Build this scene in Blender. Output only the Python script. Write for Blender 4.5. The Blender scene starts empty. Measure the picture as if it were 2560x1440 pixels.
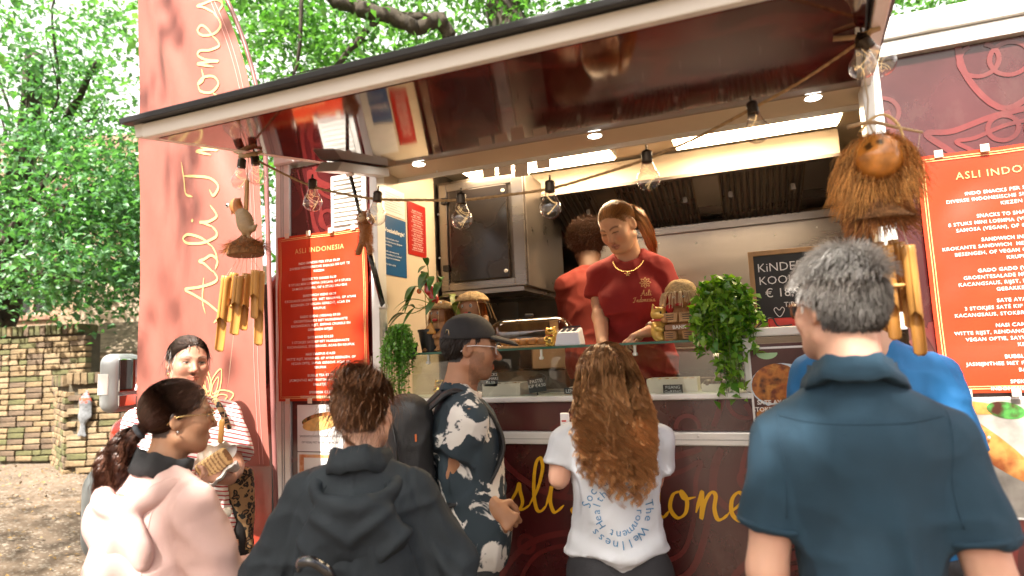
import bpy, bmesh, math, random
import numpy as np
from mathutils import Vector, Matrix
from mathutils.bvhtree import BVHTree

random.seed(7)
RNG = np.random.default_rng(11)
SC = bpy.context.scene
COL = SC.collection

# ---------------------------------------------------------------- camera
FPX, YAW, PITCH, ROLL = 1548.68, 0.361626, 0.107541, -0.0442267   # focal length in photo pixels (2560 wide)
CAM = np.array([0.0, -2.6, 1.6])
_f = np.array([-math.sin(YAW) * math.cos(PITCH), math.cos(YAW) * math.cos(PITCH), math.sin(PITCH)])
_r = np.array([math.cos(YAW), math.sin(YAW), 0.0])
_u = np.cross(_r, _f)
_r2 = _r * math.cos(ROLL) + _u * math.sin(ROLL)
_u2 = -_r * math.sin(ROLL) + _u * math.cos(ROLL)
CM = np.array([_r2, _u2, _f])
cam_data = bpy.data.cameras.new('camera')
cam = bpy.data.objects.new('camera', cam_data)
COL.objects.link(cam)
cam.matrix_world = Matrix(((_r2[0], _u2[0], -_f[0], CAM[0]), (_r2[1], _u2[1], -_f[1], CAM[1]),
                           (_r2[2], _u2[2], -_f[2], CAM[2]), (0, 0, 0, 1)))
cam_data.sensor_width = 36
cam_data.lens = 36 * FPX / 2560
cam_data.clip_start = 0.05
cam_data.clip_end = 500
cam_data.dof.use_dof = True
cam_data.dof.focus_distance = 2.75
cam_data.dof.aperture_fstop = 2.0
SC.camera = cam

# ---------------------------------------------------------------- light
SUN_DIR = np.array([-0.04, -0.80, 1.02])
SUN_DIR = SUN_DIR / np.linalg.norm(SUN_DIR)
SUN_EL = math.asin(SUN_DIR[2])
world = bpy.data.worlds.new('World')
SC.world = world
world.use_nodes = True
wn = world.node_tree.nodes
wl = world.node_tree.links
sky = wn.new('ShaderNodeTexSky')
sky.sky_type = 'NISHITA'
sky.sun_disc = False
sky.sun_elevation = SUN_EL
sky.sun_rotation = math.atan2(SUN_DIR[0], SUN_DIR[1])
sky.air_density = 0.6
sky.dust_density = 10.0
sky.ozone_density = 0.6
wl.new(sky.outputs[0], wn['Background'].inputs[0])
wn['Background'].inputs[1].default_value = 0.085
sun_data = bpy.data.lights.new('sun', 'SUN')
sun_data.energy = 5.0
sun_data.angle = math.radians(0.55)
sun_data.color = (1.0, 0.94, 0.85)
sun = bpy.data.objects.new('sun', sun_data)
COL.objects.link(sun)
sun.rotation_euler = Vector(-SUN_DIR).to_track_quat('-Z', 'Y').to_euler()
SC.view_settings.view_transform = 'Standard'
SC.view_settings.look = 'None'
SC.view_settings.gamma = 1.0
SC.view_settings.exposure = 1.85
SC.cycles.use_denoising = True
SC.cycles.max_bounces = 8
SC.cycles.transparent_max_bounces = 24
SC.cycles.sample_clamp_indirect = 6.0
SC.cycles.caustics_reflective = False
SC.cycles.caustics_refractive = False


# ---------------------------------------------------------------- measuring helpers (photo pixel -> point at a known depth)
def ray(px, py):
    return np.array([(px - 1280) / FPX, -(py - 720) / FPX, 1.0]) @ CM


def atY(px, py, Y):
    d = ray(px, py)
    return CAM + d * (Y - CAM[1]) / d[1]


def atX(px, py, X):
    d = ray(px, py)
    return CAM + d * (X - CAM[0]) / d[0]


def atZ(px, py, Z):
    d = ray(px, py)
    return CAM + d * (Z - CAM[2]) / d[2]


def atd(px, py, D):
    return CAM + ray(px, py) * D


# ---------------------------------------------------------------- scene helpers
OFF = {}


def tag(o, label=None, cat=None, group=None, kind=None):
    if label: o['label'] = label
    if cat: o['category'] = cat
    if group: o['group'] = group
    if kind: o['kind'] = kind
    return o


def thing(name, label, cat, loc=(0, 0, 0), rz=0.0, group=None, world=True):
    """Empty at the thing's base. world=True: the parts are given in world coordinates and moved to local ones."""
    o = bpy.data.objects.new(name, None)
    o.empty_display_size = 0.1
    COL.objects.link(o)
    o.location = loc
    o.rotation_euler = (0, 0, rz)
    OFF[o.name] = np.array(loc, float) if world else np.zeros(3)
    return tag(o, label, cat, group)


def mesh_np(name, V, F, mat=None, parent=None, smooth=True, col=None, kind=None, label=None):
    """V (n,3) array, F list of faces or (m,3|4) array, in the parent's world/local frame."""
    V = np.asarray(V, np.float32).reshape(-1, 3)
    off = OFF.get(parent.name, None) if parent is not None else None
    if off is not None:
        V = V - off.astype(np.float32)
    me = bpy.data.meshes.new(name)
    if isinstance(F, np.ndarray):
        m, k = F.shape
        me.vertices.add(len(V)); me.vertices.foreach_set('co', V.ravel())
        me.loops.add(m * k); me.loops.foreach_set('vertex_index', F.astype(np.int32).ravel())
        me.polygons.add(m)
        me.polygons.foreach_set('loop_start', np.arange(0, m * k, k, dtype=np.int32))
        me.polygons.foreach_set('loop_total', np.full(m, k, np.int32))
        me.update(calc_edges=True)
    else:
        me.from_pydata(V.tolist(), [], F)
        me.update()
    if smooth:
        me.polygons.foreach_set('use_smooth', np.ones(len(me.polygons), bool))
    if col is not None:
        a = me.color_attributes.new('Col', 'FLOAT_COLOR', 'POINT')
        c = np.ones((len(V), 4), np.float32); c[:, :3] = col
        a.data.foreach_set('color', c.ravel())
    if mat: me.materials.append(mat)
    o = bpy.data.objects.new(name, me)
    COL.objects.link(o)
    if parent is not None:
        o.parent = parent
        OFF[o.name] = off if off is not None else np.zeros(3)
    else:
        OFF[o.name] = np.zeros(3)
    if kind: o['kind'] = kind
    if label: o['label'] = label
    return o


class MB:
    """collects simple shapes, builds ONE mesh object"""
    def __init__(s):
        s.v = []; s.f = []

    def add(s, V, F):
        b = len(s.v)
        s.v.extend([tuple(map(float, p)) for p in V])
        s.f.extend([tuple(int(i) + b for i in f) for f in F])
        return s

    def box(s, lo, hi, M=None):
        x0, y0, z0 = lo; x1, y1, z1 = hi
        V = [(x0, y0, z0), (x1, y0, z0), (x1, y1, z0), (x0, y1, z0), (x0, y0, z1), (x1, y0, z1), (x1, y1, z1), (x0, y1, z1)]
        if M is not None: V = [M @ Vector(p) for p in V]
        return s.add(V, [(0, 3, 2, 1), (4, 5, 6, 7), (0, 1, 5, 4), (1, 2, 6, 5), (2, 3, 7, 6), (3, 0, 4, 7)])

    def hexa(s, bot, top):
        """two quads of four points each"""
        return s.add(list(bot) + list(top), [(0, 3, 2, 1), (4, 5, 6, 7), (0, 1, 5, 4), (1, 2, 6, 5), (2, 3, 7, 6), (3, 0, 4, 7)])

    def tube(s, pts, r, n=8, cap=True, closed=False):
        P = np.asarray(pts, float); k = len(P)
        rr = np.full(k, r, float) if np.isscalar(r) else np.asarray(r, float)
        T = np.gradient(P, axis=0) if not closed else (np.roll(P, -1, 0) - np.roll(P, 1, 0))
        T /= np.linalg.norm(T, axis=1)[:, None] + 1e-12
        up = np.array([0, 0, 1.0]) if abs(T[0][2]) < .9 else np.array([1.0, 0, 0])
        V = []
        a = np.cross(T[0], up); a /= np.linalg.norm(a)
        for i in range(k):
            a = a - T[i] * (a @ T[i]); a /= np.linalg.norm(a) + 1e-12
            b = np.cross(T[i], a)
            for j in range(n):
                t = 2 * math.pi * j / n
                V.append(P[i] + rr[i] * (a * math.cos(t) + b * math.sin(t)))
        F = []
        for i in range(k if closed else k - 1):
            i2 = (i + 1) % k
            for j in range(n):
                F.append((i * n + j, i * n + (j + 1) % n, i2 * n + (j + 1) % n, i2 * n + j))
        if cap and not closed:
            F.append(tuple(range(n - 1, -1, -1))); F.append(tuple((k - 1) * n + j for j in range(n)))
        return s.add(V, F)

    def lathe(s, prof, n=24, M=None, c=(0, 0, 0)):
        """prof: list of (radius, z)"""
        V = []; F = []
        for r, z in prof:
            for j in range(n):
                t = 2 * math.pi * j / n
                p = Vector((r * math.cos(t), r * math.sin(t), z))
                if M is not None: p = M @ p
                V.append((p[0] + c[0], p[1] + c[1], p[2] + c[2]))
        for i in range(len(prof) - 1):
            for j in range(n):
                F.append((i * n + j, i * n + (j + 1) % n, (i + 1) * n + (j + 1) % n, (i + 1) * n + j))
        if prof[0][0] > 1e-6: F.append(tuple(range(n - 1, -1, -1)))
        if prof[-1][0] > 1e-6: F.append(tuple((len(prof) - 1) * n + j for j in range(n)))
        return s.add(V, F)

    def build(s, name, mat, parent=None, smooth=False, bevel=0, label=None, kind=None, col=None):
        o = mesh_np(name, s.v, s.f, mat, parent, smooth, col, kind, label)
        if bevel:
            b = o.modifiers.new('bevel', 'BEVEL'); b.width = bevel; b.segments = 2; b.limit_method = 'ANGLE'
            b.harden_normals = False
        return o


def crom(pts, n=8, closed=False):
    """Catmull-Rom through points"""
    P = np.asarray(pts, float)
    if closed: Q = np.vstack([P[-1], P, P[0], P[1]])
    else: Q = np.vstack([2 * P[0] - P[1], P, 2 * P[-1] - P[-2]])
    out = []
    for i in range(1, len(Q) - 2):
        p0, p1, p2, p3 = Q[i - 1], Q[i], Q[i + 1], Q[i + 2]
        for t in np.arange(n) / n:
            out.append(.5 * ((2 * p1) + (-p0 + p2) * t + (2 * p0 - 5 * p1 + 4 * p2 - p3) * t * t + (-p0 + 3 * p1 - 3 * p2 + p3) * t ** 3))
    if not closed: out.append(P[-1])
    return np.array(out)


# ---------------------------------------------------------------- materials
MATS = {}


def mat(name, col=(.5, .5, .5), rough=.5, metal=0.0, var=0.0, vscale=6.0, bump=0.0, bscale=60.0, coat=0.0, spec=.5,
        sheen=0.0, emis=0.0, ecol=None, attr=False, sub=0.0, aniso=0.0, bdetail=4.0, stretch=(1, 1, 1), rvar=0.0, wrk=0.0, wscale=11.0):
    if name in MATS: return MATS[name]
    m = bpy.data.materials.new(name); m.use_nodes = True
    nt = m.node_tree; N = nt.nodes; L = nt.links
    b = N['Principled BSDF']
    b.inputs['Base Color'].default_value = (*col, 1)
    b.inputs['Roughness'].default_value = rough
    b.inputs['Metallic'].default_value = metal
    b.inputs['Specular IOR Level'].default_value = spec
    b.inputs['Coat Weight'].default_value = coat
    b.inputs['Coat Roughness'].default_value = .05
    b.inputs['Sheen Weight'].default_value = sheen
    b.inputs['Anisotropic'].default_value = aniso
    if sub:
        b.inputs['Subsurface Weight'].default_value = sub
        b.inputs['Subsurface Radius'].default_value = (.012, .004, .002)
        b.inputs['Subsurface Scale'].default_value = .6
    if emis:
        b.inputs['Emission Color'].default_value = (*(ecol or col), 1)
        b.inputs['Emission Strength'].default_value = emis
    tc = N.new('ShaderNodeTexCoord')
    mp = N.new('ShaderNodeMapping'); mp.inputs['Scale'].default_value = stretch
    L.new(tc.outputs['Object'], mp.inputs[0])
    csock = None
    if attr:
        a = N.new('ShaderNodeVertexColor'); a.layer_name = 'Col'
        csock = a.outputs[0]
    if var:
        n = N.new('ShaderNodeTexNoise'); n.inputs['Scale'].default_value = vscale; n.inputs['Detail'].default_value = 5
        L.new(mp.outputs[0], n.inputs[0])
        mr = N.new('ShaderNodeMapRange'); mr.inputs[1].default_value = .3; mr.inputs[2].default_value = .7
        mr.inputs[3].default_value = 1 - var; mr.inputs[4].default_value = 1 + var
        L.new(n.outputs[0], mr.inputs[0])
        mx = N.new('ShaderNodeMix'); mx.data_type = 'RGBA'; mx.blend_type = 'MULTIPLY'
        mx.inputs[0].default_value = 1; mx.clamp_result = False
        if csock: L.new(csock, mx.inputs[6])
        else: mx.inputs[6].default_value = (*col, 1)
        L.new(mr.outputs[0], mx.inputs[7])
        csock = mx.outputs[2]
        if rvar:
            m2 = N.new('ShaderNodeMapRange'); m2.inputs[1].default_value = .3; m2.inputs[2].default_value = .7
            m2.inputs[3].default_value = max(0, rough - rvar); m2.inputs[4].default_value = rough + rvar
            L.new(n.outputs[0], m2.inputs[0]); L.new(m2.outputs[0], b.inputs['Roughness'])
    if csock: L.new(csock, b.inputs['Base Color'])
    if bump:
        n = N.new('ShaderNodeTexNoise'); n.inputs['Scale'].default_value = bscale; n.inputs['Detail'].default_value = bdetail
        L.new(mp.outputs[0], n.inputs[0])
        bp = N.new('ShaderNodeBump'); bp.inputs['Strength'].default_value = bump; bp.inputs['Distance'].default_value = .01
        L.new(n.outputs[0], bp.inputs['Height']); L.new(bp.outputs[0], b.inputs['Normal'])
        if wrk:
            w = N.new('ShaderNodeTexNoise'); w.noise_type = 'RIDGED_MULTIFRACTAL'; w.inputs['Scale'].default_value = wscale; w.inputs['Detail'].default_value = 2.0
            w.inputs['Distortion'].default_value = .8
            mp2 = N.new('ShaderNodeMapping'); mp2.inputs['Scale'].default_value = (1, 1, .65); mp2.inputs['Rotation'].default_value = (.3, .5, .2); L.new(tc.outputs['Object'], mp2.inputs[0]); L.new(mp2.outputs[0], w.inputs[0])
            b2 = N.new('ShaderNodeBump'); b2.inputs['Strength'].default_value = wrk; b2.inputs['Distance'].default_value = .012
            L.new(w.outputs[0], b2.inputs['Height']); L.new(b2.outputs[0], bp.inputs['Normal'])
    MATS[name] = m
    return m


def leaf_mat(name, col, col2, trans=.4, rough=.45):
    if name in MATS: return MATS[name]
    m = bpy.data.materials.new(name); m.use_nodes = True
    nt = m.node_tree; N = nt.nodes; L = nt.links
    N.remove(N['Principled BSDF'])
    at = N.new('ShaderNodeVertexColor'); at.layer_name = 'Col'
    mx = N.new('ShaderNodeMix'); mx.data_type = 'RGBA'
    sp = N.new('ShaderNodeSeparateColor'); L.new(at.outputs[0], sp.inputs[0])
    L.new(sp.outputs[0], mx.inputs[0]); mx.inputs[6].default_value = (*col, 1); mx.inputs[7].default_value = (*col2, 1)
    d = N.new('ShaderNodeBsdfDiffuse'); t = N.new('ShaderNodeBsdfTranslucent'); g = N.new('ShaderNodeBsdfGlossy')
    g.inputs['Roughness'].default_value = rough; g.inputs['Color'].default_value = (1, 1, 1, 1)
    L.new(mx.outputs[2], d.inputs[0])
    tb = N.new('ShaderNodeMix'); tb.data_type = 'RGBA'; tb.blend_type = 'MULTIPLY'; tb.inputs[0].default_value = 1
    tb.clamp_result = False
    L.new(mx.outputs[2], tb.inputs[6]); tb.inputs[7].default_value = (1.5, 1.7, .7, 1)
    L.new(tb.outputs[2], t.inputs[0])
    m1 = N.new('ShaderNodeMixShader'); m1.inputs[0].default_value = trans
    L.new(d.outputs[0], m1.inputs[1]); L.new(t.outputs[0], m1.inputs[2])
    m2 = N.new('ShaderNodeMixShader'); m2.inputs[0].default_value = .05
    L.new(m1.outputs[0], m2.inputs[1]); L.new(g.outputs[0], m2.inputs[2])
    L.new(m2.outputs[0], N['Material Output'].inputs[0])
    MATS[name] = m
    return m


def glass_mat(name, tint=(1, 1, 1), rough=.0, ior=1.5, boost=0.0):
    """thin clear pane: see-through with mirror-like reflection at grazing angles"""
    if name in MATS: return MATS[name]
    m = bpy.data.materials.new(name); m.use_nodes = True
    nt = m.node_tree; N = nt.nodes; L = nt.links
    N.remove(N['Principled BSDF'])
    t = N.new('ShaderNodeBsdfTransparent'); t.inputs[0].default_value = (*tint, 1)
    g = N.new('ShaderNodeBsdfGlossy'); g.inputs['Roughness'].default_value = rough
    lw = N.new('ShaderNodeLayerWeight'); lw.inputs[0].default_value = .5
    pw = N.new('ShaderNodeMath'); pw.operation = 'POWER'; pw.inputs[1].default_value = 3.0; L.new(lw.outputs['Facing'], pw.inputs[0])
    ad = N.new('ShaderNodeMath'); ad.operation = 'MULTIPLY_ADD'; ad.inputs[1].default_value = .85; ad.inputs[2].default_value = .03 + boost; ad.use_clamp = True
    L.new(pw.outputs[0], ad.inputs[0])
    mx = N.new('ShaderNodeMixShader'); L.new(ad.outputs[0], mx.inputs[0])
    L.new(t.outputs[0], mx.inputs[1]); L.new(g.outputs[0], mx.inputs[2])
    L.new(mx.outputs[0], N['Material Output'].inputs[0])
    MATS[name] = m
    return m


def nodes_of(m):
    return m.node_tree.nodes, m.node_tree.links, m.node_tree.nodes['Principled BSDF']


def ramp_mix(m, fac, c1, c2):
    N, L, b = nodes_of(m)
    mx = N.new('ShaderNodeMix'); mx.data_type = 'RGBA'
    L.new(fac, mx.inputs[0])
    for i, c in ((6, c1), (7, c2)):
        if hasattr(c, 'links'): L.new(c, mx.inputs[i])
        else: mx.inputs[i].default_value = (*c, 1)
    return mx.outputs[2]


def thresh(m, sock, lo, hi):
    N, L, b = nodes_of(m)
    r = N.new('ShaderNodeMapRange'); r.inputs[1].default_value = lo; r.inputs[2].default_value = hi
    L.new(sock, r.inputs[0])
    return r.outputs[0]


# ---------------------------------------------------------------- flat print: text and script strokes
def text_geo(s, size=.1, space=1.0, align='CENTER', bold=0.0, line=1.0, shear=0.0):
    cu = bpy.data.curves.new('t', 'FONT'); cu.body = s; cu.size = size; cu.space_character = space
    cu.align_x = align; cu.offset = bold * size; cu.resolution_u = 2; cu.space_line = line; cu.shear = shear
    o = bpy.data.objects.new('t', cu); COL.objects.link(o)
    dg = bpy.context.evaluated_depsgraph_get(); dg.update()
    me = o.evaluated_get(dg).to_mesh()
    V = np.array([v.co[:2] for v in me.vertices]).reshape(-1, 2); F = [tuple(p.vertices) for p in me.polygons]
    o.evaluated_get(dg).to_mesh_clear()
    bpy.data.objects.remove(o); bpy.data.curves.remove(cu)
    return V, F


class Print:
    """flat print in (u,v) metres, later mapped on a surface by fn(u,v)->xyz"""
    def __init__(s): s.v = []; s.f = []; s.l = []; s.n = 0

    def add(s, V, F):
        b = len(s.v); s.v.extend([tuple(p[:2]) for p in V]); s.f.extend([tuple(i + b for i in f) for f in F])
        s.l.extend([s.n % 23] * len(V)); s.n += 1

    def text(s, txt, u, v, size, **k):
        V, F = text_geo(txt, size, **k)
        if len(V): s.add(V + np.array([u, v]), F)

    def stroke(s, pts, w, n=6, pen=None, clip=None, closed=False, thin=.35):
        P = crom(pts, n, closed)
        if closed: P = np.vstack([P, P[:1]])
        T = np.gradient(P, axis=0); T /= np.linalg.norm(T, axis=1)[:, None] + 1e-9
        Nn = np.stack([-T[:, 1], T[:, 0]], 1)
        if pen is None: ww = np.full(len(P), w)
        else: ww = w * (thin + (1 - thin) * np.abs(Nn @ np.array([math.cos(pen), math.sin(pen)])))
        if not closed:
            e = np.minimum(np.arange(len(P)), np.arange(len(P))[::-1]) / max(1, n * .7)
            ww = ww * np.clip(.35 + e, 0, 1)
        A = P + Nn * ww[:, None] / 2; B = P - Nn * ww[:, None] / 2
        F = []
        for i in range(len(P) - 1):
            c = (P[i] + P[i + 1]) / 2
            if clip and not (clip[0] < c[0] < clip[1] and clip[2] < c[1] < clip[3]): continue
            F.append((2 * i, 2 * i + 1, 2 * i + 3, 2 * i + 2))
        V = np.empty((2 * len(P), 2)); V[0::2] = A; V[1::2] = B
        s.add(V, F)
        s.l[-len(V):] = [s.l[-1] + .12 * (i // 2) for i in range(len(V))]

    def poly(s, pts):
        s.add(pts, [tuple(range(len(pts)))])

    def rect(s, u0, v0, u1, v1): s.poly([(u0, v0), (u1, v0), (u1, v1), (u0, v1)])

    def disc(s, u, v, r, n=16): s.poly([(u + r * math.cos(2 * math.pi * i / n), v + r * math.sin(2 * math.pi * i / n)) for i in range(n)])

    def build(s, name, m, parent, fn, label=None, kind=None, nrm=(0, -1, 0)):
        UV = np.array(s.v).reshape(-1, 2); R_ = fn(UV[:, 0], UV[:, 1])
        V = (R_ if isinstance(R_, np.ndarray) and R_.ndim == 2 else np.stack([np.broadcast_to(np.asarray(c, float), len(UV)) for c in R_], 1)) + np.array(s.l)[:, None] * 4e-5 * np.asarray(nrm, float)
        return mesh_np(name, V, s.f, m, parent, smooth=False, label=label, kind=kind)


# ---------------------------------------------------------------- numpy noise
def _hash(ix, iy, iz):
    h = (ix.astype(np.int64) * 374761393 + iy.astype(np.int64) * 668265263 + iz.astype(np.int64) * 1442695041) & 0xffffffff
    h = ((h ^ (h >> 13)) * 1274126177) & 0xffffffff
    return ((h ^ (h >> 16)) & 0xffff) / 32767.5 - 1.0


def vnoise(p):
    i = np.floor(p).astype(np.int64); f = p - i
    f = f * f * (3 - 2 * f)
    r = 0
    for dx in (0, 1):
        wx = f[:, 0] if dx else 1 - f[:, 0]
        for dy in (0, 1):
            wy = f[:, 1] if dy else 1 - f[:, 1]
            for dz in (0, 1):
                wz = f[:, 2] if dz else 1 - f[:, 2]
                r = r + wx * wy * wz * _hash(i[:, 0] + dx, i[:, 1] + dy, i[:, 2] + dz)
    return r


def fbm(p, o=3):
    r = 0; a = 1.0
    for k in range(o):
        r = r + a * vnoise(p * (2 ** k) + 17.3 * k); a *= .5
    return r


# ---------------------------------------------------------------- implicit surfaces (one continuous skin)
def _u3(v):
    v = np.asarray(v, float); return v / (np.linalg.norm(v) + 1e-12)


class Sdf:
    def __init__(s): s.ops = []

    def _add(s, f, lo, hi, k, mode): s.ops.append((f, np.asarray(lo, float), np.asarray(hi, float), k, mode)); return s

    def cap(s, a, b, r1, r2=None, k=.02, mode='u', e=None, sq=1.0):
        """tapered capsule; cross-section scaled by sq along unit vector e"""
        a = np.asarray(a, float); b = np.asarray(b, float); r2 = r1 if r2 is None else r2
        ab = b - a; l2 = ab @ ab + 1e-12
        ee = None if e is None else _u3(e)

        def f(x, y, z):
            px, py, pz = x - a[0], y - a[1], z - a[2]
            t = np.clip((px * ab[0] + py * ab[1] + pz * ab[2]) / l2, 0, 1)
            qx, qy, qz = px - t * ab[0], py - t * ab[1], pz - t * ab[2]
            if ee is not None:
                d = (qx * ee[0] + qy * ee[1] + qz * ee[2]) * (1 / sq - 1)
                qx, qy, qz = qx + d * ee[0], qy + d * ee[1], qz + d * ee[2]
            return (np.sqrt(qx * qx + qy * qy + qz * qz) - (r1 + (r2 - r1) * t)) * (min(1, sq) if ee is not None else 1)
        m = max(r1, r2) * max(1, sq)
        return s._add(f, np.minimum(a, b) - m, np.maximum(a, b) + m, k, mode)

    def chain(s, pts, rs, k=.02, mode='u', **kw):
        for i in range(len(pts) - 1): s.cap(pts[i], pts[i + 1], rs[i], rs[i + 1], k, mode, **kw)
        return s

    def ell(s, c, r, R=None, k=.02, mode='u'):
        c = np.asarray(c, float); r = np.asarray(r, float) * np.ones(3)
        Rm = np.eye(3) if R is None else np.asarray(R, float)     # columns = axes

        def f(x, y, z):
            px, py, pz = x - c[0], y - c[1], z - c[2]
            q = [(px * Rm[0, i] + py * Rm[1, i] + pz * Rm[2, i]) / r[i] for i in range(3)]
            k0 = np.sqrt(q[0] ** 2 + q[1] ** 2 + q[2] ** 2)
            k1 = np.sqrt((q[0] / r[0]) ** 2 + (q[1] / r[1]) ** 2 + (q[2] / r[2]) ** 2)
            return k0 * (k0 - 1) / (k1 + 1e-9)
        m = r.max() if R is not None else r
        return s._add(f, c - m, c + m, k, mode)

    def box(s, c, h, R=None, rnd=.01, k=.01, mode='u'):
        c = np.asarray(c, float); h = np.asarray(h, float) - rnd
        Rm = np.eye(3) if R is None else np.asarray(R, float)

        def f(x, y, z):
            px, py, pz = x - c[0], y - c[1], z - c[2]
            q = [np.abs(px * Rm[0, i] + py * Rm[1, i] + pz * Rm[2, i]) - h[i] for i in range(3)]
            o = np.sqrt(np.maximum(q[0], 0) ** 2 + np.maximum(q[1], 0) ** 2 + np.maximum(q[2], 0) ** 2)
            return o + np.minimum(np.maximum(q[0], np.maximum(q[1], q[2])), 0) - rnd
        m = np.linalg.norm(h) + rnd if R is not None else h + rnd
        return s._add(f, c - m, c + m, k, mode)

    def cut(s, p, n, k=.004):
        """remove the half space on the side n points to"""
        p = np.asarray(p, float); n = _u3(n)
        return s._add(lambda x, y, z: -((x - p[0]) * n[0] + (y - p[1]) * n[1] + (z - p[2]) * n[2]), [-9] * 3, [9] * 3, k, 's')

    def value(s, P):
        x, y, z = P[:, 0], P[:, 1], P[:, 2]
        D = np.full(len(P), 9.0)
        for f, lo, hi, k, mode in s.ops: D = _blend(D, f(x, y, z), k, mode)
        return D

    def mesh(s, h=.01, fine=(), smooth=2, pad=.02, lo=None, hi=None):
        us = [o for o in s.ops if o[4] == 'u']
        L = np.min([o[1] for o in us], 0) - pad if lo is None else np.asarray(lo, float)
        H = np.max([o[2] for o in us], 0) + pad if hi is None else np.asarray(hi, float)
        ax = []
        for a in range(3):
            t = L[a]; arr = [t]
            while t < H[a]:
                st = h
                for fl, fh, fs in fine:
                    if fl[a] - 1e-6 <= t <= fh[a]: st = min(st, fs)
                    elif t < fl[a] < t + st: st = max(fl[a] - t, fs * .5)
                t += st; arr.append(t)
            ax.append(np.array(arr, np.float32))
        D = np.full([len(a) for a in ax], 1.0, np.float32)
        for f, l, hh, k, mode in s.ops:
            i0 = [max(0, np.searchsorted(ax[a], l[a] - k - 2 * h) - 1) for a in range(3)]
            i1 = [np.searchsorted(ax[a], hh[a] + k + 2 * h) + 1 for a in range(3)]
            x = ax[0][i0[0]:i1[0], None, None]; y = ax[1][None, i0[1]:i1[1], None]; z = ax[2][None, None, i0[2]:i1[2]]
            if 0 in (x.size, y.size, z.size): continue
            sl = (slice(i0[0], i1[0]), slice(i0[1], i1[1]), slice(i0[2], i1[2]))
            D[sl] = _blend(D[sl], f(x, y, z), k, mode)
        return surface_nets(D, ax, smooth)


def _blend(D, d, k, mode):
    k = max(k, 1e-5)
    if mode == 'u':
        h = np.clip(.5 + .5 * (D - d) / k, 0, 1)
        return D + (d - D) * h - k * h * (1 - h)
    d = -d
    h = np.clip(.5 + .5 * (d - D) / k, 0, 1)
    return D + (d - D) * h + k * h * (1 - h)


def surface_nets(D, ax, smooth=2):
    S = D < 0
    c = [S[i:S.shape[0] - 1 + i, j:S.shape[1] - 1 + j, k:S.shape[2] - 1 + k] for i in (0, 1) for j in (0, 1) for k in (0, 1)]
    anyc = c[0].copy(); allc = c[0].copy()
    for q in c[1:]: anyc |= q; allc &= q
    act = anyc & ~allc
    I = np.argwhere(act)
    if len(I) == 0: return np.zeros((0, 3)), np.zeros((0, 4), int)
    idx = np.full(act.shape, -1, np.int64); idx[act] = np.arange(len(I))
    acc = np.zeros((len(I), 3)); cnt = np.zeros(len(I))
    corners = [(i, j, k) for i in (0, 1) for j in (0, 1) for k in (0, 1)]
    for a in corners:
        for axx in range(3):
            if a[axx] == 1: continue
            b = list(a); b[axx] = 1
            ia = I + np.array(a); ib = I + np.array(b)
            da = D[ia[:, 0], ia[:, 1], ia[:, 2]]; db = D[ib[:, 0], ib[:, 1], ib[:, 2]]
            m = (da < 0) != (db < 0)
            t = np.where(m, da / np.where(m, da - db, 1), 0)
            pa = np.stack([ax[q][ia[:, q]] for q in range(3)], 1); pb = np.stack([ax[q][ib[:, q]] for q in range(3)], 1)
            acc += np.where(m[:, None], pa + t[:, None] * (pb - pa), 0); cnt += m
    V = acc / cnt[:, None]
    F = []
    n = D.shape
    for axx in range(3):
        o = [q for q in range(3) if q != axx]
        sl0 = [slice(None)] * 3; sl1 = [slice(None)] * 3
        sl0[axx] = slice(0, n[axx] - 1); sl1[axx] = slice(1, n[axx])
        for q in o: sl0[q] = slice(1, n[q] - 1); sl1[q] = slice(1, n[q] - 1)
        s0 = S[tuple(sl0)]; s1 = S[tuple(sl1)]
        E = np.argwhere(s0 != s1)
        if len(E) == 0: continue
        flip = s0[E[:, 0], E[:, 1], E[:, 2]]
        E = E.copy()
        for q in o: E[:, q] += 1
        u = np.zeros(3, int); u[o[0]] = 1; w = np.zeros(3, int); w[o[1]] = 1
        q = [idx[tuple((E - d).T)] for d in (u * 0, u, u + w, w)]
        Q = np.stack(q, 1)
        if axx == 1: flip = ~flip
        Q[~flip] = Q[~flip][:, ::-1]
        F.append(Q)
    F = np.vstack(F)
    F = F[:, ::-1] if _outward(V, F) < 0 else F
    return lap(V, F, smooth), F


def _outward(V, F):
    a = V[F[:, 0]]; n = np.cross(V[F[:, 2]] - a, V[F[:, 3]] - V[F[:, 1]])
    return np.sum(n * (a - V.mean(0)))


def lap(V, F, it, lam=.5):
    e = np.vstack([F[:, [0, 1]], F[:, [1, 2]], F[:, [2, 3]], F[:, [3, 0]]])
    for _ in range(it):
        s = np.zeros_like(V); c = np.zeros(len(V))
        np.add.at(s, e[:, 0], V[e[:, 1]]); np.add.at(c, e[:, 0], 1)
        np.add.at(s, e[:, 1], V[e[:, 0]]); np.add.at(c, e[:, 1], 1)
        V = V + lam * (s / np.maximum(c, 1)[:, None] - V)
    return V


def vnormals(V, F):
    a = V[F[:, 0]]; n = np.cross(V[F[:, 2]] - a, V[F[:, 3]] - V[F[:, 1]])
    N = np.zeros_like(V)
    for i in range(F.shape[1]): np.add.at(N, F[:, i], n)
    return N / (np.linalg.norm(N, axis=1)[:, None] + 1e-12)


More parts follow.
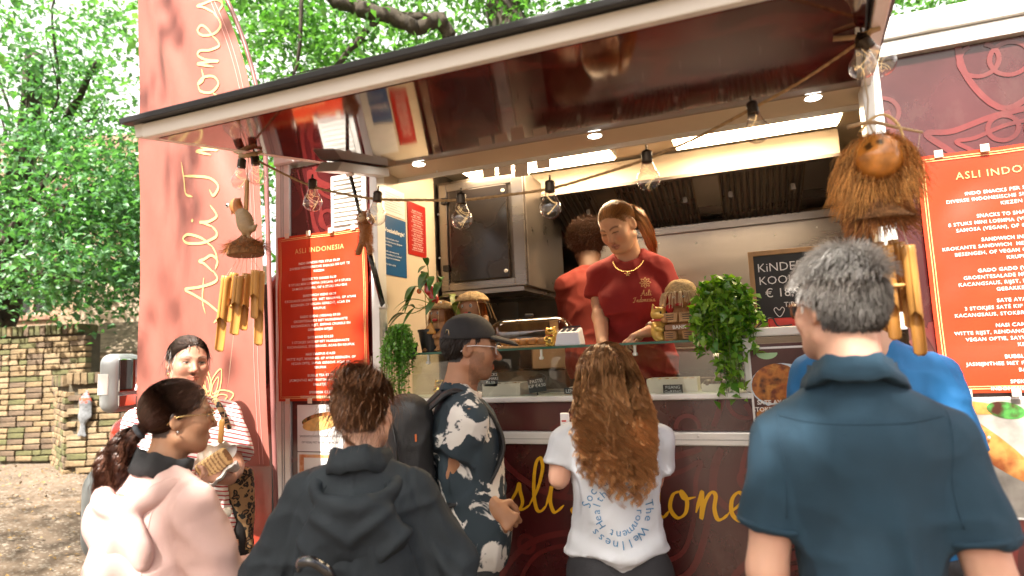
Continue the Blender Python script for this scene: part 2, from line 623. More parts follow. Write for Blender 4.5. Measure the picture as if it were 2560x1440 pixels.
# ---------------------------------------------------------------- hair / fibre strands
def strands(paths, r0, r1=None, n=3):
    """paths (N,K,3) -> tubes"""
    P = np.asarray(paths, float); Nn, K, _ = P.shape
    r0 = np.broadcast_to(np.asarray(r0, float), (Nn,)); r1 = r0 * .4 if r1 is None else np.broadcast_to(r1, (Nn,))
    T = np.gradient(P, axis=1); T /= np.linalg.norm(T, axis=2)[..., None] + 1e-9
    ref = np.tile(np.array([.31, .52, .79]), (Nn, K, 1))
    A = np.cross(T, ref); A /= np.linalg.norm(A, axis=2)[..., None] + 1e-9
    B = np.cross(T, A)
    t = np.linspace(0, 1, K)
    R = r0[:, None] * (1 - t) ** .0 + (r1 - r0)[:, None] * t ** 1.5
    V = np.empty((Nn, K, n, 3))
    for j in range(n):
        c, s_ = math.cos(2 * math.pi * j / n), math.sin(2 * math.pi * j / n)
        V[:, :, j] = P + R[..., None] * (A * c + B * s_)
    if n == 2:
        i = (np.arange(Nn)[:, None] * K + np.arange(K - 1)[None]) * 2
        return V.reshape(-1, 3), np.stack([i, i + 1, i + 3, i + 2], -1).reshape(-1, 4)
    i = np.arange(Nn)[:, None, None] * K * n + np.arange(K - 1)[None, :, None] * n
    j = np.arange(n)[None, None, :]; j2 = (j + 1) % n
    F = np.stack([i + j, i + j2, i + n + j2, i + n + j], -1).reshape(-1, 4)
    return V.reshape(-1, 3), F


def rotm(yaw=0, pitch=0, roll=0):
    """columns: right, forward, up; yaw about z (left positive), pitch up positive, roll to the right positive"""
    cy, sy = math.cos(yaw), math.sin(yaw); cp, sp = math.cos(pitch), math.sin(pitch); cr, sr = math.cos(roll), math.sin(roll)
    Rz = np.array([[cy, -sy, 0], [sy, cy, 0], [0, 0, 1]]); Rx = np.array([[1, 0, 0], [0, cp, -sp], [0, sp, cp]])
    Ry = np.array([[cr, 0, sr], [0, 1, 0], [-sr, 0, cr]])
    return Rz @ Rx @ Ry
# ================================================================ SETTING
def gz(x, y):
    t = np.clip((-3.6 - x) / 2.9, 0, 1); t = t * t * (3 - 2 * t)
    return .60 * t


def make_ground():
    xs = np.unique(np.concatenate([np.linspace(-9, 3, 121), np.array([-200, -120, -70, -40, -25, -18, -14, -11.5, -10, 4, 6, 9, 14, 25, 45, 80, 150, 250])]))
    ys = np.unique(np.concatenate([np.linspace(-4, 5, 91), np.array([-150, -80, -45, -25, -14, -9, -6, -5, 6, 8, 11, 15, 22, 35, 60, 110, 200])]))
    X, Y = np.meshgrid(xs, ys, indexing='ij')
    P = np.stack([X.ravel(), Y.ravel(), np.zeros(X.size)], 1)
    Z = gz(P[:, 0], P[:, 1]) + .012 * fbm(P * 1.7, 3) * (np.abs(P[:, 0]) < 12)
    P[:, 2] = Z - .012
    nx, ny = X.shape
    i = np.arange(nx - 1)[:, None] * ny + np.arange(ny - 1)[None, :]
    F = np.stack([i, i + ny, i + ny + 1, i + 1], -1).reshape(-1, 4)
    m = mat('gravel_earth', (.115, .082, .055), .95, var=.35, vscale=2.2, bump=.6, bscale=45, bdetail=8)
    N, L, b = nodes_of(m)
    tc = N.new('ShaderNodeTexCoord')
    vo = N.new('ShaderNodeTexVoronoi'); vo.inputs['Scale'].default_value = 55
    L.new(tc.outputs['Object'], vo.inputs[0])
    src = b.inputs['Base Color'].links[0].from_socket
    hs = N.new('ShaderNodeSeparateColor'); L.new(vo.outputs['Color'], hs.inputs[0])
    f = thresh(m, hs.outputs[0], .72, .95)
    L.new(ramp_mix(m, f, src, (.21, .175, .135)), b.inputs['Base Color'])
    o = mesh_np('ground', P, F, m, None)
    tag(o, kind='structure')
    # leaf litter and pebbles along the path
    n = 2600
    px = np.concatenate([RNG.uniform(-8.2, -3.4, n)]); py = RNG.uniform(-2.0, 2.1, n)
    pz = gz(px, py) + .012
    V, F, c = leaf_geo(np.stack([px, py, pz], 1), RNG.uniform(.018, .045, n), flat=.25)
    o = mesh_np('leaf_litter', V, F, mat('litter', (.22, .13, .06), .8, attr=True, var=.3), None, col=np.stack([.1 + .2 * c, .065 + .12 * c, .03 + .03 * c], 1))
    tag(o, 'small brown fallen leaves scattered over the gravel path', 'leaves', kind='stuff')


def leaf_geo(C, size, flat=None, dirs=None, wid=.55, fold=.25):
    """one folded leaf per centre: two triangles pairs along the midrib"""
    n = len(C)
    size = np.broadcast_to(size, (n,))
    if dirs is None:
        d = RNG.normal(size=(n, 3)); d[:, 2] *= .7 if flat is None else flat; d[:, 2] -= .15 if flat is None else 0
    else: d = dirs + RNG.normal(size=(n, 3)) * .3
    d /= np.linalg.norm(d, axis=1)[:, None]
    up = RNG.normal(size=(n, 3)) * (.55 if flat is None else .2) + np.array([0, -.1, 1.0])
    s = np.cross(d, up); s /= np.linalg.norm(s, axis=1)[:, None] + 1e-9
    u = np.cross(s, d)
    L = size[:, None]
    base = C - d * L * .5; tip = C + d * L * .5 - u * L * .12
    m1 = C - d * L * .05 + u * L * .02
    l = m1 + s * L * wid * .5 + u * L * fold * .5; r = m1 - s * L * wid * .5 + u * L * fold * .5
    V = np.stack([base, l, tip, r, m1], 1).reshape(-1, 3)
    i = np.arange(n)[:, None] * 5
    F = np.concatenate([i + np.array([[0, 4, 1]]), i + np.array([[1, 4, 2]]), i + np.array([[0, 3, 4]]), i + np.array([[3, 2, 4]])], 0)
    c = np.repeat(RNG.uniform(0, 1, n), 5)
    return V, F, c


def crown(name, clumps, per, rad, size, m, parent, keep=None, squash=.75):
    n = len(clumps)
    C = np.repeat(clumps, per, 0) + RNG.normal(size=(n * per, 3)) * np.repeat(RNG.uniform(.6, 1.25, n), per)[:, None] * rad * np.array([1, 1, squash])
    if keep is not None: C = C[keep(C)]
    V, F, c = leaf_geo(C, RNG.uniform(.7, 1.25, len(C)) * size)
    cl = np.repeat(RNG.uniform(-.2, .2, n), per)
    return mesh_np(name, V, F, m, parent, smooth=False, col=np.stack([np.clip(c, 0, 1)] * 3, 1))


def ell_pts(n, c, r, shell=.35):
    d = RNG.normal(size=(n, 3)); d /= np.linalg.norm(d, axis=1)[:, None]
    return np.asarray(c) + d * (RNG.uniform(shell, 1, n) ** .6)[:, None] * np.asarray(r)


def limb(mb, pts, r0, r1, n=8):
    P = crom(pts, 6); P = P + (RNG.normal(size=P.shape) * r0 * .12)
    mb.tube(P, np.linspace(r0, r1, len(P)), n)


make_ground()
M_BARK = mat('bark', (.040, .032, .022), .95, var=.5, vscale=14, bump=1.0, bscale=35, stretch=(1, 1, .35))
M_LEAF_A = leaf_mat('oak_leaf_light', (.032, .115, .02), (.13, .30, .07), .42)
M_LEAF_B = leaf_mat('oak_leaf_deep', (.028, .105, .035), (.115, .27, .105), .40)
M_NEEDLE = leaf_mat('pine_needle', (.03, .10, .05), (.07, .18, .08), .3)

# --- oak by the wall, filling the left of the view
t1 = thing('oak_tree', 'leafy oak spreading over the brick wall beside the flag banner', 'tree', (-10.6, 3.2, .6))
mb = MB()
limb(mb, [(-10.6, 3.2, .5), (-10.5, 3.3, 2.2), (-10.0, 3.2, 3.8), (-9.4, 3.0, 6.2)], .30, .12)
limb(mb, [(-10.4, 3.2, 2.6), (-9.4, 2.6, 3.2), (-8.4, 2.2, 3.3), (-7.7, 2.3, 4.1)], .12, .03)
limb(mb, [(-10.3, 3.2, 2.4), (-9.2, 2.2, 2.7), (-7.9, 1.9, 2.85), (-6.9, 2.2, 2.6)], .09, .02)
limb(mb, [(-10.1, 3.2, 3.6), (-8.8, 3.0, 4.9), (-7.6, 2.7, 5.6)], .10, .03)
mb.build('trunk', M_BARK, t1, smooth=True)
cl = np.vstack([ell_pts(95, (-9.6, 3.0, 4.6), (2.7, 2.0, 2.2)), ell_pts(86, (-8.0, 2.6, 3.7), (1.7, 1.2, 1.35)),
                ell_pts(40, (-7.0, 2.4, 3.05), (.95, .8, .75)), ell_pts(34, (-8.6, 2.2, 6.3), (2.6, 1.6, 1.3)),
                ell_pts(56, (-10.8, 2.5, 3.6), (1.8, 1.5, 1.6))])
mb = MB()
for c_ in cl[::3]:                                   # twigs that carry the leaf clumps
    a_ = np.array([-9.6, 3.0, 4.2]) + (c_ - np.array([-9.6, 3.0, 4.2])) * .45
    limb(mb, [a_, (a_ + c_) / 2 + RNG.normal(size=3) * .12, c_ + RNG.normal(size=3) * .1], .022, .005, 5)
mb.build('twigs', M_BARK, t1, smooth=True, kind='stuff')
crown('crown', cl, 84, .23, .092, M_LEAF_B, t1)

# --- oak behind the truck with the heavy moss-dark limbs
t2 = thing('oak_tree', 'tall oak rising behind the truck canopy with thick dark bent limbs', 'tree', (-3.4, 6.2, 0))
mb = MB()
p = lambda a, b, d: atd(a, b, d)
limb(mb, [(-3.15, 6.2, 0), p(1290, 300, 9.2), p(1268, 60, 9.2), p(1262, -160, 9.2), p(1240, -500, 9.2)], .36, .2, 10)
limb(mb, [p(1262, -420, 9.2), p(1060, -200, 8.7), p(830, -40, 8.2), p(900, 22, 8.2), p(985, 42, 8.3), p(1050, 68, 8.4), p(1095, 45, 8.4), p(1118, 80, 8.5), p(1140, 150, 8.6), p(1150, 240, 8.8)], .125, .085, 10)
limb(mb, [p(1095, 45, 8.4), p(960, 45, 8.3), p(890, 110, 8.2), p(810, 205, 8.1), p(760, 300, 8.0)], .07, .02)
limb(mb, [p(752, -60, 7.8), p(752, 60, 7.8), p(742, 160, 7.9), p(720, 210, 7.9), p(690, 260, 7.9)], .03, .012)
limb(mb, [p(960, 160, 8.2), p(850, 165, 8.1), p(760, 180, 8.0), p(690, 200, 7.9)], .02, .006)
limb(mb, [p(1262, -100, 9.2), p(1400, -60, 9.0), p(1560, 20, 8.8)], .06, .02)
mb.build('trunk', M_BARK, t2, smooth=True)
cl = np.vstack([ell_pts(44, p(760, 120, 8.6), (1.0, 1.0, 1.1)), ell_pts(60, p(960, 130, 9.2), (1.3, 1.2, 1.1)), ell_pts(44, p(1130, 50, 9.4), (1.2, 1.2, .9)),
                ell_pts(55, p(1450, 30, 9.2), (1.5, 1.3, .8)), ell_pts(60, p(1100, -260, 9.6), (3.0, 1.6, 1.2)),
                ell_pts(26, p(690, 420, 8.6), (.6, .6, .9)), ell_pts(40, p(700, 0, 9.5), (1.0, 1.0, 1.4)), ell_pts(30, p(1700, -60, 9.0), (1.4, 1.2, .7))])
crown('crown', cl, 46, .26, .115, M_LEAF_A, t2)

# --- pine top behind the trailer's right end
t3 = thing('pine_tree', 'blue-green pine top showing over the trailer roof edge', 'tree', (.9, 7.0, 0))
mb = MB()
limb(mb, [(.9, 7.0, 0), (.9, 7.0, 3.0), (.95, 7.0, 7.2)], .22, .04)
for k in range(16):
    a = k * 2.4; z = 3.6 + k * .2; l = 1.6 - k * .07
    limb(mb, [(.92, 7, z), (.92 + l * .5 * math.cos(a), 7 + l * .5 * math.sin(a), z - .05), (.92 + l * math.cos(a), 7 + l * math.sin(a), z - .2)], .035, .01, 5)
mb.build('trunk', M_BARK, t3, smooth=True)
cl = []
for k in range(16):
    a = k * 2.4; z = 3.6 + k * .2; l = 1.6 - k * .07
    for s in np.linspace(.3, 1.05, 7): cl.append((.92 + l * s * math.cos(a), 7 + l * s * math.sin(a), z - .18 * s))
C = np.repeat(np.array(cl), 60, 0); C = C + RNG.normal(size=C.shape) * .12
V, F, c = leaf_geo(C, RNG.uniform(.10, .17, len(C)), wid=.10)
mesh_np('crown', V, F, M_NEEDLE, t3, smooth=False, col=np.stack([c] * 3, 1))

# --- the oak the queue stands under: its crown breaks the sun into patches
t4 = thing('oak_tree', 'large oak overhead behind the queue shading the truck with dappled light', 'tree', (-4.2, -9.4, 0))
mb = MB()
limb(mb, [(-4.2, -9.4, 0), (-4.1, -9.4, 3), (-3.6, -9.0, 6), (-2.6, -8.0, 8.4)], .45, .18)
limb(mb, [(-4.0, -9.3, 4), (-2.8, -8.0, 6.6), (-1.4, -6.6, 7.8), (1.4, -5.8, 8.2)], .2, .04)
limb(mb, [(-3.8, -9.2, 5), (-3.9, -7.4, 7.0), (-4.0, -5.6, 8.0)], .16, .04)
mb.build('trunk', M_BARK, t4, smooth=True)
SUNSPOT = []          # (point, radius): gaps of the crown through which the sun reaches these places


def gaps(C):
    k = np.ones(len(C), bool)
    for q, r, edge in SUNSPOT:
        d = C - np.asarray(q); t = d @ SUN_DIR
        dist = np.linalg.norm(d - t[:, None] * SUN_DIR, axis=1)
        k &= ~(dist < r * (1 + edge * vnoise(C * 2.3)))
    return k


for q, r, e in [(atd(440, 880, 2.55), .20, .4), (atd(380, 1080, 2.5), .24, .4), (atd(330, 1300, 1.7), .16, .6), (atd(420, 980, 1.6), .12, .3), (atd(2090, 600, 1.25), .13, .4),
                (atY(2430, 410, 0), .20, .6), (atY(2330, 230, 0), .14, .5), (atY(2480, 230, 0), .2, .6), (atY(2380, 160, 0), .12, .6),
                (atY(560, 250, -.3), .20, .7), (atY(370, 110, -.3), .16, .7), (atY(520, 950, -.3), .20, .6),
                (atY(750, 720, 0), .16, .6), (atY(760, 620, 0), .10, .6), (atY(715, 520, 0), .14, .5), (atY(760, 850, 0), .12, .6), (atY(640, 1230, 0), .18, .5), (atY(640, 1330, 0), .16, .5), (atd(250, 1080, 3.8), .2, .5),
                (atd(90, 1280, 6), .3, .6), (atd(60, 1180, 6.6), .35, .6), (atd(100, 1000, 7.3), .5, .7), (atd(220, 1020, 6.3), .35, .6),
                (atd(1900, 1080, 1.35), .07, .5), (atd(760, 1180, 1.4), .10, .5), (atd(1000, 1150, 1.4), .08, .5), (atd(560, 760, 2.3), .2, .4)]:
    SUNSPOT.append((q, r, e))
_rs = random.Random(5)
for k in range(36):                                 # small chinks that throw the scattered flecks
    SUNSPOT.append((atY(_rs.uniform(320, 690), _rs.uniform(0, 1140), -.3) if k < 9 else atY(_rs.choice([_rs.uniform(2215, 2560), _rs.uniform(700, 940)]), _rs.uniform(60, 960), 0.), _rs.uniform(.12, .26), .9))
base = np.array([-1.0, -.6, 1.6]) + SUN_DIR * 8.2
_w = _u3(np.cross(SUN_DIR, [0, 0, 1])); _v = np.cross(_w, SUN_DIR)
cl = base + RNG.uniform(-4.6, 4.6, (960, 1)) * _w + RNG.uniform(-3.0, 3.2, (960, 1)) * _v + RNG.normal(size=(960, 1)) * .7 * SUN_DIR
cl = cl[vnoise(cl * np.array([1.3, 1.3, .6]) + 3.7) > -.36]
for q_, r_ in ((atd(1530, 1150, 2.15), .30), (atd(1530, 1350, 2.15), .25), (atd(2150, 1100, 1.35), .22), (atd(300, 1150, 1.7), .22), (atd(400, 1380, 1.7), .2), (atd(900, 1250, 1.7), .22), (atd(1160, 1050, 2.35), .16)):
    cl = np.vstack([cl, q_ + SUN_DIR * RNG.uniform(7.5, 9.0, (10, 1)) + RNG.normal(size=(10, 3)) * r_])  # leaf clumps added up the sun's path to shade these spots
crown('crown', cl, 30, .30, .14, M_LEAF_A, t4, keep=gaps)

# --- broad oak behind the trailer's right end
t5 = thing('oak_tree', 'oak crown far behind the right end of the trailer roof', 'tree', (4.6, 10.5, 0))
mb = MB(); limb(mb, [(4.6, 10.5, 0), (4.5, 10.5, 4), (4.2, 10.4, 8)], .3, .1); limb(mb, [(4.5, 10.5, 4), (3.2, 10, 6.5), (1.8, 9.8, 7.6)], .12, .03)
mb.build('trunk', M_BARK, t5, smooth=True)
crown('crown', np.vstack([ell_pts(120, (3.6, 10.2, 7.6), (3.4, 1.6, 2.2)), ell_pts(60, (1.4, 9.6, 7.4), (1.6, 1.2, 1.4))]), 50, .36, .16, M_LEAF_A, t5)

# --- distant wood behind everything
cl = []
for k in range(520):
    a = math.radians(RNG.uniform(-38, 88)); d = RNG.uniform(17, 26)
    cl.append((-math.sin(a) * d, -2.6 + math.cos(a) * d, RNG.uniform(1.0, 15)))
o = crown('treeline', np.array(cl), 42, 1.0, .34, M_LEAF_A, None)
tag(o, 'soft pale mass of woodland far behind the truck', 'woodland', kind='stuff')

# --- added white sheet, glowing slightly so the sky ahead turns white
V = []; na, ne = 60, 34
for i in range(ne + 1):
    e = math.radians(1 + 84 * i / ne)
    for j in range(na + 1):
        a = math.radians(-95 + 190 * j / na)
        V.append((-math.sin(a) * math.cos(e), math.cos(a) * math.cos(e), math.sin(e)))
V = np.array(V); R_ = 170 + 22 * fbm(V * 3.0, 4) + 10 * np.abs(vnoise(V * 9))
V = V * R_[:, None] + CAM
i = np.arange(ne)[:, None] * (na + 1) + np.arange(na)[None, :]
sky_sheet_m = mat('sky_sheet_glow', (.92, .93, .95), 1.0, spec=0.0, emis=.30, ecol=(.9, .95, 1.0))
o = mesh_np('clouds', V, np.stack([i, i + 1, i + na + 2, i + na + 1], -1).reshape(-1, 4), sky_sheet_m, None)
tag(o, 'bright white cloud filling the sky between the trees', 'clouds', kind='stuff')

# ---------------------------------------------------------------- brick walls
M_BRICK = [mat('brick_%s' % n, c, .9, var=.35, vscale=14, bump=.7, bscale=30) for n, c in
           (('ochre', (.165, .115, .06)), ('brown', (.105, .072, .045)), ('pale', (.21, .155, .09)), ('mossy', (.085, .082, .032)))]
M_MORTAR = mat('mortar', (.075, .062, .040), .95, var=.3, vscale=9, bump=.5, bscale=60)


def chamfer_box(l, w, h, c=.006, j=.004):
    bm = bmesh.new(); bmesh.ops.create_cube(bm, size=1)
    for v in bm.verts: v.co = Vector((v.co.x * l, v.co.y * w, v.co.z * h))
    bmesh.ops.bevel(bm, geom=bm.edges[:], offset=c, segments=1, affect='EDGES')
    for v in bm.verts: v.co += Vector((random.uniform(-j, j), random.uniform(-j, j), random.uniform(-j, j)))
    me = bpy.data.meshes.new('brick'); bm.to_mesh(me); bm.free()
    return me


BRICKS = {}


def brick_obj(kind, mi, parent, loc, rz, tilt=0.0):
    key = (kind, mi, random.randrange(3))
    if key not in BRICKS:
        me = chamfer_box(*{'s': (.205, .10, .054), 'h': (.098, .10, .054), 'c': (.062, .30, .115)}[kind])
        me.materials.append(M_BRICK[mi]); BRICKS[key] = me
    o = bpy.data.objects.new('brick', BRICKS[key]); COL.objects.link(o)
    o.parent = parent; o.location = Vector(loc) - parent.location; o.rotation_euler = (random.uniform(-.02, .02), tilt, rz + random.uniform(-.015, .015))
    return o


def brick_wall(label, A, B, zb, zt, cope=True, thick=.28):
    A = np.array(A, float); B = np.array(B, float); d = B - A; Ln = np.linalg.norm(d); d /= Ln
    nrm = np.array([d[1], -d[0]]); rz = math.atan2(d[1], d[0])
    root = tag(thing('brick_wall', label, 'wall', (A[0], A[1], zb)), kind='thing')
    mbx = MB()
    M = Matrix.Translation((A[0], A[1], zb)) @ Matrix.Rotation(rz, 4, 'Z')
    mbx.box((0, .03, -.2), (Ln, thick, zt - zb), M)
    mbx.build('mortar_core', M_MORTAR, root)
    n = int((zt - zb) / .0655)
    for k in range(n):
        z = zb + .03 + k * .0655
        s = -.105 if k % 2 else 0.0
        while s < Ln - .02:
            kind, L = ('s', .218) if random.random() > .16 else ('h', .112)
            c = s + L / 2
            if c > .02:
                c2 = min(c, Ln - .05)
                q = A + d * c2 - nrm * (.045 - random.uniform(0, .012))
                mi = random.choices([0, 1, 2, 3], [5, 3, 2, 2 + 3 * (k < 4)])[0]
                brick_obj(kind, mi, root, (q[0], q[1], z + random.uniform(-.003, .003)), rz)
            s += L
    if cope:
        for i in range(int(Ln / .072)):
            q = A + d * (.04 + i * .072) - nrm * .12
            brick_obj('c', random.choice([1, 3, 3, 0]), root, (q[0], q[1], zt + .055), rz)
    return root


w1 = brick_wall('tall weathered brick wall with upright coping at the back of the path', (-8.75, 2.05), (-7.33, 2.42), .62, 2.08)
w2 = brick_wall('short return of the lower brick wall running towards the path', (-7.52, 2.25), (-6.62, 1.78), .58, 1.48, cope=True)
w3 = brick_wall('lower brick wall with soldier coping carrying the fish ornament', (-6.58, 1.77), (-5.55, 2.16), .54, 1.50)

# --- fish ornament on the low wall
fs = Sdf()
q0 = np.array([-6.36, 1.80, 1.22])
fs.chain([(0, 0, .20), (0, 0, .10), (0, 0, -.05), (0, 0, -.17)], [.02, .055, .05, .014], k=.02, e=(0, 1, 0), sq=.45)
fs.cap((0, 0, -.17), (.03, 0, -.235), .014, .022, k=.015, e=(0, 1, 0), sq=.3).cap((0, 0, -.17), (-.03, 0, -.235), .014, .022, k=.015, e=(0, 1, 0), sq=.3)
fs.cap((.05, 0, .03), (.075, 0, -.04), .02, .008, k=.02, e=(0, 1, 0), sq=.3)
V, F = fs.mesh(.008)
fc = np.where((V[:, 2] > .09)[:, None] & (vnoise(V * 60) > -.1)[:, None], np.array([.55, .07, .03]), np.array([.17, .18, .19]) * (1 + .4 * vnoise(V * 90))[:, None])
fo = mesh_np('fish_ornament', V, F, mat('fish_glaze', (.3, .3, .3), .3, attr=True, bump=.3, bscale=120), None, col=fc)
fo.location = q0; fo.rotation_euler = (.05, .12, .35)
tag(fo, 'grey glazed fish ornament with red head hung on the low wall', 'ornament')

# --- house and lean-to behind the walls
M_HBRICK = mat('house_brick', (.27, .18, .11), .9, var=.3, vscale=6, bump=.5, bscale=30)
N, L, b = nodes_of(M_HBRICK)
bt = N.new('ShaderNodeTexBrick'); tc = N.new('ShaderNodeTexCoord')
mp = N.new('ShaderNodeMapping'); mp.inputs['Rotation'].default_value = (math.pi / 2, 0, 0); L.new(tc.outputs['Object'], mp.inputs[0])
bt.inputs['Scale'].default_value = 4.6; bt.inputs['Color1'].default_value = (.31, .205, .125, 1); bt.inputs['Color2'].default_value = (.24, .155, .095, 1)
bt.inputs['Mortar'].default_value = (.2, .17, .13, 1)
L.new(mp.outputs[0], bt.inputs[0]); L.new(bt.outputs[0], b.inputs['Base Color'])
hs = thing('brick_house', 'brick house half hidden by the oak beyond the wall', 'house', (-13.5, 6, .6))
MH = Matrix.Translation((-12.6, 5.2, .5)) @ Matrix.Rotation(.33, 4, 'Z')


def hbox(nm, lo, hi, m, par, bev=0): return MB().box(lo, hi, MH).build(nm, m, par, bevel=bev)


hbox('wall', (-4, 0, 0), (1.6, .3, 2.25), M_HBRICK, hs)
hbox('wall', (-4, 0, 2.95), (1.6, .3, 4.6), M_HBRICK, hs)
hbox('wall', (-4, 0, 2.25), (-.75, .3, 2.95), M_HBRICK, hs)
hbox('wall', (.25, 0, 2.25), (1.6, .3, 2.95), M_HBRICK, hs)
hbox('wall', (1.3, -.7, 0), (4.6, -.4, 2.9), mat('pale_brick', (.42, .33, .24), .9, var=.2, vscale=20, bump=.4), hs)
wf = MB()
for lo, hi in (((-.75, .10, 2.25), (-.69, .2, 2.95)), ((.19, .10, 2.25), (.25, .2, 2.95)), ((-.69, .10, 2.25), (.19, .2, 2.31)), ((-.69, .10, 2.89), (.19, .2, 2.95)), ((-.28, .11, 2.31), (-.22, .19, 2.89))):
    wf.box(lo, hi, MH)
wnd = wf.build('window', mat('window_wood', (.28, .2, .14), .6), hs)
hbox('pane', (-.69, .15, 2.31), (.19, .16, 2.89), mat('dark_pane', (.02, .02, .02), .05, spec=.8), wnd)
hbox('sill', (-.85, -.06, 2.16), (.35, .12, 2.245), mat('brick_sill', (.22, .12, .08), .9, var=.3), wnd)
hbox('band', (-4, -.05, 1.95), (1.28, .0, 2.05), mat('stone_band', (.16, .13, .09), .9, var=.3), hs)
rf = MB(); rf.hexa([MH @ Vector(q) for q in ((-4.2, -.5, 4.5), (2.0, -.5, 4.5), (2.0, 3, 6.8), (-4.2, 3, 6.8))], [MH @ Vector(q) for q in ((-4.2, -.5, 4.65), (2.0, -.5, 4.65), (2.0, 3, 6.95), (-4.2, 3, 6.95))])
rf.build('roof', mat('roof_tile', (.16, .09, .06), .85, var=.3, bump=.5), hs)
ln = thing('lean_to', 'low lean-to with sloping plank roof and board gate behind the wall', 'shed', (-8.6, 3.9, .6))
ML = Matrix.Translation((-8.9, 3.7, .6)) @ Matrix.Rotation(.35, 4, 'Z')
lw = MB().box((-.4, 0, 0), (1.15, .2, 1.22), ML)
lw.build('wall', M_HBRICK, ln)
lr = MB(); lr.hexa([ML @ Vector(q) for q in ((-.5, -.25, 1.24), (2.2, -.25, 1.24), (2.2, .9, 1.75), (-.5, .9, 1.75))], [ML @ Vector(q) for q in ((-.5, -.25, 1.29), (2.2, -.25, 1.29), (2.2, .9, 1.80), (-.5, .9, 1.80))])
lr.build('roof', mat('shed_roof', (.2, .15, .1), .9, var=.4, vscale=12, bump=.6), ln)
MBD = mat('gate_board', (.36, .31, .25), .85, var=.2, vscale=10, stretch=(1, 1, .1), bump=.3)
for k in range(7):
    MB().box((1.17 + k * .125, .02, 0), (1.285 + k * .125, .06, 1.2 + .004 * (k % 3)), ML).build('plank', MBD, ln, bevel=.004)
# ================================================================ FOOD TRUCK
M_ALU = mat('aluminium_profile', (.74, .73, .70), .38, metal=.25, var=.08, vscale=5, bump=.06, bscale=40, rvar=.1)
M_WHITE = mat('white_coated', (.78, .76, .71), .4, var=.05, vscale=3)
M_CREAM = mat('cream_laminate', (.62, .52, .39), .45, var=.04, vscale=4)
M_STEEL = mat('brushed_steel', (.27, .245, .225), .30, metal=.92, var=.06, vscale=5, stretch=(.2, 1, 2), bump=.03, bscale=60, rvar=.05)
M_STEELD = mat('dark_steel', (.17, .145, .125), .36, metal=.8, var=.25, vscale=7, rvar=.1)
M_BLACK = mat('black_rubber', (.015, .015, .016), .5, var=.2)
M_DARKDOOR = mat('dark_door', (.022, .016, .013), .3, var=.4, vscale=4, rvar=.12)
M_WRAP = mat('maroon_wrap', (.058, .005, .006), .28, var=.25, vscale=2.5, coat=.1, spec=.8, rvar=.05, bump=.012, bscale=12)
M_BATIK = mat('batik_red_print', (.118, .0105, .0095), .32, coat=.1, var=.35, vscale=5, spec=.8)
M_FLAP = mat('flap_gloss_maroon', (.052, .004, .004), .07, bump=.010, bscale=22, var=.2, vscale=3, spec=.55)
M_FLAPB = mat('flap_batik_print', (.085, .008, .006), .05, bump=.010, bscale=22, spec=.55)
M_YELLOW = mat('yellow_print', (.80, .43, .015), .35)
for M_ in (M_WRAP, M_BATIK):                        # road dust and rain streaks on the wrap
    N, L, b = nodes_of(M_)
    tcw = N.new('ShaderNodeTexCoord'); mpw = N.new('ShaderNodeMapping'); mpw.inputs['Scale'].default_value = (2.5, 1, 1.4); L.new(tcw.outputs['Object'], mpw.inputs[0])
    nzw = N.new('ShaderNodeTexNoise'); nzw.inputs['Scale'].default_value = 1.6; nzw.inputs['Detail'].default_value = 9; nzw.inputs['Roughness'].default_value = .65; L.new(mpw.outputs[0], nzw.inputs[0])
    fw = thresh(M_, nzw.outputs[0], .52, 1.3)
    L.new(ramp_mix(M_, fw, b.inputs['Base Color'].links[0].from_socket, (.20, .13, .10)), b.inputs['Base Color'])
M_GOLDTXT = mat('pale_gold_print', (.80, .52, .20), .4)
M_TXT = mat('white_print', (.85, .82, .76), .5)
M_LED = mat('led_panel', (1, .95, .85), .5, emis=13.0, ecol=(1.0, .74, .45))
M_LEDD = mat('led_disc', (1, .95, .85), .5, emis=7.0, ecol=(1.0, .93, .82))

truck = thing('food_truck', 'maroon batik-wrapped food truck with open serving hatch and raised gloss canopy', 'food truck', (-.9, 0, 0))
XL, XR, XPL, XEND = -1.676, .468, -2.31, 2.6     # opening, left post, right end
ZS0, ZS1, ZH = 1.391, 1.417, 2.556               # counter sill, hatch head


def tbox(name, lo, hi, m, par=None, bev=0, label=None):
    return MB().box(lo, hi).build(name, m, par or truck, bevel=bev, label=label)


# outer skin panels (y = 0 plane, 40 mm thick)
pan_l = tbox('side_panel', (-2.215, 0, .36), (-1.722, .04, 2.64), M_WRAP)
pan_r = tbox('side_panel', (.535, 0, .36), (XEND, .04, 2.64), M_WRAP)
pan_lo = tbox('lower_panel', (-1.72, 0, .36), (.533, .04, 1.211), M_WRAP)
pan_mid = tbox('lower_panel', (-1.72, .002, 1.267), (.533, .04, 1.390), M_WRAP)
# aluminium
tbox('corner_post', (XPL, -.012, .3), (-2.217, .06, 2.70), M_ALU, bev=.006)
mb = MB().box((-2.272, -.0145, .3), (-2.268, -.011, 2.7)).box((-2.258, -.0145, .3), (-2.254, -.011, 2.7))
mb.build('post_groove', mat('groove_grey', (.4, .4, .38), .6), truck)
tbox('hatch_post', (-1.719, -.012, ZS1), (XL, .06, 2.553), M_ALU, bev=.003)
tbox('hatch_post', (.470, -.012, 1.64), (.533, .08, 2.64), M_ALU, bev=.003)
tbox('rail', (-1.72, -.022, 1.2125), (.60, .03, 1.2655), M_ALU, bev=.005)
mb = MB().box((-1.72, -.0245, 1.2345), (.60, -.021, 1.2375))
mb.build('rail_groove', mat('groove_grey'), truck)
tbox('roof_rail', (.535, -.03, 2.642), (XEND, .06, 2.70), M_ALU, bev=.004)
tbox('roof_rail', (.535, -.045, 2.703), (XEND, .06, 2.79), M_WHITE, bev=.012)
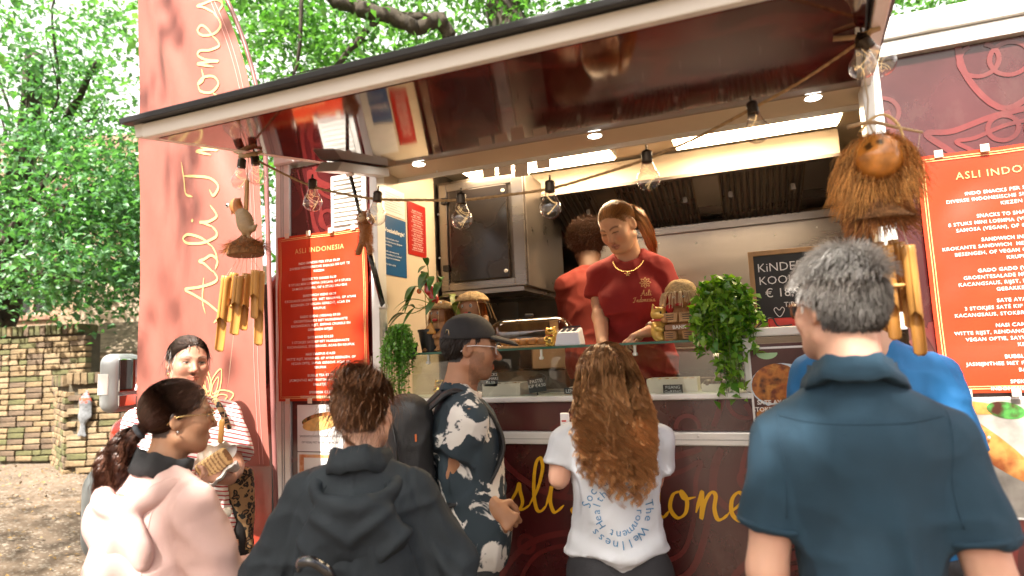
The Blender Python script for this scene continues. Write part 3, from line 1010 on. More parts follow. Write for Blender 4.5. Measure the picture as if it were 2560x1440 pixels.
tbox('roof_rail', (-2.31, -.03, 2.66), (-1.70, .06, 2.79), M_ALU, bev=.01)
tbox('roof', (-2.31, .062, 2.765), (XEND, 2.1, 2.80), M_WHITE)
tbox('sill', (-1.55, -.03, ZS0 + .001), (.02, .30, ZS1), M_ALU, bev=.006)
tbox('sill', (-1.675, -.012, ZS0 + .001), (-1.552, .30, ZS1 - .003), M_ALU)
# display frame upright and right-hand counter cheek
tbox('display_post', (-.03, -.026, ZS1 + .001), (.018, .03, 1.625), M_ALU, bev=.004)
tbox('side_panel', (.020, -.002, 1.394), (.468, .04, 1.600), M_WRAP)
tbox('counter_edge', (-.028, -.03, 1.628), (.53, .22, 1.662), M_WHITE, bev=.006)
# van underside and wheels
tbox('skirt', (-2.3, .05, .30), (XEND, 2.0, .359), M_BLACK)
for wx in (-1.2, 1.9):
    w = MB().lathe([(.0, -.11), (.2, -.11), (.31, -.10), (.335, -.06), (.335, .06), (.31, .10), (.0, .11)], 28, Matrix.Translation((wx, .35, .335)) @ Matrix.Rotation(math.pi / 2, 4, 'X'))
    wo = w.build('wheel', M_BLACK, truck, smooth=True)
    MB().lathe([(.0, .0), (.19, .01), (.2, .03), (.0, .03)], 20, Matrix.Translation((wx, .235, .335)) @ Matrix.Rotation(math.pi / 2, 4, 'X')).build('rim', M_ALU, wo, smooth=True)


rv = MB().lathe([(0, 0), (.0055, 0), (.004, .002), (0, .0028)], 10).build('rivet', M_ALU, truck, smooth=True)
rv.location = Vector((-1.69, -.0225, 1.25)) - truck.location; rv.rotation_euler = (math.pi / 2, 0, 0)
for q_ in [(-1.69 + .19 * k, -.0225, 1.25) for k in range(1, 12)] + [(-2.238, -.0125, .6 + .21 * k) for k in range(10)] + [(.50, -.0125, 1.72 + .16 * k) for k in range(6)]:
    r2 = rv.copy(); COL.objects.link(r2); r2.parent = truck; r2.location = Vector(q_) - truck.location
# --- batik print: rings, petals and curved bands
def batik(pr, u0, u1, v0, v1, seed, w=.024, step=.68):
    r = random.Random(seed); cl = (u0, u1, v0, v1)
    u = u0 - .1; col = 0
    while u < u1 + .4:
        v = v0 - .2 + (col % 2) * step * .5; col += 1
        while v < v1 + .4:
            cx, cy = u + r.uniform(-.06, .06), v + r.uniform(-.06, .06)
            a = r.choice([.9, 2.2, 1.2, 2.6, .4]) + r.uniform(-.3, .3); L = step * r.uniform(.85, 1.15); B = L * r.uniform(.30, .40)
            for q in ((1.0, .66) if r.random() < .6 else (1.0,)):
                pts = [(-L * .5 * q, 0), (-L * .22 * q, B * .78 * q), (L * .15 * q, B * .66 * q), (L * .42 * q, B * .2 * q), (L * .58 * q, 0), (L * .42 * q, -B * .2 * q), (L * .15 * q, -B * .66 * q), (-L * .22 * q, -B * .78 * q)]
                pts = [(x, y + .12 * B * math.sin(5 * x / L)) for x, y in pts]
                pr.stroke([(cx + x * math.cos(a) - y * math.sin(a), cy + x * math.sin(a) + y * math.cos(a)) for x, y in pts], w * (1.15 if q == 1 else .8), 6, clip=cl, closed=True)
            for j in range(r.randint(1, 3)):
                ox, oy = cx + r.uniform(-.3, .3) * step, cy + r.uniform(-.3, .3) * step
                rr = r.choice([.035, .045, .06])
                pr.stroke([(ox + rr * math.cos(t), oy + rr * math.sin(t)) for t in np.linspace(0, 2 * math.pi, 9)[:-1]], w * .85, 4, clip=cl, closed=True)
            v += step * .8
        u += step * .8


def face_print(pr, name, m, par, y): return pr.build(name, m, par, lambda u, v: (u, y, v))


for par, (u0, u1, v0, v1), sd in ((pan_l, (-2.21, -1.725, .5, 2.63), 3), (pan_r, (.54, 2.55, .4, 2.63), 5), (pan_lo, (-1.715, .53, .42, 1.205), 9)):
    pr = Print(); batik(pr, u0, u1, v0, v1, sd, w=.018 if sd == 5 else .022, step=.55 if sd != 9 else .6); face_print(pr, 'batik_print', M_BATIK, par, -.002)
pr = Print(); batik(pr, -1.715, .53, 1.27, 1.388, 4, w=.02, step=.6); face_print(pr, 'batik_print', M_BATIK, pan_mid, -.0005)

# --- script lettering
GL = {
    'A': (1.45, [[(-.35, .25), (-.1, -.1), (.3, .45), (.75, 1.5), (1.02, 2.15), (1.0, 1.2), (1.05, .3), (1.2, 0), (1.5, .22)], [(.02, .8), (.5, .95), (1.3, .8)]]),
    's': (.9, [[(0, .22), (.35, .75), (.48, 1.08), (.52, .75), (.6, .3), (.38, -.02), (.08, .1)], [(.36, -.01), (.65, .05), (.95, .25)]]),
    'l': (.72, [[(0, .22), (.4, .9), (.66, 1.75), (.56, 2.15), (.34, 1.8), (.22, .8), (.3, .1), (.5, 0), (.76, .25)]]),
    'i': (.75, [[(0, .22), (.2, .7), (.28, 1.0), (.2, .4), (.32, .0), (.5, .04), (.78, .28)]]),
    'I': (1.35, [[(.05, 1.45), (.25, 1.9), (.8, 2.0), (1.5, 2.15)], [(.95, 2.05), (.75, 1.2), (.5, .25), (.15, -.12), (-.15, .1), (.1, .3)]]),
    'n': (1.15, [[(0, .22), (.2, .8), (.28, 1.0), (.24, .5), (.18, 0), (.35, .6), (.6, .98), (.76, .88), (.68, .4), (.76, .03), (.95, .05), (1.18, .25)]]),
    'd': (1.2, [[(.75, .85), (.45, 1.0), (.1, .6), (.15, .05), (.48, .05), (.8, .7), (1.0, 1.6), (1.06, 2.1), (.9, 1.2), (.8, .2), (.98, 0), (1.22, .25)]]),
    'o': (1.0, [[(.5, 1.0), (.2, .85), (.06, .35), (.3, 0), (.62, .2), (.7, .7), (.5, 1.0), (.62, .72), (1.04, .8)]]),
    'e': (.95, [[(0, .25), (.4, .55), (.6, .85), (.42, 1.02), (.18, .75), (.14, .25), (.4, 0), (.7, .08), (1.0, .32)]]),
    'a': (1.1, [[(.65, .8), (.4, 1.0), (.1, .6), (.15, .08), (.42, .08), (.68, .7), (.72, .95), (.64, .3), (.8, 0), (1.12, .25)]]),
    ' ': (.5, [])}


def script(pr, s, u, v, unit, w, vertical=False, sx=1.0, each=None):
    """handwritten letters; each(print) is called letter by letter when given"""
    x = 0.0
    for ch in s:
        adv, st = GL[ch]
        if each: pr = Print()
        for pts in st:
            Q = [((x + a) * unit * sx, b * unit) for a, b in pts]
            if vertical: Q = [(-b, a) for a, b in Q]
            pr.stroke([(u + a, v + b) for a, b in Q], w, 6, pen=.5 if not vertical else 2.07, thin=.5)
        if ch == 'i':
            a, b = (x + .42) * unit * sx, 1.5 * unit
            if vertical: a, b = -b, a
            pr.disc(u + a, v + b, w * .62)
        if each and pr.v: each(pr)
        x += adv


script(None, 'Asli Indonesia', -1.19, .93, .104, .017, each=lambda pr: face_print(pr, 'letter', M_YELLOW, truck, -.005))
pr = Print(); pr.stroke([(.83, 1.03), (.93, .99), (.955, .965), (.93, .945), (.83, .915)], .012, 6)
face_print(pr, 'flourish', M_YELLOW, truck, -.005)

# --- vent louvre
vent = tbox('vent', (-1.947, -.02, 2.262), (-1.735, -.001, 2.552), M_WHITE, bev=.004)
for k in range(11):
    MB().hexa([(-1.93, -.0205, 2.288 + k * .0235), (-1.76, -.0205, 2.288 + k * .0235), (-1.76, -.030, 2.290 + k * .0235), (-1.93, -.030, 2.290 + k * .0235)],
              [(-1.93, -.0205, 2.304 + k * .0235), (-1.76, -.0205, 2.304 + k * .0235), (-1.76, -.0225, 2.303 + k * .0235), (-1.93, -.0225, 2.303 + k * .0235)]).build('slat', M_WHITE, vent)

# --- canopy flap
IL, IR, OL, OR = (np.array(q) for q in ((XL, 0, ZH), (XR, 0, ZH), (XL, -1.2545, 2.316), (.29, -1.2545, 2.316)))
nF = _u3(np.cross(IR - IL, OL - IL)); nF = nF if nF[2] > 0 else -nF
flap = MB().hexa([OL + (.012, .012, 0), OR + (-.012, .012, 0), IR, IL], [q + nF * .03 for q in (OL + (.012, .012, 0), OR + (-.012, .012, 0), IR, IL)]).build('canopy_flap', M_FLAP, truck)


def flap_pt(u, v, d=-.0015):
    """u 0..1 along, v 0..1 from hinge out"""
    u = np.asarray(u, float)[..., None]; v = np.asarray(v, float)[..., None]
    a = IL + (IR - IL) * u; c = OL + (OR - OL) * u
    return a + (c - a) * v + nF * d


N, L, b = nodes_of(M_FLAP)
tcw = N.new('ShaderNodeTexCoord'); wv_ = N.new('ShaderNodeTexWave'); wv_.wave_type = 'RINGS'; wv_.rings_direction = 'SPHERICAL'
wv_.inputs['Scale'].default_value = 2.2; wv_.inputs['Distortion'].default_value = 9.0; wv_.inputs['Detail'].default_value = 1.0; wv_.inputs['Detail Scale'].default_value = 1.6
L.new(tcw.outputs['Object'], wv_.inputs[0])
L.new(ramp_mix(M_FLAP, thresh(M_FLAP, wv_.outputs[1], .72, .80), (.065, .005, .005), (.13, .012, .009)), b.inputs['Base Color'])


def beam(a, b, w, h, dn=0.0, out=None):
    """box beam from a to b lying on the flap plane: w outward, h along its normal"""
    a = np.asarray(a); b = np.asarray(b); t = _u3(b - a); o = _u3(np.cross(t, nF)) if out is None else _u3(out)
    bot = [a - nF * dn, b - nF * dn, b - nF * dn + o * w, a - nF * dn + o * w]
    return MB().hexa(bot, [q + nF * h for q in bot])


fr = lambda a, b, o, h=.042, dn=.004, w=.035: beam(a, b, w, h, dn, o).build('edge_trim', M_WHITE, flap, bevel=.004)
fr(OL, OR, (0, -1, -.19)); fr(OL + (0, -.03, 0), IL, (-1, 0, 0)); fr(OR + (.035, -.03, -.005), IR + (.035, 0, 0), (-1, 0, 0), w=.034)
tp = [OL + (-.05, -.065, -.012), OR + (.055, -.065, -.012), IR + (.05, .03, 0), IL + (-.05, .03, 0)]
MB().hexa([q + nF * .040 for q in tp], [q + nF * .058 for q in tp]).build('top_skin', M_BLACK, flap, bevel=.003)
# bracket and gas strut at the hatch's left side
MB().hexa([flap_pt(.002, .0, -.045), flap_pt(.03, .0, -.045), flap_pt(.03, .34, -.05), flap_pt(.002, .40, -.05)],
          [flap_pt(.002, .0, -.005), flap_pt(.03, .0, -.005), flap_pt(.03, .30, -.005), flap_pt(.002, .36, -.005)]).build('strut_bracket', M_ALU, flap, bevel=.003)
sA, sB = np.array([-1.645, -.275, 2.452]), np.array([-1.645, -.025, 1.862])
st = MB().tube([sA, sA + (sB - sA) * .55], .0085, 10).tube([sA + (sB - sA) * .5, sB], .0135, 10)
so = st.build('gas_strut', mat('strut_black', (.012, .012, .012), .25, coat=.5), truck, smooth=True)
MB().lathe([(0, -.02), (.013, -.02), (.013, .02), (0, .02)], 12, Matrix.Translation(sB) @ Matrix.Rotation(math.pi / 2, 4, 'Y')).build('pivot_bolt', M_ALU, so)
MB().lathe([(0, -.016), (.01, -.016), (.01, .016), (0, .016)], 12, Matrix.Translation(sA) @ Matrix.Rotation(math.pi / 2, 4, 'Y')).build('pivot_bolt', M_ALU, so)
# soffit with three downlights
sof = tbox('soffit', (XL, .001, 2.556), (XR + .03, .205, 2.60), M_CREAM, bev=.004)
tbox('soffit_trim', (XL, .197, 2.535), (XR + .03, .212, 2.60), M_ALU, sof)
for px, py in ((1047, 411), (1487, 340), (2033, 245)):
    q = atZ(px, py, 2.555)
    d = MB().lathe([(.030, 0), (.036, -.003), (.036, .001)], 24, Matrix.Translation((q[0], q[1], 2.5555))).build('downlight', M_WHITE, sof, smooth=True)
    MB().lathe([(0, -.002), (.029, -.002), (.029, .0)], 24, Matrix.Translation((q[0], q[1], 2.5545))).build('led_disc', M_LEDD, d)
# paper tickets hanging from the soffit trim
MP = mat('ticket_paper', (.72, .62, .52), .9, var=.05)
for i, (px, py) in enumerate(((1222, 425), (1262, 420), (1303, 423), (1358, 403))):
    q = atY(px, py, .2135)
    MB().hexa([(q[0] - .034, .2135, q[2] - .035), (q[0] + .034, .2135, q[2] - .037), (q[0] + .034, .2145, q[2] - .037), (q[0] - .034, .2145, q[2] - .035)],
              [(q[0] - .036, .2135, 2.57), (q[0] + .036, .2135, 2.57), (q[0] + .036, .2145, 2.57), (q[0] - .036, .2145, 2.57)]).build('ticket', MP, sof)

# --- interior
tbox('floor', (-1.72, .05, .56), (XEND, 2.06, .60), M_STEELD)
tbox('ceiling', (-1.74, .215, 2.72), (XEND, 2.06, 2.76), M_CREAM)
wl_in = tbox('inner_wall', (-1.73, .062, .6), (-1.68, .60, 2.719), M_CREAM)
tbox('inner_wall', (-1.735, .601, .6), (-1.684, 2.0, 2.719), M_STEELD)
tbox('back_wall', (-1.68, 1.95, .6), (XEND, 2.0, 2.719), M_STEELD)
tbox('splashback', (-1.05, 1.60, 1.3), (1.0, 1.62, 2.40), M_STEEL)
for k in range(9):
    MB().lathe([(0, 0), (.006, .0), (.004, .004), (0, .005)], 8, Matrix.Translation((-1.0 + k * .24, 1.599, 2.30 - .02 * (k % 2))) @ Matrix.Rotation(math.pi / 2, 4, 'X')).build('rivet', M_ALU, truck)
tbox('end_wall', (1.4, .1, .6), (1.44, 1.95, 2.719), M_CREAM)
# extraction hood: valance, sloping filters, end cheek
hood = tbox('hood_valance', (-1.376, .94, 2.565), (.515, .96, 2.70), M_CREAM, bev=.004)
tbox('hood_lip', (-1.376, .925, 2.548), (.515, .975, 2.5645), M_STEELD, hood)
fa, fb = np.array([0, .98, 2.575]), np.array([0, 1.60, 2.395])
xs0 = [(-1.30, -.84), (-.70, -.24), (-.10, .36)]
ang = math.atan2(fb[2] - fa[2], fb[1] - fa[1])
MB().hexa([(-1.376, fa[1], fa[2] + .03), (.52, fa[1], fa[2] + .03), (.52, fb[1], fb[2] + .03), (-1.376, fb[1], fb[2] + .03)],
          [(-1.376, fa[1], fa[2] + .06), (.52, fa[1], fa[2] + .06), (.52, fb[1], fb[2] + .06), (-1.376, fb[1], fb[2] + .06)]).build('hood_plate', M_STEEL, hood)
slat_me = None
for (a, b_) in xs0:
    fo = MB().hexa([(a, fa[1] + .03, fa[2] + .012), (b_, fa[1] + .03, fa[2] + .012), (b_, fb[1] - .02, fb[2] + .015), (a, fb[1] - .02, fb[2] + .015)],
                   [(a, fa[1] + .03, fa[2] + .028), (b_, fa[1] + .03, fa[2] + .028), (b_, fb[1] - .02, fb[2] + .028), (a, fb[1] - .02, fb[2] + .028)]).build('grease_filter', mat('filter_dark', (.16, .125, .095), .4, metal=.4), hood)
    for k in range(13):
        x = a + .02 + k * (b_ - a - .04) / 12
        MB().hexa([(x - .011, fa[1] + .04, fa[2] + .010), (x, fa[1] + .04, fa[2] - .006), (x, fb[1] - .03, fb[2] + .0), (x - .011, fb[1] - .03, fb[2] + .014)],
                  [(x + .011, fa[1] + .04, fa[2] + .010), (x + .001, fa[1] + .04, fa[2] - .006), (x + .001, fb[1] - .03, fb[2] + .0), (x + .011, fb[1] - .03, fb[2] + .014)]).build('slat', M_STEEL, fo)
    for x in (a + .06, b_ - .06):
        MB().box((x - .012, 1.22, 2.47), (x + .012, 1.26, 2.505)).build('latch', M_STEELD, fo)
tbox('hood_gutter', (-1.376, 1.57, 2.355), (.55, 1.64, 2.40), M_STEEL, hood)
MB().add([(-1.378, .94, 2.70), (-1.378, .94, 2.55), (-1.378, 1.6, 2.36), (-1.378, 1.6, 2.70)], [(0, 1, 2, 3)]).build('hood_cheek', M_STEELD, hood)
# ceiling lamps
for x0, x1, y0, y1 in ((-.30, .50, .50, .80), (-1.50, -.62, .50, .80)):
    lo = tbox('ceiling_lamp', (x0, y0, 2.675), (x1, y1, 2.7195), M_WHITE)
    tbox('diffuser', (x0 + .012, y0 + .012, 2.666), (x1 - .012, y1 - .012, 2.6745), M_LED, lo)
# wall cabinet with dark door
cb = tbox('wall_cabinet', (-1.675, .64, 1.98), (-1.12, 1.35, 2.64), M_STEELD, bev=.004)
for lo, hi in (((-1.66, .625, 1.985), (-1.61, .639, 2.62)), ((-1.20, .625, 1.985), (-1.13, .639, 2.62)), ((-1.609, .625, 1.985), (-1.201, .639, 2.03)), ((-1.609, .625, 2.575), (-1.201, .639, 2.62))):
    tbox('cabinet_frame', lo, hi, M_STEEL, cb, bev=.003)
dr = tbox('door', (-1.585, .610, 2.035), (-1.225, .638, 2.57), M_DARKDOOR, cb, bev=.004)
for z in (2.07, 2.53): MB().lathe([(0, 0), (.012, 0), (.010, .008), (0, .01)], 12, Matrix.Translation((-1.245, .609, z)) @ Matrix.Rotation(math.pi / 2, 4, 'X')).build('screw', M_ALU, dr)
for z in (2.10, 2.50): tbox('hinge', (-1.635, .600, z), (-1.60, .624, z + .035), M_BLACK, dr)
tbox('under_shelf', (-1.66, .63, 1.955), (-1.15, 1.3, 1.979), M_STEEL, cb)
# rear work line: oven fronts, tops
ov = tbox('cooker', (-.62, 1.05, .6), (.34, 1.58, 1.60), M_STEEL, bev=.006)
for x, z, r_ in ((-.18, 1.545, .022), (-.06, 1.535, .048)):
    MB().lathe([(0, 0), (r_, 0), (r_ * .92, .03), (0, .032)], 24, Matrix.Translation((x, 1.049, z)) @ Matrix.Rotation(math.pi / 2, 4, 'X')).build('knob', M_ALU if r_ < .03 else M_BLACK, ov, smooth=True)
MB().lathe([(0, 0), (.014, 0), (0, .004)], 16, Matrix.Translation((-.13, 1.049, 1.59)) @ Matrix.Rotation(math.pi / 2, 4, 'X')).build('knob', M_BLACK, ov)
tbox('drawer_front', (-.60, 1.03, 1.30), (.32, 1.048, 1.43), M_STEELD, ov, bev=.004)
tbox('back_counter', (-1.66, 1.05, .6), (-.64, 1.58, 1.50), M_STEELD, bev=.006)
tbox('oven', (-1.25, .98, 1.505), (-.75, 1.40, 1.68), mat('oven_copper', (.55, .36, .22), .28, metal=.8, var=.1), bev=.01)
tbox('inner_worktop', (-1.66, .055, 1.30), (.50, .34, 1.389), M_STEEL, bev=.004)
# glass display: front pane, glass shelf, end pane, brackets
M_GLASS = glass_mat('display_glass', (.96, .99, .97), boost=.02)
M_GEDGE = mat('glass_edge', (.03, .13, .09), .15, spec=.8, coat=.5)
tbox('glass_front', (-1.50, -.010, ZS1 + .002), (-.031, -.004, 1.6195), M_GLASS)
tbox('glass_side', (-1.506, -.010, ZS1 + .002), (-1.501, .28, 1.6195), M_GLASS)
gs = tbox('glass_shelf', (-1.52, -.012, 1.620), (-.031, .30, 1.629), glass_mat('shelf_glass', (.85, .95, .9), boost=.05))
tbox('glass_edge', (-1.52, -.0145, 1.6195), (-.031, -.0125, 1.6295), M_GEDGE, gs)
for x in (-1.42, -.86, -.45):
    MB().tube([(x, .0, 1.619), (x, .0, 1.585)], .006, 8).lathe([(0, 0), (.011, .004), (.011, .014), (0, .018)], 12, Matrix.Translation((x, 0, 1.572))).build('shelf_clip', M_ALU, gs)

# --- driver's cab beyond the banner
M_CABWRAP = mat('cab_wrap_gloss', (.26, .030, .016), .12, var=.45, vscale=3.0, coat=1.0, rvar=.04)
M_GREYPL = mat('grey_plastic', (.16, .17, .165), .5, var=.12, vscale=5, bump=.05)
cs = Sdf()
cs.box((-2.80, .95, .95), (.48, .88, .50), rnd=.12, k=.08)
cs.box((-2.72, .95, 1.75), (.38, .80, .55), rnd=.14, k=.2)
cs.box((-3.42, .95, .82), (.34, .82, .30), rnd=.14, k=.22)
cs.box((-3.40, .93, 1.06), (.36, .83, .30), rnd=.12, k=.1)
cs.cut((-3.25, 0, 1.62), (-.55, 0, .83), k=.05)
V, F = cs.mesh(.035, smooth=2)
cab = mesh_np('cab_body', V, F, M_CABWRAP, truck)
ws = MB().hexa([(-3.30, .22, 1.42), (-3.30, 1.68, 1.42), (-3.28, 1.68, 1.41), (-3.28, .22, 1.41)], [(-2.93, .30, 2.12), (-2.93, 1.60, 2.12), (-2.91, 1.60, 2.11), (-2.91, .30, 2.11)])
ws.build('windscreen', mat('windscreen_dark', (.02, .025, .025), .05, spec=.9, coat=1), cab)
MB().box((-3.02, .085, 1.50), (-2.46, .10, 2.05)).build('side_window', mat('windscreen_dark'), cab, bevel=.02)
for x in (-2.40, -3.06): tbox('door_seam', (x, .058, .62), (x + .008, .075, 1.46), M_BLACK, cab)
tbox('door_handle', (-2.62, .04, 1.22), (-2.46, .075, 1.25), M_BLACK, cab, bev=.008)
bs = Sdf()
bs.box((-3.60, .93, .76), (.28, .93, .31), rnd=.17, k=.05)
bs.cap((-3.22, -.2, .40), (-3.22, .5, .40), .40, .40, k=.03, mode='s')
V, F = bs.mesh(.022, smooth=3)
bump_o = mesh_np('bumper', V, F, M_GREYPL, cab)
MB().lathe([(.0, 0), (.30, 0), (.335, .03), (.335, .17), (.30, .2), (0, .2)], 28, Matrix.Translation((-3.22, .30, .335)) @ Matrix.Rotation(math.pi / 2, 4, 'X')).build('wheel', M_BLACK, cab, smooth=True)
tbox('sill_step', (-2.95, .05, .42), (-2.35, .3, .60), M_WHITE, cab, bev=.02)
# wing mirror
ms = Sdf()
mc = np.array([-3.19, -.20, 1.545])
ms.box(mc, (.055, .115, .155), R=rotm(.25), rnd=.05, k=.02)
V, F = ms.mesh(.01, smooth=2)
mir = mesh_np('wing_mirror', V, F, mat('mirror_shell', (.38, .40, .40), .35, metal=.3, var=.1), cab)
RM = rotm(.25)
mk = lambda nm, lo, hi, m, bv: MB().box(lo, hi, Matrix.Translation(mc) @ Matrix(RM.tolist()).to_4x4()).build(nm, m, mir, bevel=bv)
mk('mirror_glass', (.052, -.085, -.05), (.060, .095, .125), mat('mirror_glass', (.8, .82, .82), .02, metal=1.0), .01)
mk('mirror_glass', (.052, -.085, -.125), (.060, .095, -.065), mat('mirror_glass'), .008)
mk('indicator', (-.04, -.1165, -.06), (.02, -.110, .05), mat('indicator_lens', (.75, .72, .68), .2, spec=.7), .006)
MB().tube([(-3.18, -.10, 1.42), (-3.12, .02, 1.36), (-3.08, .10, 1.36)], .03, 10).build('mirror_arm', M_BLACK, mir, smooth=True)
# ================================================================ BANNER, MENUS, POSTERS
def translucent_cloth(name, col, rough=.55, trans=.35, wrinkle=.4):
    m = mat(name, col, rough, var=.12, vscale=5, bump=wrinkle, bscale=9, bdetail=6, stretch=(1, 1, .5))
    N, L, b = nodes_of(m)
    t = N.new('ShaderNodeBsdfTranslucent'); t.inputs[0].default_value = (*col, 1)
    mx = N.new('ShaderNodeMixShader'); mx.inputs[0].default_value = trans
    L.new(b.outputs[0], mx.inputs[1]); L.new(t.outputs[0], mx.inputs[2]); L.new(mx.outputs[0], N['Material Output'].inputs[0])
    return m


def ban_x(z):
    z = np.asarray(z, float)
    xr = -2.055 - .035 * (z - 1.15)
    return -3.005 + 0 * z, xr - .19 * np.maximum(0, (z - 2.55) / .85) ** 2


def ban_y(x, z):
    x = np.asarray(x, float); z = np.asarray(z, float); sh = np.broadcast(x, z).shape
    x, z = (np.broadcast_to(q, sh).ravel() for q in (x, z))
    d = .05 * vnoise(np.stack([x * 2.2 + z * .55, z * .42, 3.1 + 0 * x], 1)) + .018 * vnoise(np.stack([x * 9 + z * 3.2, z * 1.2, 7.7 + 0 * x], 1))
    d = d + .05 * np.sin((x + 3) * 3.0 + z * .8)
    r = -.31 + d * (.5 + .5 * np.clip((-2.06 - x) / .3, 0, 1))
    return r.reshape(sh)


ban = thing('feather_banner', 'tall faded red feather flag banner with yellow script beside the truck cab', 'banner', (-2.06, -.31, 0))
nx_, nz_ = 46, 120
zt, ztop = 1.15, 4.42
Z_ = np.repeat(np.linspace(zt, ztop, nz_ + 1), nx_ + 1)
A_, B_ = ban_x(Z_)
X_ = A_ + (B_ - A_) * np.tile(np.linspace(0, 1, nx_ + 1), nz_ + 1)
V = np.stack([X_, ban_y(X_, Z_), Z_], 1)
i = np.arange(nz_)[:, None] * (nx_ + 1) + np.arange(nx_)[None, :]
F = np.stack([i, i + 1, i + nx_ + 2, i + nx_ + 1], -1).reshape(-1, 4)
M_BAN = translucent_cloth('banner_cloth', (.36, .125, .095), .4, .2, .5)
mesh_np('flag_cloth', V, F, M_BAN, ban)
M_BANT = mat('banner_cream_print', (.66, .47, .19), .5)
script(None, 'Asli Indonesia', -2.33, 1.86, .132, .014, vertical=True, sx=1.02, each=lambda pr: pr.build('letter', M_BANT, ban, lambda u, v: (u, ban_y(u, v) - .003, v)))
pr = Print()
fc_u, fc_v = -2.43, 1.44
for k in range(8):
    a = k * math.pi / 4 + .2
    pts = [(0.03, 0), (.07, .035), (.13, .03), (.185, 0), (.13, -.03), (.07, -.035)]
    pr.stroke([(fc_u + x * math.cos(a) - y * math.sin(a), fc_v + x * math.sin(a) + y * math.cos(a)) for x, y in pts], .007, 5, closed=True)
    pr.stroke([(fc_u + (x * .6 + .03) * math.cos(a) - y * .5 * math.sin(a), fc_v + (x * .6 + .03) * math.sin(a) + y * .5 * math.cos(a)) for x, y in pts], .005, 4, closed=True)
pr.build('flower_logo', M_BANT, ban, lambda u, v: (u, ban_y(u, v) - .003, v))
pole = [(ban_x(z)[1] + .01, -.315, z) for z in np.linspace(.04, 4.35, 60)]
MB().tube(pole, .011, 10).build('pole', mat('pole_grey', (.25, .1, .09), .4), ban, smooth=True)
sl = MB()
for dx in (-.035, -.055):
    sl.tube([(ban_x(z)[1] + dx, ban_y(ban_x(z)[1] + dx, z) - .002, z) for z in np.linspace(1.16, 3.6, 70)], .0018, 4)
sl.build('seam', mat('seam_thread', (.62, .30, .26), .6), ban, kind='stuff')
MB().box((-2.26, -.50, 0), (-1.86, -.12, .025)).build('foot_plate', M_BLACK, ban, bevel=.006)


def wavy_sheet(name, x0, x1, z0, z1, y, m, parent=None, amp=.006, seed=0., n=18, fn=None):
    V = []; nx2, nz2 = n, int(n * 1.5)
    for i in range(nz2 + 1):
        for j in range(nx2 + 1): V.append((x0 + (x1 - x0) * j / nx2, 0, z0 + (z1 - z0) * i / nz2))
    V = np.array(V)
    V[:, 1] = y - np.abs(amp * fbm(np.stack([V[:, 0] * 5 + seed, V[:, 2] * 4, V[:, 0] * 0 + seed], 1), 2))
    i = np.arange(nz2)[:, None] * (nx2 + 1) + np.arange(nx2)[None, :]
    F = np.stack([i, i + 1, i + nx2 + 2, i + nx2 + 1], -1).reshape(-1, 4)
    if fn is not None: V = np.array([fn(*q) for q in V])
    return mesh_np(name, V, F, m, parent)


def wavy_y(x, z, y, amp, seed): return y - np.abs(amp * fbm(np.stack([x * 5 + seed, z * 4, seed + 0 * x], 1), 2))


MENU = [["INDO SNACKS PER STUK €4.50", "DIVERSE INDONESISCHE SNACKS OM UIT TE", "KIEZEN"],
        ["SNACKS TO SHARE €6.50", "8 STUKS MINI LOEMPIA (VEGAN), OF 8 STUKS", "SAMOSA (VEGAN), OF 6 STUKS SIAU MAI"],
        ["SANDWICH INDO €8.50", "KROKANTE SANDWICH  MET RENDANG, OF AYAM", "BESENGEH, OF VEGAN GERECHT, ACAR EN", "KRUPUK"],
        ["GADO GADO (VEGAN) €9.50", "GROENTESALADE MET HUISGEMAAKTE", "KACANGSAUS, RIJST, EMPING CRUMBLE EN", "GEBAKKEN UITJES"],
        ["SATE AYAM €10.50", "3 STOKJES SATÉ KIP MET HUISGEMAAKTE", "KACANGSAUS, STOKBROOD, ACAR EN KRUPUK"],
        ["NASI CAMPUR €14,50", "WITTE RIJST, RENDANG, OF AYAM BESENGEH, OF", "VEGAN OPTIE, SAYUR GERECHT, ACAR EN", "KRUPUK"],
        ["BUBBLE TEA €5.50", "JASMIJNTHEE MET FRUITSMAAK EN POPPING", "BALLETJES"],
        ["SPEKKOEK €2.50", "INDONESISCHE LAAGJESCAKE"]]
M_MENU = mat('menu_vinyl', (.52, .038, .008), .38, spec=.5, var=.10, vscale=6, bump=.12, bscale=10)


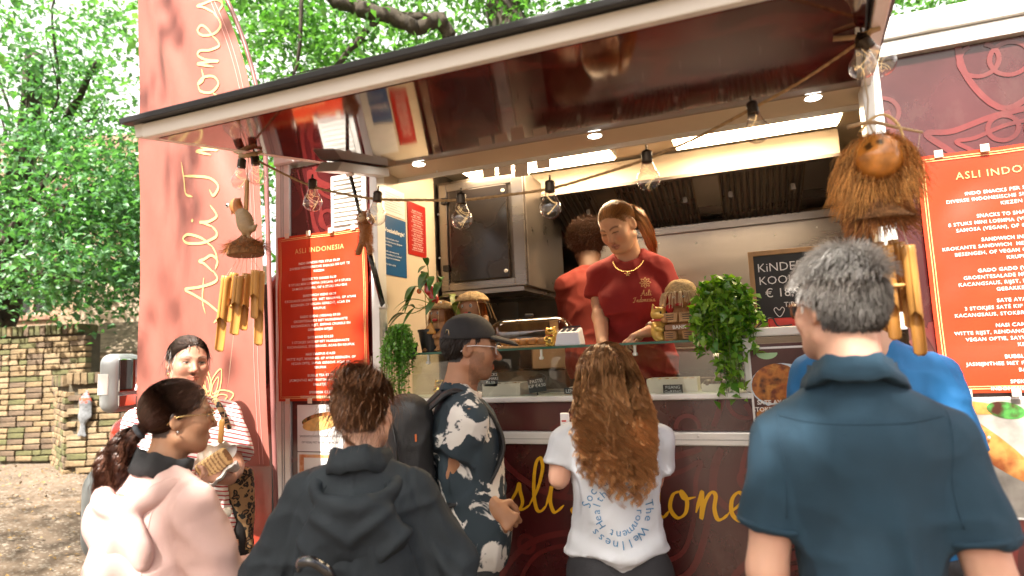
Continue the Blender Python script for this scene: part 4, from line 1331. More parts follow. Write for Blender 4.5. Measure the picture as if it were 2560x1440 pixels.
def menu(label, x0, x1, z0, z1, seed):
    y = -.016
    rt = thing('menu_banner', label, 'menu', ((x0 + x1) / 2, y, z0))
    wavy_sheet('vinyl_sheet', x0, x1, z0, z1, y, M_MENU, rt, .012, seed, 22)
    fn = lambda u, v: (u, wavy_y(u, v, y, .012, seed) - .0025, v)
    cx = (x0 + x1) / 2 - .01
    pr = Print(); pr.text('ASLI INDONESIA', cx, z1 - .098, .036, space=1.15); pr.build('title', M_GOLDTXT, rt, fn)
    pr = Print(); v = z1 - .158
    for blk in MENU:
        for k, t in enumerate(blk):
            pr.text(t, cx, v, .0172, space=1.1, bold=.012 if k == 0 else .004); v -= .0226
        v -= .0165
    pr.build('menu_text', M_TXT, rt, fn, kind='stuff')
    pr = Print()
    for o in (.014, .022):
        for a, b_ in (((x0 + o, z0 + o), (x1 - o, z0 + o)), ((x1 - o, z0 + o), (x1 - o, z1 - o)), ((x1 - o, z1 - o), (x0 + o, z1 - o)), ((x0 + o, z1 - o), (x0 + o, z0 + o))):
            a = np.array(a); b_ = np.array(b_); pr.stroke([a + (b_ - a) * t for t in np.linspace(0, 1, 7)], .0028, 3)
    pr.build('gold_border', M_GOLDTXT, rt, fn)
    for k in range(4):
        xx = x0 + .07 + k * (x1 - x0 - .14) / 3
        for zz in (z0, z1): MB().box((xx - .013, y - .018, zz - .012), (xx + .013, y - .0155, zz + .014)).build('tape', mat('clear_tape', (.75, .62, .5), .3), rt)


menu('orange-red vinyl menu on the panel between the post and the hatch', -2.285, -1.735, 1.415, 2.268, 1.3)
menu('orange-red vinyl menu with sun patches on the panel by the hanging coconut', .612, 1.165, 1.400, 2.247, 6.1)


# --- printed food pictures: shader noise in clusters
def food_mat(name, cols, scale=16, dark=(.05, .012, .006)):
    m = mat(name, cols[0], .35, bump=.1, bscale=8)
    N, L, b = nodes_of(m)
    tc = N.new('ShaderNodeTexCoord')
    v = N.new('ShaderNodeTexVoronoi'); v.inputs['Scale'].default_value = scale
    nz = N.new('ShaderNodeTexNoise'); nz.inputs['Scale'].default_value = scale * .6; nz.inputs['Detail'].default_value = 8
    ad = N.new('ShaderNodeMix'); ad.data_type = 'RGBA'; ad.inputs[0].default_value = .08
    L.new(tc.outputs['Object'], nz.inputs[0]); L.new(tc.outputs['Object'], ad.inputs[6]); L.new(nz.outputs['Color'], ad.inputs[7]); L.new(ad.outputs[2], v.inputs[0])
    sp = N.new('ShaderNodeSeparateColor'); L.new(v.outputs['Color'], sp.inputs[0])
    c = ramp_mix(m, sp.outputs[0], cols[0], cols[1])
    c = ramp_mix(m, thresh(m, nz.outputs[0], .5, .62), c, cols[2])
    c = ramp_mix(m, thresh(m, nz.outputs[0], .52, .38), c, dark)
    L.new(c, b.inputs['Base Color'])
    return m


M_PAPER = mat('poster_white', (.80, .79, .77), .35)
M_INK = mat('dark_ink', (.03, .03, .03), .5)


def poster(label, x0, x1, z0, z1, y=-.008, name='food_poster', m=None, tilt=0.0):
    rt = thing(name, label, 'poster', ((x0 + x1) / 2, y, z0))
    MB().box((x0, y - .002, z0), (x1, y + .002, z1)).build('sheet', m or M_PAPER, rt)
    return rt


def pic(rt, pts, m, y, name='picture'):
    pr = Print(); pr.poly(pts); return pr.build(name, m, rt, lambda u, v: (u, y, v))


# sandwich and layer-cake posters below the left menu
sx0, sx1 = -2.175, -1.90
ps = poster('white poster of a filled sandwich under the left menu', sx0, sx1, 1.165, 1.395)
el = lambda cx, cz, a, b_, rot=0., n=22, t0=0, t1=6.283: [(cx + a * math.cos(t) * math.cos(rot) - b_ * math.sin(t) * math.sin(rot), cz + a * math.cos(t) * math.sin(rot) + b_ * math.sin(t) * math.cos(rot)) for t in np.linspace(t0, t1, n)]
pic(ps, el(-2.03, 1.325, .118, .030, .16), food_mat('pic_filling', ((.45, .12, .03), (.10, .16, .03), (.60, .20, .08)), 60), -.0115, 'filling_print')
pic(ps, el(-2.03, 1.303, .112, .034, .16), mat('pic_bread', (.70, .43, .14), .4, var=.25, vscale=25), -.0122, 'bread_print')
pr = Print(); pr.text('SANDWICH INDO (RENDANG, AYAM', -2.037, 1.235, .0145); pr.text('OF VEGA) MET KRUPUK EN ACAR', -2.037, 1.205, .0145)
pr.build('caption', M_INK, ps, lambda u, v: (u, -.0118, v))
ps = poster('white poster with orange leaf border for layer cake below the sandwich', sx0, sx1, .90, 1.160)
M_ORN = food_mat('pic_border', ((.62, .20, .06), (.75, .50, .30), (.70, .40, .15)), 40, (.55, .18, .05))
for a in ((sx0 + .012, .92, sx0 + .04, 1.15), (sx1 - .04, .92, sx1 - .012, 1.15), (sx0 + .04, 1.135, sx1 - .04, 1.15)):
    pic(ps, [(a[0], a[1]), (a[2], a[1]), (a[2], a[3]), (a[0], a[3])], M_ORN, -.0115, 'border_print')
pr = Print(); pr.text('Spekkoek', -2.037, 1.06, .026); pr.text('€2', -2.037, 1.03, .022)
pr.build('caption', mat('red_ink', (.55, .10, .06), .5), ps, lambda u, v: (u, -.0118, v))
ps = poster('small white poster edge beside the sandwich poster behind the bun', -1.895, -1.74, 1.10, 1.395)
pic(ps, [(-1.885, 1.11), (-1.75, 1.11), (-1.75, 1.24), (-1.885, 1.24)], M_ORN, -.0115)

# sate poster right of the display
x0, x1, z0, z1 = -.012, .235, 1.285, 1.588
ps = poster('glossy poster of grilled satay skewers on the counter cheek', x0, x1, z0, z1, -.034)
M_SATE = food_mat('pic_sate', ((.50, .13, .02), (.62, .26, .05), (.16, .035, .012)), 26)
yy = -.0375
pic(ps, [(x0 + .008, z0 + .008), (x1 - .008, z0 + .008), (x1 - .008, z1 - .008), (x0 + .008, z1 - .008)], mat('pic_table', (.09, .03, .02), .4, var=.3), yy, 'backdrop_print')
pic(ps, el(.10, 1.44, .112, .085), mat('pic_plate', (.62, .72, .78), .3), yy - .0006, 'plate_print')
pic(ps, el(.075, 1.45, .085, .072, .4), M_SATE, yy - .0012, 'satay_print')
pic(ps, el(.11, 1.335, .11, .04, 0), M_SATE, yy - .0014, 'satay_print')
pic(ps, el(.055, 1.565, .038, .024, 0, 16, math.pi, 2 * math.pi), mat('pic_lime', (.35, .55, .30), .4), yy - .0012, 'lime_print')
pr = Print()
for k, (a, b_) in enumerate((((.12, 1.47), (.215, 1.54)), ((.12, 1.40), (.22, 1.45)), ((.125, 1.455), (.22, 1.515)))):
    a = np.array(a); b_ = np.array(b_); pr.stroke([a, (a + b_) / 2, b_], .006, 4)
pr.build('skewer_print', mat('pic_stick', (.62, .45, .25), .5), ps, lambda u, v: (u, yy - .002, v))
pr = Print()
for k, t in enumerate(('SATE AYAM 3ST MET', 'STOKBROOD, ACAR EN', 'KRUPUK')): pr.text(t, .11, 1.372 - k * .026, .0225, bold=.02)
pr.build('caption', M_TXT, ps, lambda u, v: (u, yy - .003, v))

# three posters on the right panel
M_LOEM = food_mat('pic_spring_roll', ((.62, .25, .06), (.70, .34, .10), (.42, .13, .03)), 14, (.30, .08, .02))
px0 = .62
ps = poster('poster of fried spring rolls with sauce bowl under the right menu', px0, px0 + .26, .98, 1.385)
pic(ps, [(px0 + .008, .988), (px0 + .252, .988), (px0 + .252, 1.377), (px0 + .008, 1.377)], mat('pic_slate', (.32, .30, .27), .4, var=.4, vscale=12), -.0112, 'backdrop_print')
pic(ps, el(px0 + .10, 1.23, .20, .045, -.75), M_LOEM, -.0118, 'roll_print'); pic(ps, el(px0 + .07, 1.35, .10, .022, -.1), M_LOEM, -.0121, 'roll_print')
pic(ps, el(px0 + .17, 1.34, .055, .028, -.2), food_mat('pic_herb', ((.03, .15, .03), (.06, .25, .05), (.10, .32, .06)), 30), -.0124, 'herb_print')
pic(ps, el(px0 + .235, 1.26, .016, .055), M_PAPER, -.0126, 'bowl_print')
ps = poster('poster of samosas on slate partly out of the frame', px0 + .285, px0 + .56, .985, 1.385)
q0_ = px0 + .285
pic(ps, [(q0_ + .008, .993), (q0_ + .267, .993), (q0_ + .267, 1.377), (q0_ + .008, 1.377)], mat('pic_slate2', (.12, .10, .09), .4, var=.7, vscale=14), -.0112, 'backdrop_print')
pic(ps, [(q0_ + .008, .993), (q0_ + .05, .993), (q0_ + .03, 1.377), (q0_ + .008, 1.377)], mat('pic_cloth', (.03, .12, .26), .5, var=.4, vscale=20), -.0116, 'cloth_print')
pic(ps, [(q0_ + .06, 1.25), (q0_ + .24, 1.22), (q0_ + .16, 1.377), (q0_ + .10, 1.377)], mat('pic_samosa', (.72, .48, .24), .4, var=.2, vscale=20), -.0118, 'samosa_print')
pr = Print(); pr.text('TO SHARE 8 LOEMPIA', q0_ + .055, 1.135, .026, align='LEFT', bold=.02); pr.text('OF SAMOSA', q0_ + .055, 1.10, .026, align='LEFT', bold=.02)
pr.build('caption', M_TXT, ps, lambda u, v: (u, -.0125, v))
ps = poster('poster with red top and dish below the samosa poster', q0_ + .01, q0_ + .28, .62, .965)
pic(ps, [(q0_ + .02, .83), (q0_ + .27, .83), (q0_ + .27, .957), (q0_ + .02, .957)], food_mat('pic_red', ((.45, .03, .02), (.55, .10, .08), (.65, .35, .30)), 18, (.35, .01, .01)), -.0112)
pic(ps, el(q0_ + .16, .76, .10, .06), M_LOEM, -.0114)

# papers on the inner wall (plane x = -1.68)
def wall_paper(label, name, ya, yb, z0, z1, m):
    rt = thing(name, label, 'notice', (-1.677, (ya + yb) / 2, z0))
    MB().box((-1.6795, ya, z0), (-1.6765, yb, z1)).build('sheet', m, rt)
    return rt


fnw = lambda u, v: (-1.6752, u, v)
bp = wall_paper('blue allergy notice with white heading on the inner wall', 'allergy_notice', .035, .262, 2.03, 2.335, mat('notice_blue', (.012, .085, .22), .35))
pr = Print(); pr.text('Voedselallergie?', .052, 2.25, .030, align='LEFT', bold=.02)
for k, t in enumerate(('In deze producten kunnen', 'verschillende soorten allergenen', 'aanwezig zijn.', '', 'Heeft u een vraag over de', 'samenstelling van een product?', 'Vraag het een medewerker.', '', 'Wij helpen u graag.')): pr.text(t, .052, 2.212 - k * .0165, .0125, align='LEFT')
pr.build('lettering', M_TXT, bp, fnw, kind='stuff', nrm=(1, 0, 0))
rp = wall_paper('small red price list beside the blue notice', 'price_list', .285, .485, 2.165, 2.46, mat('menu_red', (.36, .018, .012), .3))
pr = Print()
for k in range(9):
    pr.text('INDO SNACKS' if k % 2 else 'SNACKS TO SHARE', .385, 2.41 - k * .026, .0125); pr.text('MET RENDANG, OF AYAM EN KRUPUK', .385, 2.400 - k * .026, .0075)
pr.build('lettering', M_TXT, rp, fnw, kind='stuff', nrm=(1, 0, 0))
wp = wall_paper('white printed form above the blue notice', 'paper_form', .04, .255, 2.345, 2.49, M_PAPER)
pr = Print()
for k in range(8): pr.rect(.06, 2.365 + k * .013, .235 - .03 * (k % 3), 2.3665 + k * .013)
pr.build('lettering', mat('grey_ink', (.25, .25, .27), .6), wp, fnw, nrm=(1, 0, 0))

# chalkboard
cx0, cx1, cz0, cz1, cy = .040, .285, 1.690, 1.975, .24
cbd = thing('chalkboard', 'wood-framed chalkboard offering a children cookbook behind the counter', 'chalkboard', ((cx0 + cx1) / 2, cy, cz0))
MB().box((cx0, cy, cz0), (cx1, cy + .012, cz1)).build('slate', mat('slate_black', (.016, .017, .017), .6, var=.5, vscale=8), cbd)
M_FRW = mat('frame_oak', (.40, .24, .11), .6, var=.25, vscale=12, stretch=(1, 1, .2))
for lo, hi in (((cx0 - .02, cy - .01, cz0 - .02), (cx0, cy + .016, cz1 + .02)), ((cx1, cy - .01, cz0 - .02), (cx1 + .02, cy + .016, cz1 + .02)), ((cx0, cy - .01, cz0 - .02), (cx1, cy + .016, cz0)), ((cx0, cy - .01, cz1), (cx1, cy + .016, cz1 + .02))):
    MB().box(lo, hi).build('frame', M_FRW, cbd, bevel=.002)
pr = Print()
pr.text('KiNDER', cx0 + .012, cz1 - .07, .052, align='LEFT', bold=-.004); pr.text('KOOKBOEK', cx0 + .014, cz1 - .125, .050, align='LEFT', bold=-.004); pr.text('€ 18,99', cx0 + .035, cz1 - .18, .052, align='LEFT', bold=-.004)
pr.text('TiP!', cx0 + .105, cz1 - .225, .030, align='LEFT', bold=-.004)
hx, hz = cx0 + .085, cz1 - .245
pr.stroke([(hx, hz - .02), (hx + .02, hz + .008), (hx + .012, hz + .02), (hx, hz + .008), (hx - .012, hz + .02), (hx - .02, hz + .008)], .003, 5, closed=True)
pr.build('chalk_writing', mat('chalk', (.75, .75, .74), .9), cbd, lambda u, v: (u, cy - .0015, v), kind='stuff')

# ================================================================ STRING OF BULBS
YB = -.85
sl_ = thing('string_light', 'rope string of clear glass bulbs hung across the hatch under the canopy', 'string light', atY(620, 390, YB))
M_ROPE = mat('jute_rope', (.40, .26, .12), .9, var=.3, vscale=80, bump=.6, bscale=200)
rp_px = [(618, 388), (700, 430), (782, 466), (860, 485), (945, 498), (1050, 500), (1152, 500), (1260, 488), (1372, 472), (1500, 436), (1614, 398), (1740, 345), (1872, 276), (2000, 205), (2130, 118), (2176, 84)]
rope = crom([atY(a, b_, YB) for a, b_ in rp_px], 6)
mb = MB()
for ph in (0, 2.1, 4.2):
    T = np.arange(len(rope)) * 1.9 + ph
    mb.tube(crom(rope + np.stack([np.zeros(len(rope)), np.cos(T), np.sin(T)], 1) * .0022, 2), .0030, 5)
mb.build('rope', M_ROPE, sl_, smooth=True, kind='stuff')
M_BULB = glass_mat('bulb_glass', (.93, .92, .90), boost=.07)
M_BCAP = mat('bulb_cap', (.06, .045, .03), .35, metal=.8)
M_FIL = mat('filament', (.8, .55, .25), .3, metal=.6, emis=.5, ecol=(1, .66, .3))


def bulb(px, py, tilt=(0, 0), Y=YB, top=None):
    c = atY(px, py, Y)                      # centre of the glass globe
    R = Matrix.Translation(c) @ Matrix.Rotation(tilt[0], 4, 'Y') @ Matrix.Rotation(tilt[1], 4, 'X') @ Matrix.Scale(1.1, 4)
    prof = [(.0, -.030)] + [(.030 * math.cos(t), .030 * math.sin(t)) for t in np.linspace(-1.4, .75, 11)] + [(.017, .033), (.0145, .042), (.0135, .046)]
    g = MB().lathe(prof, 20, R).build('bulb', M_BULB, sl_, smooth=True)
    cp = MB().lathe([(.0137, .044), (.0145, .048), (.0135, .051), (.0145, .054), (.0135, .057), (.0145, .060), (.0135, .063), (.0145, .068), (.013, .074), (.006, .078), (.0, .079)], 16, R)
    cp.tube([R @ Vector((0, 0, .078)), R @ Vector((0, 0, .092))], .003, 6)
    cp.build('cap', M_BCAP, g, smooth=True)
    ff = MB()
    for k in range(3):
        a0 = random.uniform(0, 6.28); P = []
        for t in np.linspace(0, 1, 22):
            a = a0 + t * 7; r_ = .019 * math.sin(math.pi * (.1 + .85 * t))
            P.append(R @ Vector((r_ * math.cos(a), r_ * math.sin(a), .038 - .058 * t + .006 * math.sin(a * 2))))
        ff.tube(P, .00035, 4)
    ff.build('filament', M_FIL, g, kind='stuff')


for b_ in ((600, 452, (.12, 0)), (643, 442, (-.15, 0)), (782, 506, (0, 0)), (941, 540, (.10, 0)), (1155, 548, (0, 0)), (1376, 520, (.03, 0)), (1621, 448, (0, 0)), (1893, 328, (-.10, 0)), (2157, 165, (.05, 0)), (2205, 158, (-.5, .1))):
    bulb(*b_)
# sticks that carry the string at both canopy sides
M_STICK = mat('hazel_stick', (.42, .28, .15), .8, var=.3, vscale=20)
tk = thing('branch_stick', 'short wooden stick tied under the left canopy edge', 'stick', atY(625, 386, YB))
MB().tube([atY(585, 378, YB), atY(620, 392, YB - .01), atY(655, 378, YB)], .006, 7).tube([atY(600, 392, YB), atY(640, 384, YB - .015)], .009, 8).build('stick', M_STICK, tk, smooth=True)
tk = thing('branch_stick', 'pale wooden stick tied under the right canopy edge', 'stick', atY(2140, 92, YB))
MB().tube([atY(2083, 97, YB), atY(2140, 93, YB), atY(2200, 70, YB)], .007, 8).build('stick', M_STICK, tk, smooth=True)
MB().tube([atY(2188, 20, YB), atY(2192, 60, YB), atY(2170, 80, YB - .012), atY(2160, 90, YB + .01), atY(2166, 84, YB - .01)], .004, 6).build('knot', M_ROPE, tk, smooth=True)
MB().box(atY(2200, 30, YB) - np.array([.02, .004, .012]), atY(2200, 30, YB) + np.array([.016, .02, .012])).build('clip', M_STICK, tk, bevel=.003)

# ================================================================ WIND CHIMES
M_BAMB = mat('bamboo', (.46, .22, .05), .38, var=.22, vscale=18, stretch=(1, 1, .15), coat=.2)
M_HUSK = mat('coir_fibre', (.30, .12, .035), .85, attr=True, var=.25, vscale=60)
M_WOODO = mat('carved_wood', (.55, .30, .10), .5, var=.2, vscale=30)
M_TWINE = mat('twine', (.5, .4, .28), .9)


def bamboo(root, top, bot, r, cut=.45, ax=(1, 0, 0)):
    """tube whose lower part is sliced open to a long tongue"""
    top = np.asarray(top, float); bot = np.asarray(bot, float); d = _u3(bot - top); L = np.linalg.norm(bot - top)
    a = _u3(np.cross(d, np.cross(np.asarray(ax, float), d))); b2 = np.cross(d, a); n = 14; mb = MB()
    V = []; rows = [0, .03, .05, .07, cut, cut + .04, cut + .09, cut + .3, .97, 1.0]
    for t in rows:
        sw = 1.0 if t <= cut else max(.40, 1 - (t - cut) / .09 * .6)
        if t == 1.0: sw = .12
        rr = r * (1.08 if t == .05 else 1.0)
        for j in range(n + 1):
            an = (j / n - .5) * 2 * math.pi * sw
            V.append(top + d * L * t - a * rr * math.cos(an) + b2 * rr * math.sin(an))
    F = [(i * (n + 1) + j, i * (n + 1) + j + 1, (i + 1) * (n + 1) + j + 1, (i + 1) * (n + 1) + j) for i in range(len(rows) - 1) for j in range(n)]
    mb.add(V, F)
    o = mb.build('bamboo_tube', M_BAMB, root, smooth=True)
    s = o.modifiers.new('wall', 'SOLIDIFY'); s.thickness = .0025; s.offset = -1
    return o


YC = -.86
wc = thing('wind_chime', 'bamboo wind chime with carved owl over a coconut husk in front of the banner', 'wind chime', atY(612, 640, YC))
q = lambda a, b_, dy=0.0: atY(a, b_, YC + dy)
MB().hexa([q(611, 610) + (-.008, -.004, 0), q(611, 610) + (.010, -.004, 0), q(611, 610) + (.010, .006, 0), q(611, 610) + (-.008, .006, 0)],
          [q(617, 450) + (-.006, -.004, 0), q(617, 450) + (.008, -.004, 0), q(617, 450) + (.008, .006, 0), q(617, 450) + (-.006, .006, 0)]).build('hanger_slat', M_WOODO, wc, bevel=.002)
MB().tube([q(617, 452), q(622, 392)], .0015, 5).build('cord', M_TWINE, wc)
# owl
ow = Sdf(); oc = q(612, 558, -.012); s_ = .00145
P_ = lambda a, b_, dy=-.012: q(a, b_, dy)
ow.ell(P_(613, 556), (.034, .024, .050), R=rotm(0, 0, -.35), k=.02).cap(P_(606, 540), P_(592, 518), .018, .016, k=.015)
ow.ell(P_(590, 515), (.024, .020, .030), k=.012)
ow.cap(P_(594, 505), P_(602, 494), .009, .002, k=.006).cap(P_(583, 528), P_(578, 536), .007, .002, k=.004)
ow.cap(P_(632, 572), P_(642, 562), .012, .004, k=.01).cap(P_(610, 585), P_(608, 612), .006, .006, k=.006).cap(P_(622, 585), P_(620, 612), .006, .006, k=.006)
V, F = ow.mesh(.0035, smooth=1)
c1 = np.array([.42, .15, .04]); c2 = np.array([.34, .23, .12])
f_ = ((V - P_(590, 517)) ** 2).sum(1) < .034 ** 2
mesh_np('owl_figure', V, F, mat('owl_paint', (.5, .3, .15), .5, attr=True, var=.2, vscale=60), wc, col=np.where(f_[:, None], c1, c2))
for nm, r_, c_, dy in (('eye', .0085, (.8, .78, .7), -.030), ('pupil', .005, (.01, .01, .01), -.0335)):
    e = P_(585, 518, 0) + (0, dy, 0)
    MB().lathe([(0, 0), (r_, 0), (r_ * .8, .003), (0, .004)], 14, Matrix.Translation(e) @ Matrix.Rotation(math.pi / 2, 4, 'X')).build(nm, mat(nm + '_paint', c_, .3), wc, smooth=True)
# coir dome
base = q(614, 636)


def coir(root, name, paths, r, col, cv=.35):
    V, F = strands(paths, r * 1.15, r * .5, 2)
    K = paths.shape[1]
    c = np.repeat(np.clip(np.asarray(col) * (1 + cv * RNG.normal(size=(len(paths), 1))), .01, .9), K * 2, 0)
    return mesh_np(name, V, F, M_HUSK, root, col=c)


dm = Sdf().ell(base, (.070, .06, .062), k=.01).cap(base + (0, 0, .03), base + (0, 0, .075), .03, .012, k=.02).cut(base + (0, 0, -.006), (0, 0, -1))
V, F = dm.mesh(.006)
mesh_np('husk_base', V, F, mat('husk_dark', (.22, .10, .035), .9, var=.4, vscale=60, bump=.8, bscale=150), wc)
n = 1100
an = RNG.uniform(0, 6.283, n); u0 = RNG.uniform(.45, 1.0, n)
rr = np.stack([np.cos(an) * .076 * u0, np.sin(an) * .06 * u0, .052 * np.sqrt(np.maximum(0, 1 - u0 ** 2)) + .002], 1)
dr = np.stack([np.cos(an), np.sin(an), -.25 + 0 * an], 1) + RNG.normal(size=(n, 3)) * .5
t = np.linspace(0, 1, 5)[None, :, None]
coir(wc, 'coir_fringe', base + rr[:, None] + dr[:, None] * t * .022, .0007, (.36, .13, .03))
for (ta, tb, r_, dy) in (((567, 690), (545, 880), .0155, -.03), ((586, 682), (566, 806), .013, .03), ((599, 690), (583, 838), .0155, -.04), ((617, 684), (606, 826), .014, .02), ((638, 676), (634, 796), .012, -.02), ((650, 678), (644, 864), .0145, .01)):
    tp_, bt_ = q(ta[0], ta[1], dy), q(tb[0], tb[1], dy)
    bamboo(wc, tp_, bt_, r_, .5 + random.uniform(-.06, .06), (.4, -1, 0))
    MB().tube([tp_ + (0, 0, .002), (tp_ + base) / 2 + (0, 0, .012), base + (tp_ - base) * np.array([.8, .8, 0])], .0009, 4).build('string', M_TWINE, wc)
MB().lathe([(0, -.004), (.022, -.004), (.024, 0), (.022, .004), (0, .004)], 18, Matrix.Translation(q(592, 765))).build('clapper', M_WOODO, wc, smooth=True)
MB().tube([q(592, 765), q(560, 1050)], .0008, 4).build('sail_cord', M_TWINE, wc)
sc_ = q(553, 1078, -.02)
sp = Sdf().cap(sc_ + (.003, 0, .032), sc_ - (.003, 0, .032), .014, .013, k=.004, e=(0, 1, 0), sq=.4)
V, F = sp.mesh(.004); mesh_np('sail', V, F, M_BAMB, wc)

# coconut chime at the right
YD = -.86
q = lambda a, b_, dy=0.0: atY(a, b_, YD + dy)
wr = thing('wind_chime', 'coconut shell wind chime with shaggy coir and bamboo tubes by the hatch post', 'wind chime', q(2200, 560))
cc = q(2193, 395)
co = Sdf().ell(cc, (.058, .055, .060), k=.01)
V, F = co.mesh(.005); V = V + vnormals(V, F) * (.002 * vnoise(V * 40))[:, None]
dk = np.clip(1.1 - 1.2 * (np.linalg.norm(V - (cc + np.array([-.025, -.045, .02])), axis=1) < .010) - .9 * (np.linalg.norm(V - (cc + np.array([.0, -.05, .028])), axis=1) < .008), .15, 1)[:, None]
mesh_np('coconut_shell', V, F, mat('coconut_shell', (.5, .25, .06), .3, attr=True, var=.35, vscale=28, coat=.5), wr, col=np.array([.50, .19, .03]) * dk * (1 + .35 * fbm(V * 35, 3))[:, None])
n = 6500
an = RNG.uniform(0, 6.283, n); ph = RNG.uniform(-.35, .9, n)
dirs = np.stack([np.cos(an), ph, np.sin(an) * .9 + .15], 1); dirs /= np.linalg.norm(dirs, axis=1)[:, None]
t = np.linspace(0, 1, 10)[None, :, None]
Ln = (RNG.uniform(.03, .085, n) * np.where(np.cos(an) < 0, 1.1, .9))[:, None, None]
paths = cc + (.0, .012, 0) + dirs[:, None] * (.048 + Ln * t * .75) + np.array([0, 0, -1])[None, None] * (t ** 1.8) * Ln * 1.05 + np.array([0, -.03, 0]) * np.sin(t * 2.2) * RNG.uniform(0, 1, n)[:, None, None]
paths = paths + np.cumsum(RNG.normal(size=paths.shape) * .0028, 1)
coir(wr, 'coir_mane', paths, .0006, (.50, .235, .065), .45)
n = 900
an = RNG.uniform(0, 6.283, n)
d2 = q(2205, 540)
top_ = d2 + (-.004, 0, .055)
tt = np.linspace(0, 1, 6)[None, :, None]
paths = top_[None, None] + (np.stack([np.cos(an) * .085, np.sin(an) * .06, -.075 + .02 * RNG.normal(size=n)], 1)[:, None] * tt) + RNG.normal(size=(n, 6, 3)) * .002
coir(wr, 'coir_skirt', paths, .0011, (.36, .16, .06))
sk = MB().lathe([(.004, .055), (.04, .02), (.074, -.012), (.0, -.014)], 20, Matrix.Translation(d2)).build('husk_base', mat('husk_dark'), wr, smooth=True)
for dx in (-.006, .012): MB().tube([cc + (dx, 0, -.055), d2 + (dx, 0, .05)], .004, 6).build('leg', M_WOODO, wr, smooth=True)
MB().tube(crom([q(2118, 318), q(2180, 306), q(2240, 318), q(2307, 331)], 6), np.linspace(.006, .003, 19), 6).build('arm_stick', M_STICK, wr, smooth=True)
MB().tube(crom([q(2150, 330), q(2180, 296), q(2215, 288), q(2250, 320), q(2262, 390), q(2250, 470), q(2243, 540)], 6), .0035, 6).build('palm_blade', mat('straw', (.62, .42, .18), .7), wr, smooth=True)
MB().tube([q(2160, 190), q(2170, 250), q(2168, 300), q(2192, 350)], .0022, 5).build('cord', M_TWINE, wr)
MB().tube([q(2300, 332), q(2292, 395)], .0008, 4).build('string', M_TWINE, wr)
ls = Sdf().cap(q(2283, 398), q(2300, 440), .006, .004, k=.004); V, F = ls.mesh(.003); mesh_np('tassel', V, F, mat('tassel_pink', (.6, .25, .16), .7), wr)
for (ta, tb, r_, dy) in (((2195, 606), (2222, 830), .0115, .03), ((2216, 615), (2238, 850), .0125, .0), ((2248, 606), (2276, 820), .0105, .03), ((2270, 614), (2302, 890), .0125, -.02), ((2232, 600), (2255, 780), .010, .04)):
    bamboo(wr, q(*ta, dy), q(*tb, dy), r_, .6, (-.3, -1, 0))
    MB().tube([q(*ta, dy), d2 + (q(*ta, dy) - d2) * np.array([.7, .7, 0])], .0008, 4).build('string', M_TWINE, wr)
MB().lathe([(0, -.004), (.02, -.004), (.022, 0), (.02, .004), (0, .004)], 18, Matrix.Translation(q(2240, 715))).build('clapper', M_WOODO, wr, smooth=True)
# ================================================================ PEOPLE
def paint_skin(V, J, P):
    """vertex colours of the skin: lips, brows, eyes, stubble, scalp under the hair"""
    n = len(V); base = np.array(P['skin'])
    c = np.tile(base, (n, 1)) * (1 + .07 * fbm(V * 30, 2))[:, None]; c[:, 1:] *= (1 - .10 * np.clip(vnoise(V * 14 + 5), 0, 1))[:, None]
    q = (V - J['hc']) @ J['Rh'] / J['hs']
    x, y, z = q[:, 0], q[:, 1], q[:, 2]
    ax = np.abs(x); front = (y > .03) & (np.abs(z) < .2)

    def put(m, col, w=1.0):
        m = np.clip(m, 0, 1)[:, None] * w
        c[:] = c * (1 - m) + np.array(col) * m
    red = base * np.array([1.12, .72, .68])
    put(front * np.exp(-((ax - .042) ** 2 / .018 ** 2 + (z + .03) ** 2 / .02 ** 2)), red, .5)
    put(front * np.exp(-(x ** 2 / .014 ** 2 + (z + .032) ** 2 / .014 ** 2)) * (y > .095), red, .5)
    if P.get('stubble'):
        m = (y > -.0) * np.clip((-.045 - z) / .03, 0, 1) * (ax < .08) * (z > -.14) * (y > .012 + .0 * z)
        side = (ax > .05) * (z < -.015) * (y > .0) * (y < .055) * (z > -.13)
        put(np.maximum(m, side * .8) * (.75 + .25 * vnoise(V * 300)), P['haircol'], .55)
        put((ax < .03) * (y > .08) * np.exp(-(z + .052) ** 2 / .006 ** 2), P['haircol'], .55)
    lip = (y > .075) * np.clip(1.25 - (x / .026) ** 2 - ((z + .067) / .0125) ** 2, 0, 1) * 2
    put(lip, P.get('lips', base * np.array([1.0, .52, .50])), .8)
    put((y > .07) * np.exp(-((z + .0665) / .0018) ** 2) * (ax < .024), base * .25, .75)
    # brows
    bz = .0235 + .006 * (1 - ((ax - .036) / .02) ** 2)
    put((y > .05) * (ax > .012) * (ax < .056) * np.exp(-((z - bz) / .0042) ** 2), P.get('brow', P['haircol']), .85)
    # eyes
    ez = P.get('eye_open', .0068)
    e = (y > .05) * np.clip(1.3 - ((ax - .032) / .0145) ** 2 - ((z - .001) / ez) ** 2, 0, 1) * 3
    if ez > .003:
        put(e, P.get('eyewhite', (.50, .46, .42)))
        gx = P.get('gaze', 0.0)
        put((y > .05) * (np.hypot(x - np.sign(x) * .032 - gx, z - .001) < .0066) * (np.abs(z - .001) < ez * 1.0), (.045, .03, .02))
    lz = .001 + ez * np.sqrt(np.clip(1.25 - ((ax - .032) / .0145) ** 2, 0, 1))
    put((y > .05) * np.exp(-((z - lz) / .0028) ** 2) * (ax > .015) * (ax < .05), np.array(P.get('brow', P['haircol'])) * .6, .9)
    # scalp
    if P.get('scalp', True):
        put(hair_mask(q) * (z > -.060), np.array(P['haircol']) * .8)
    return c


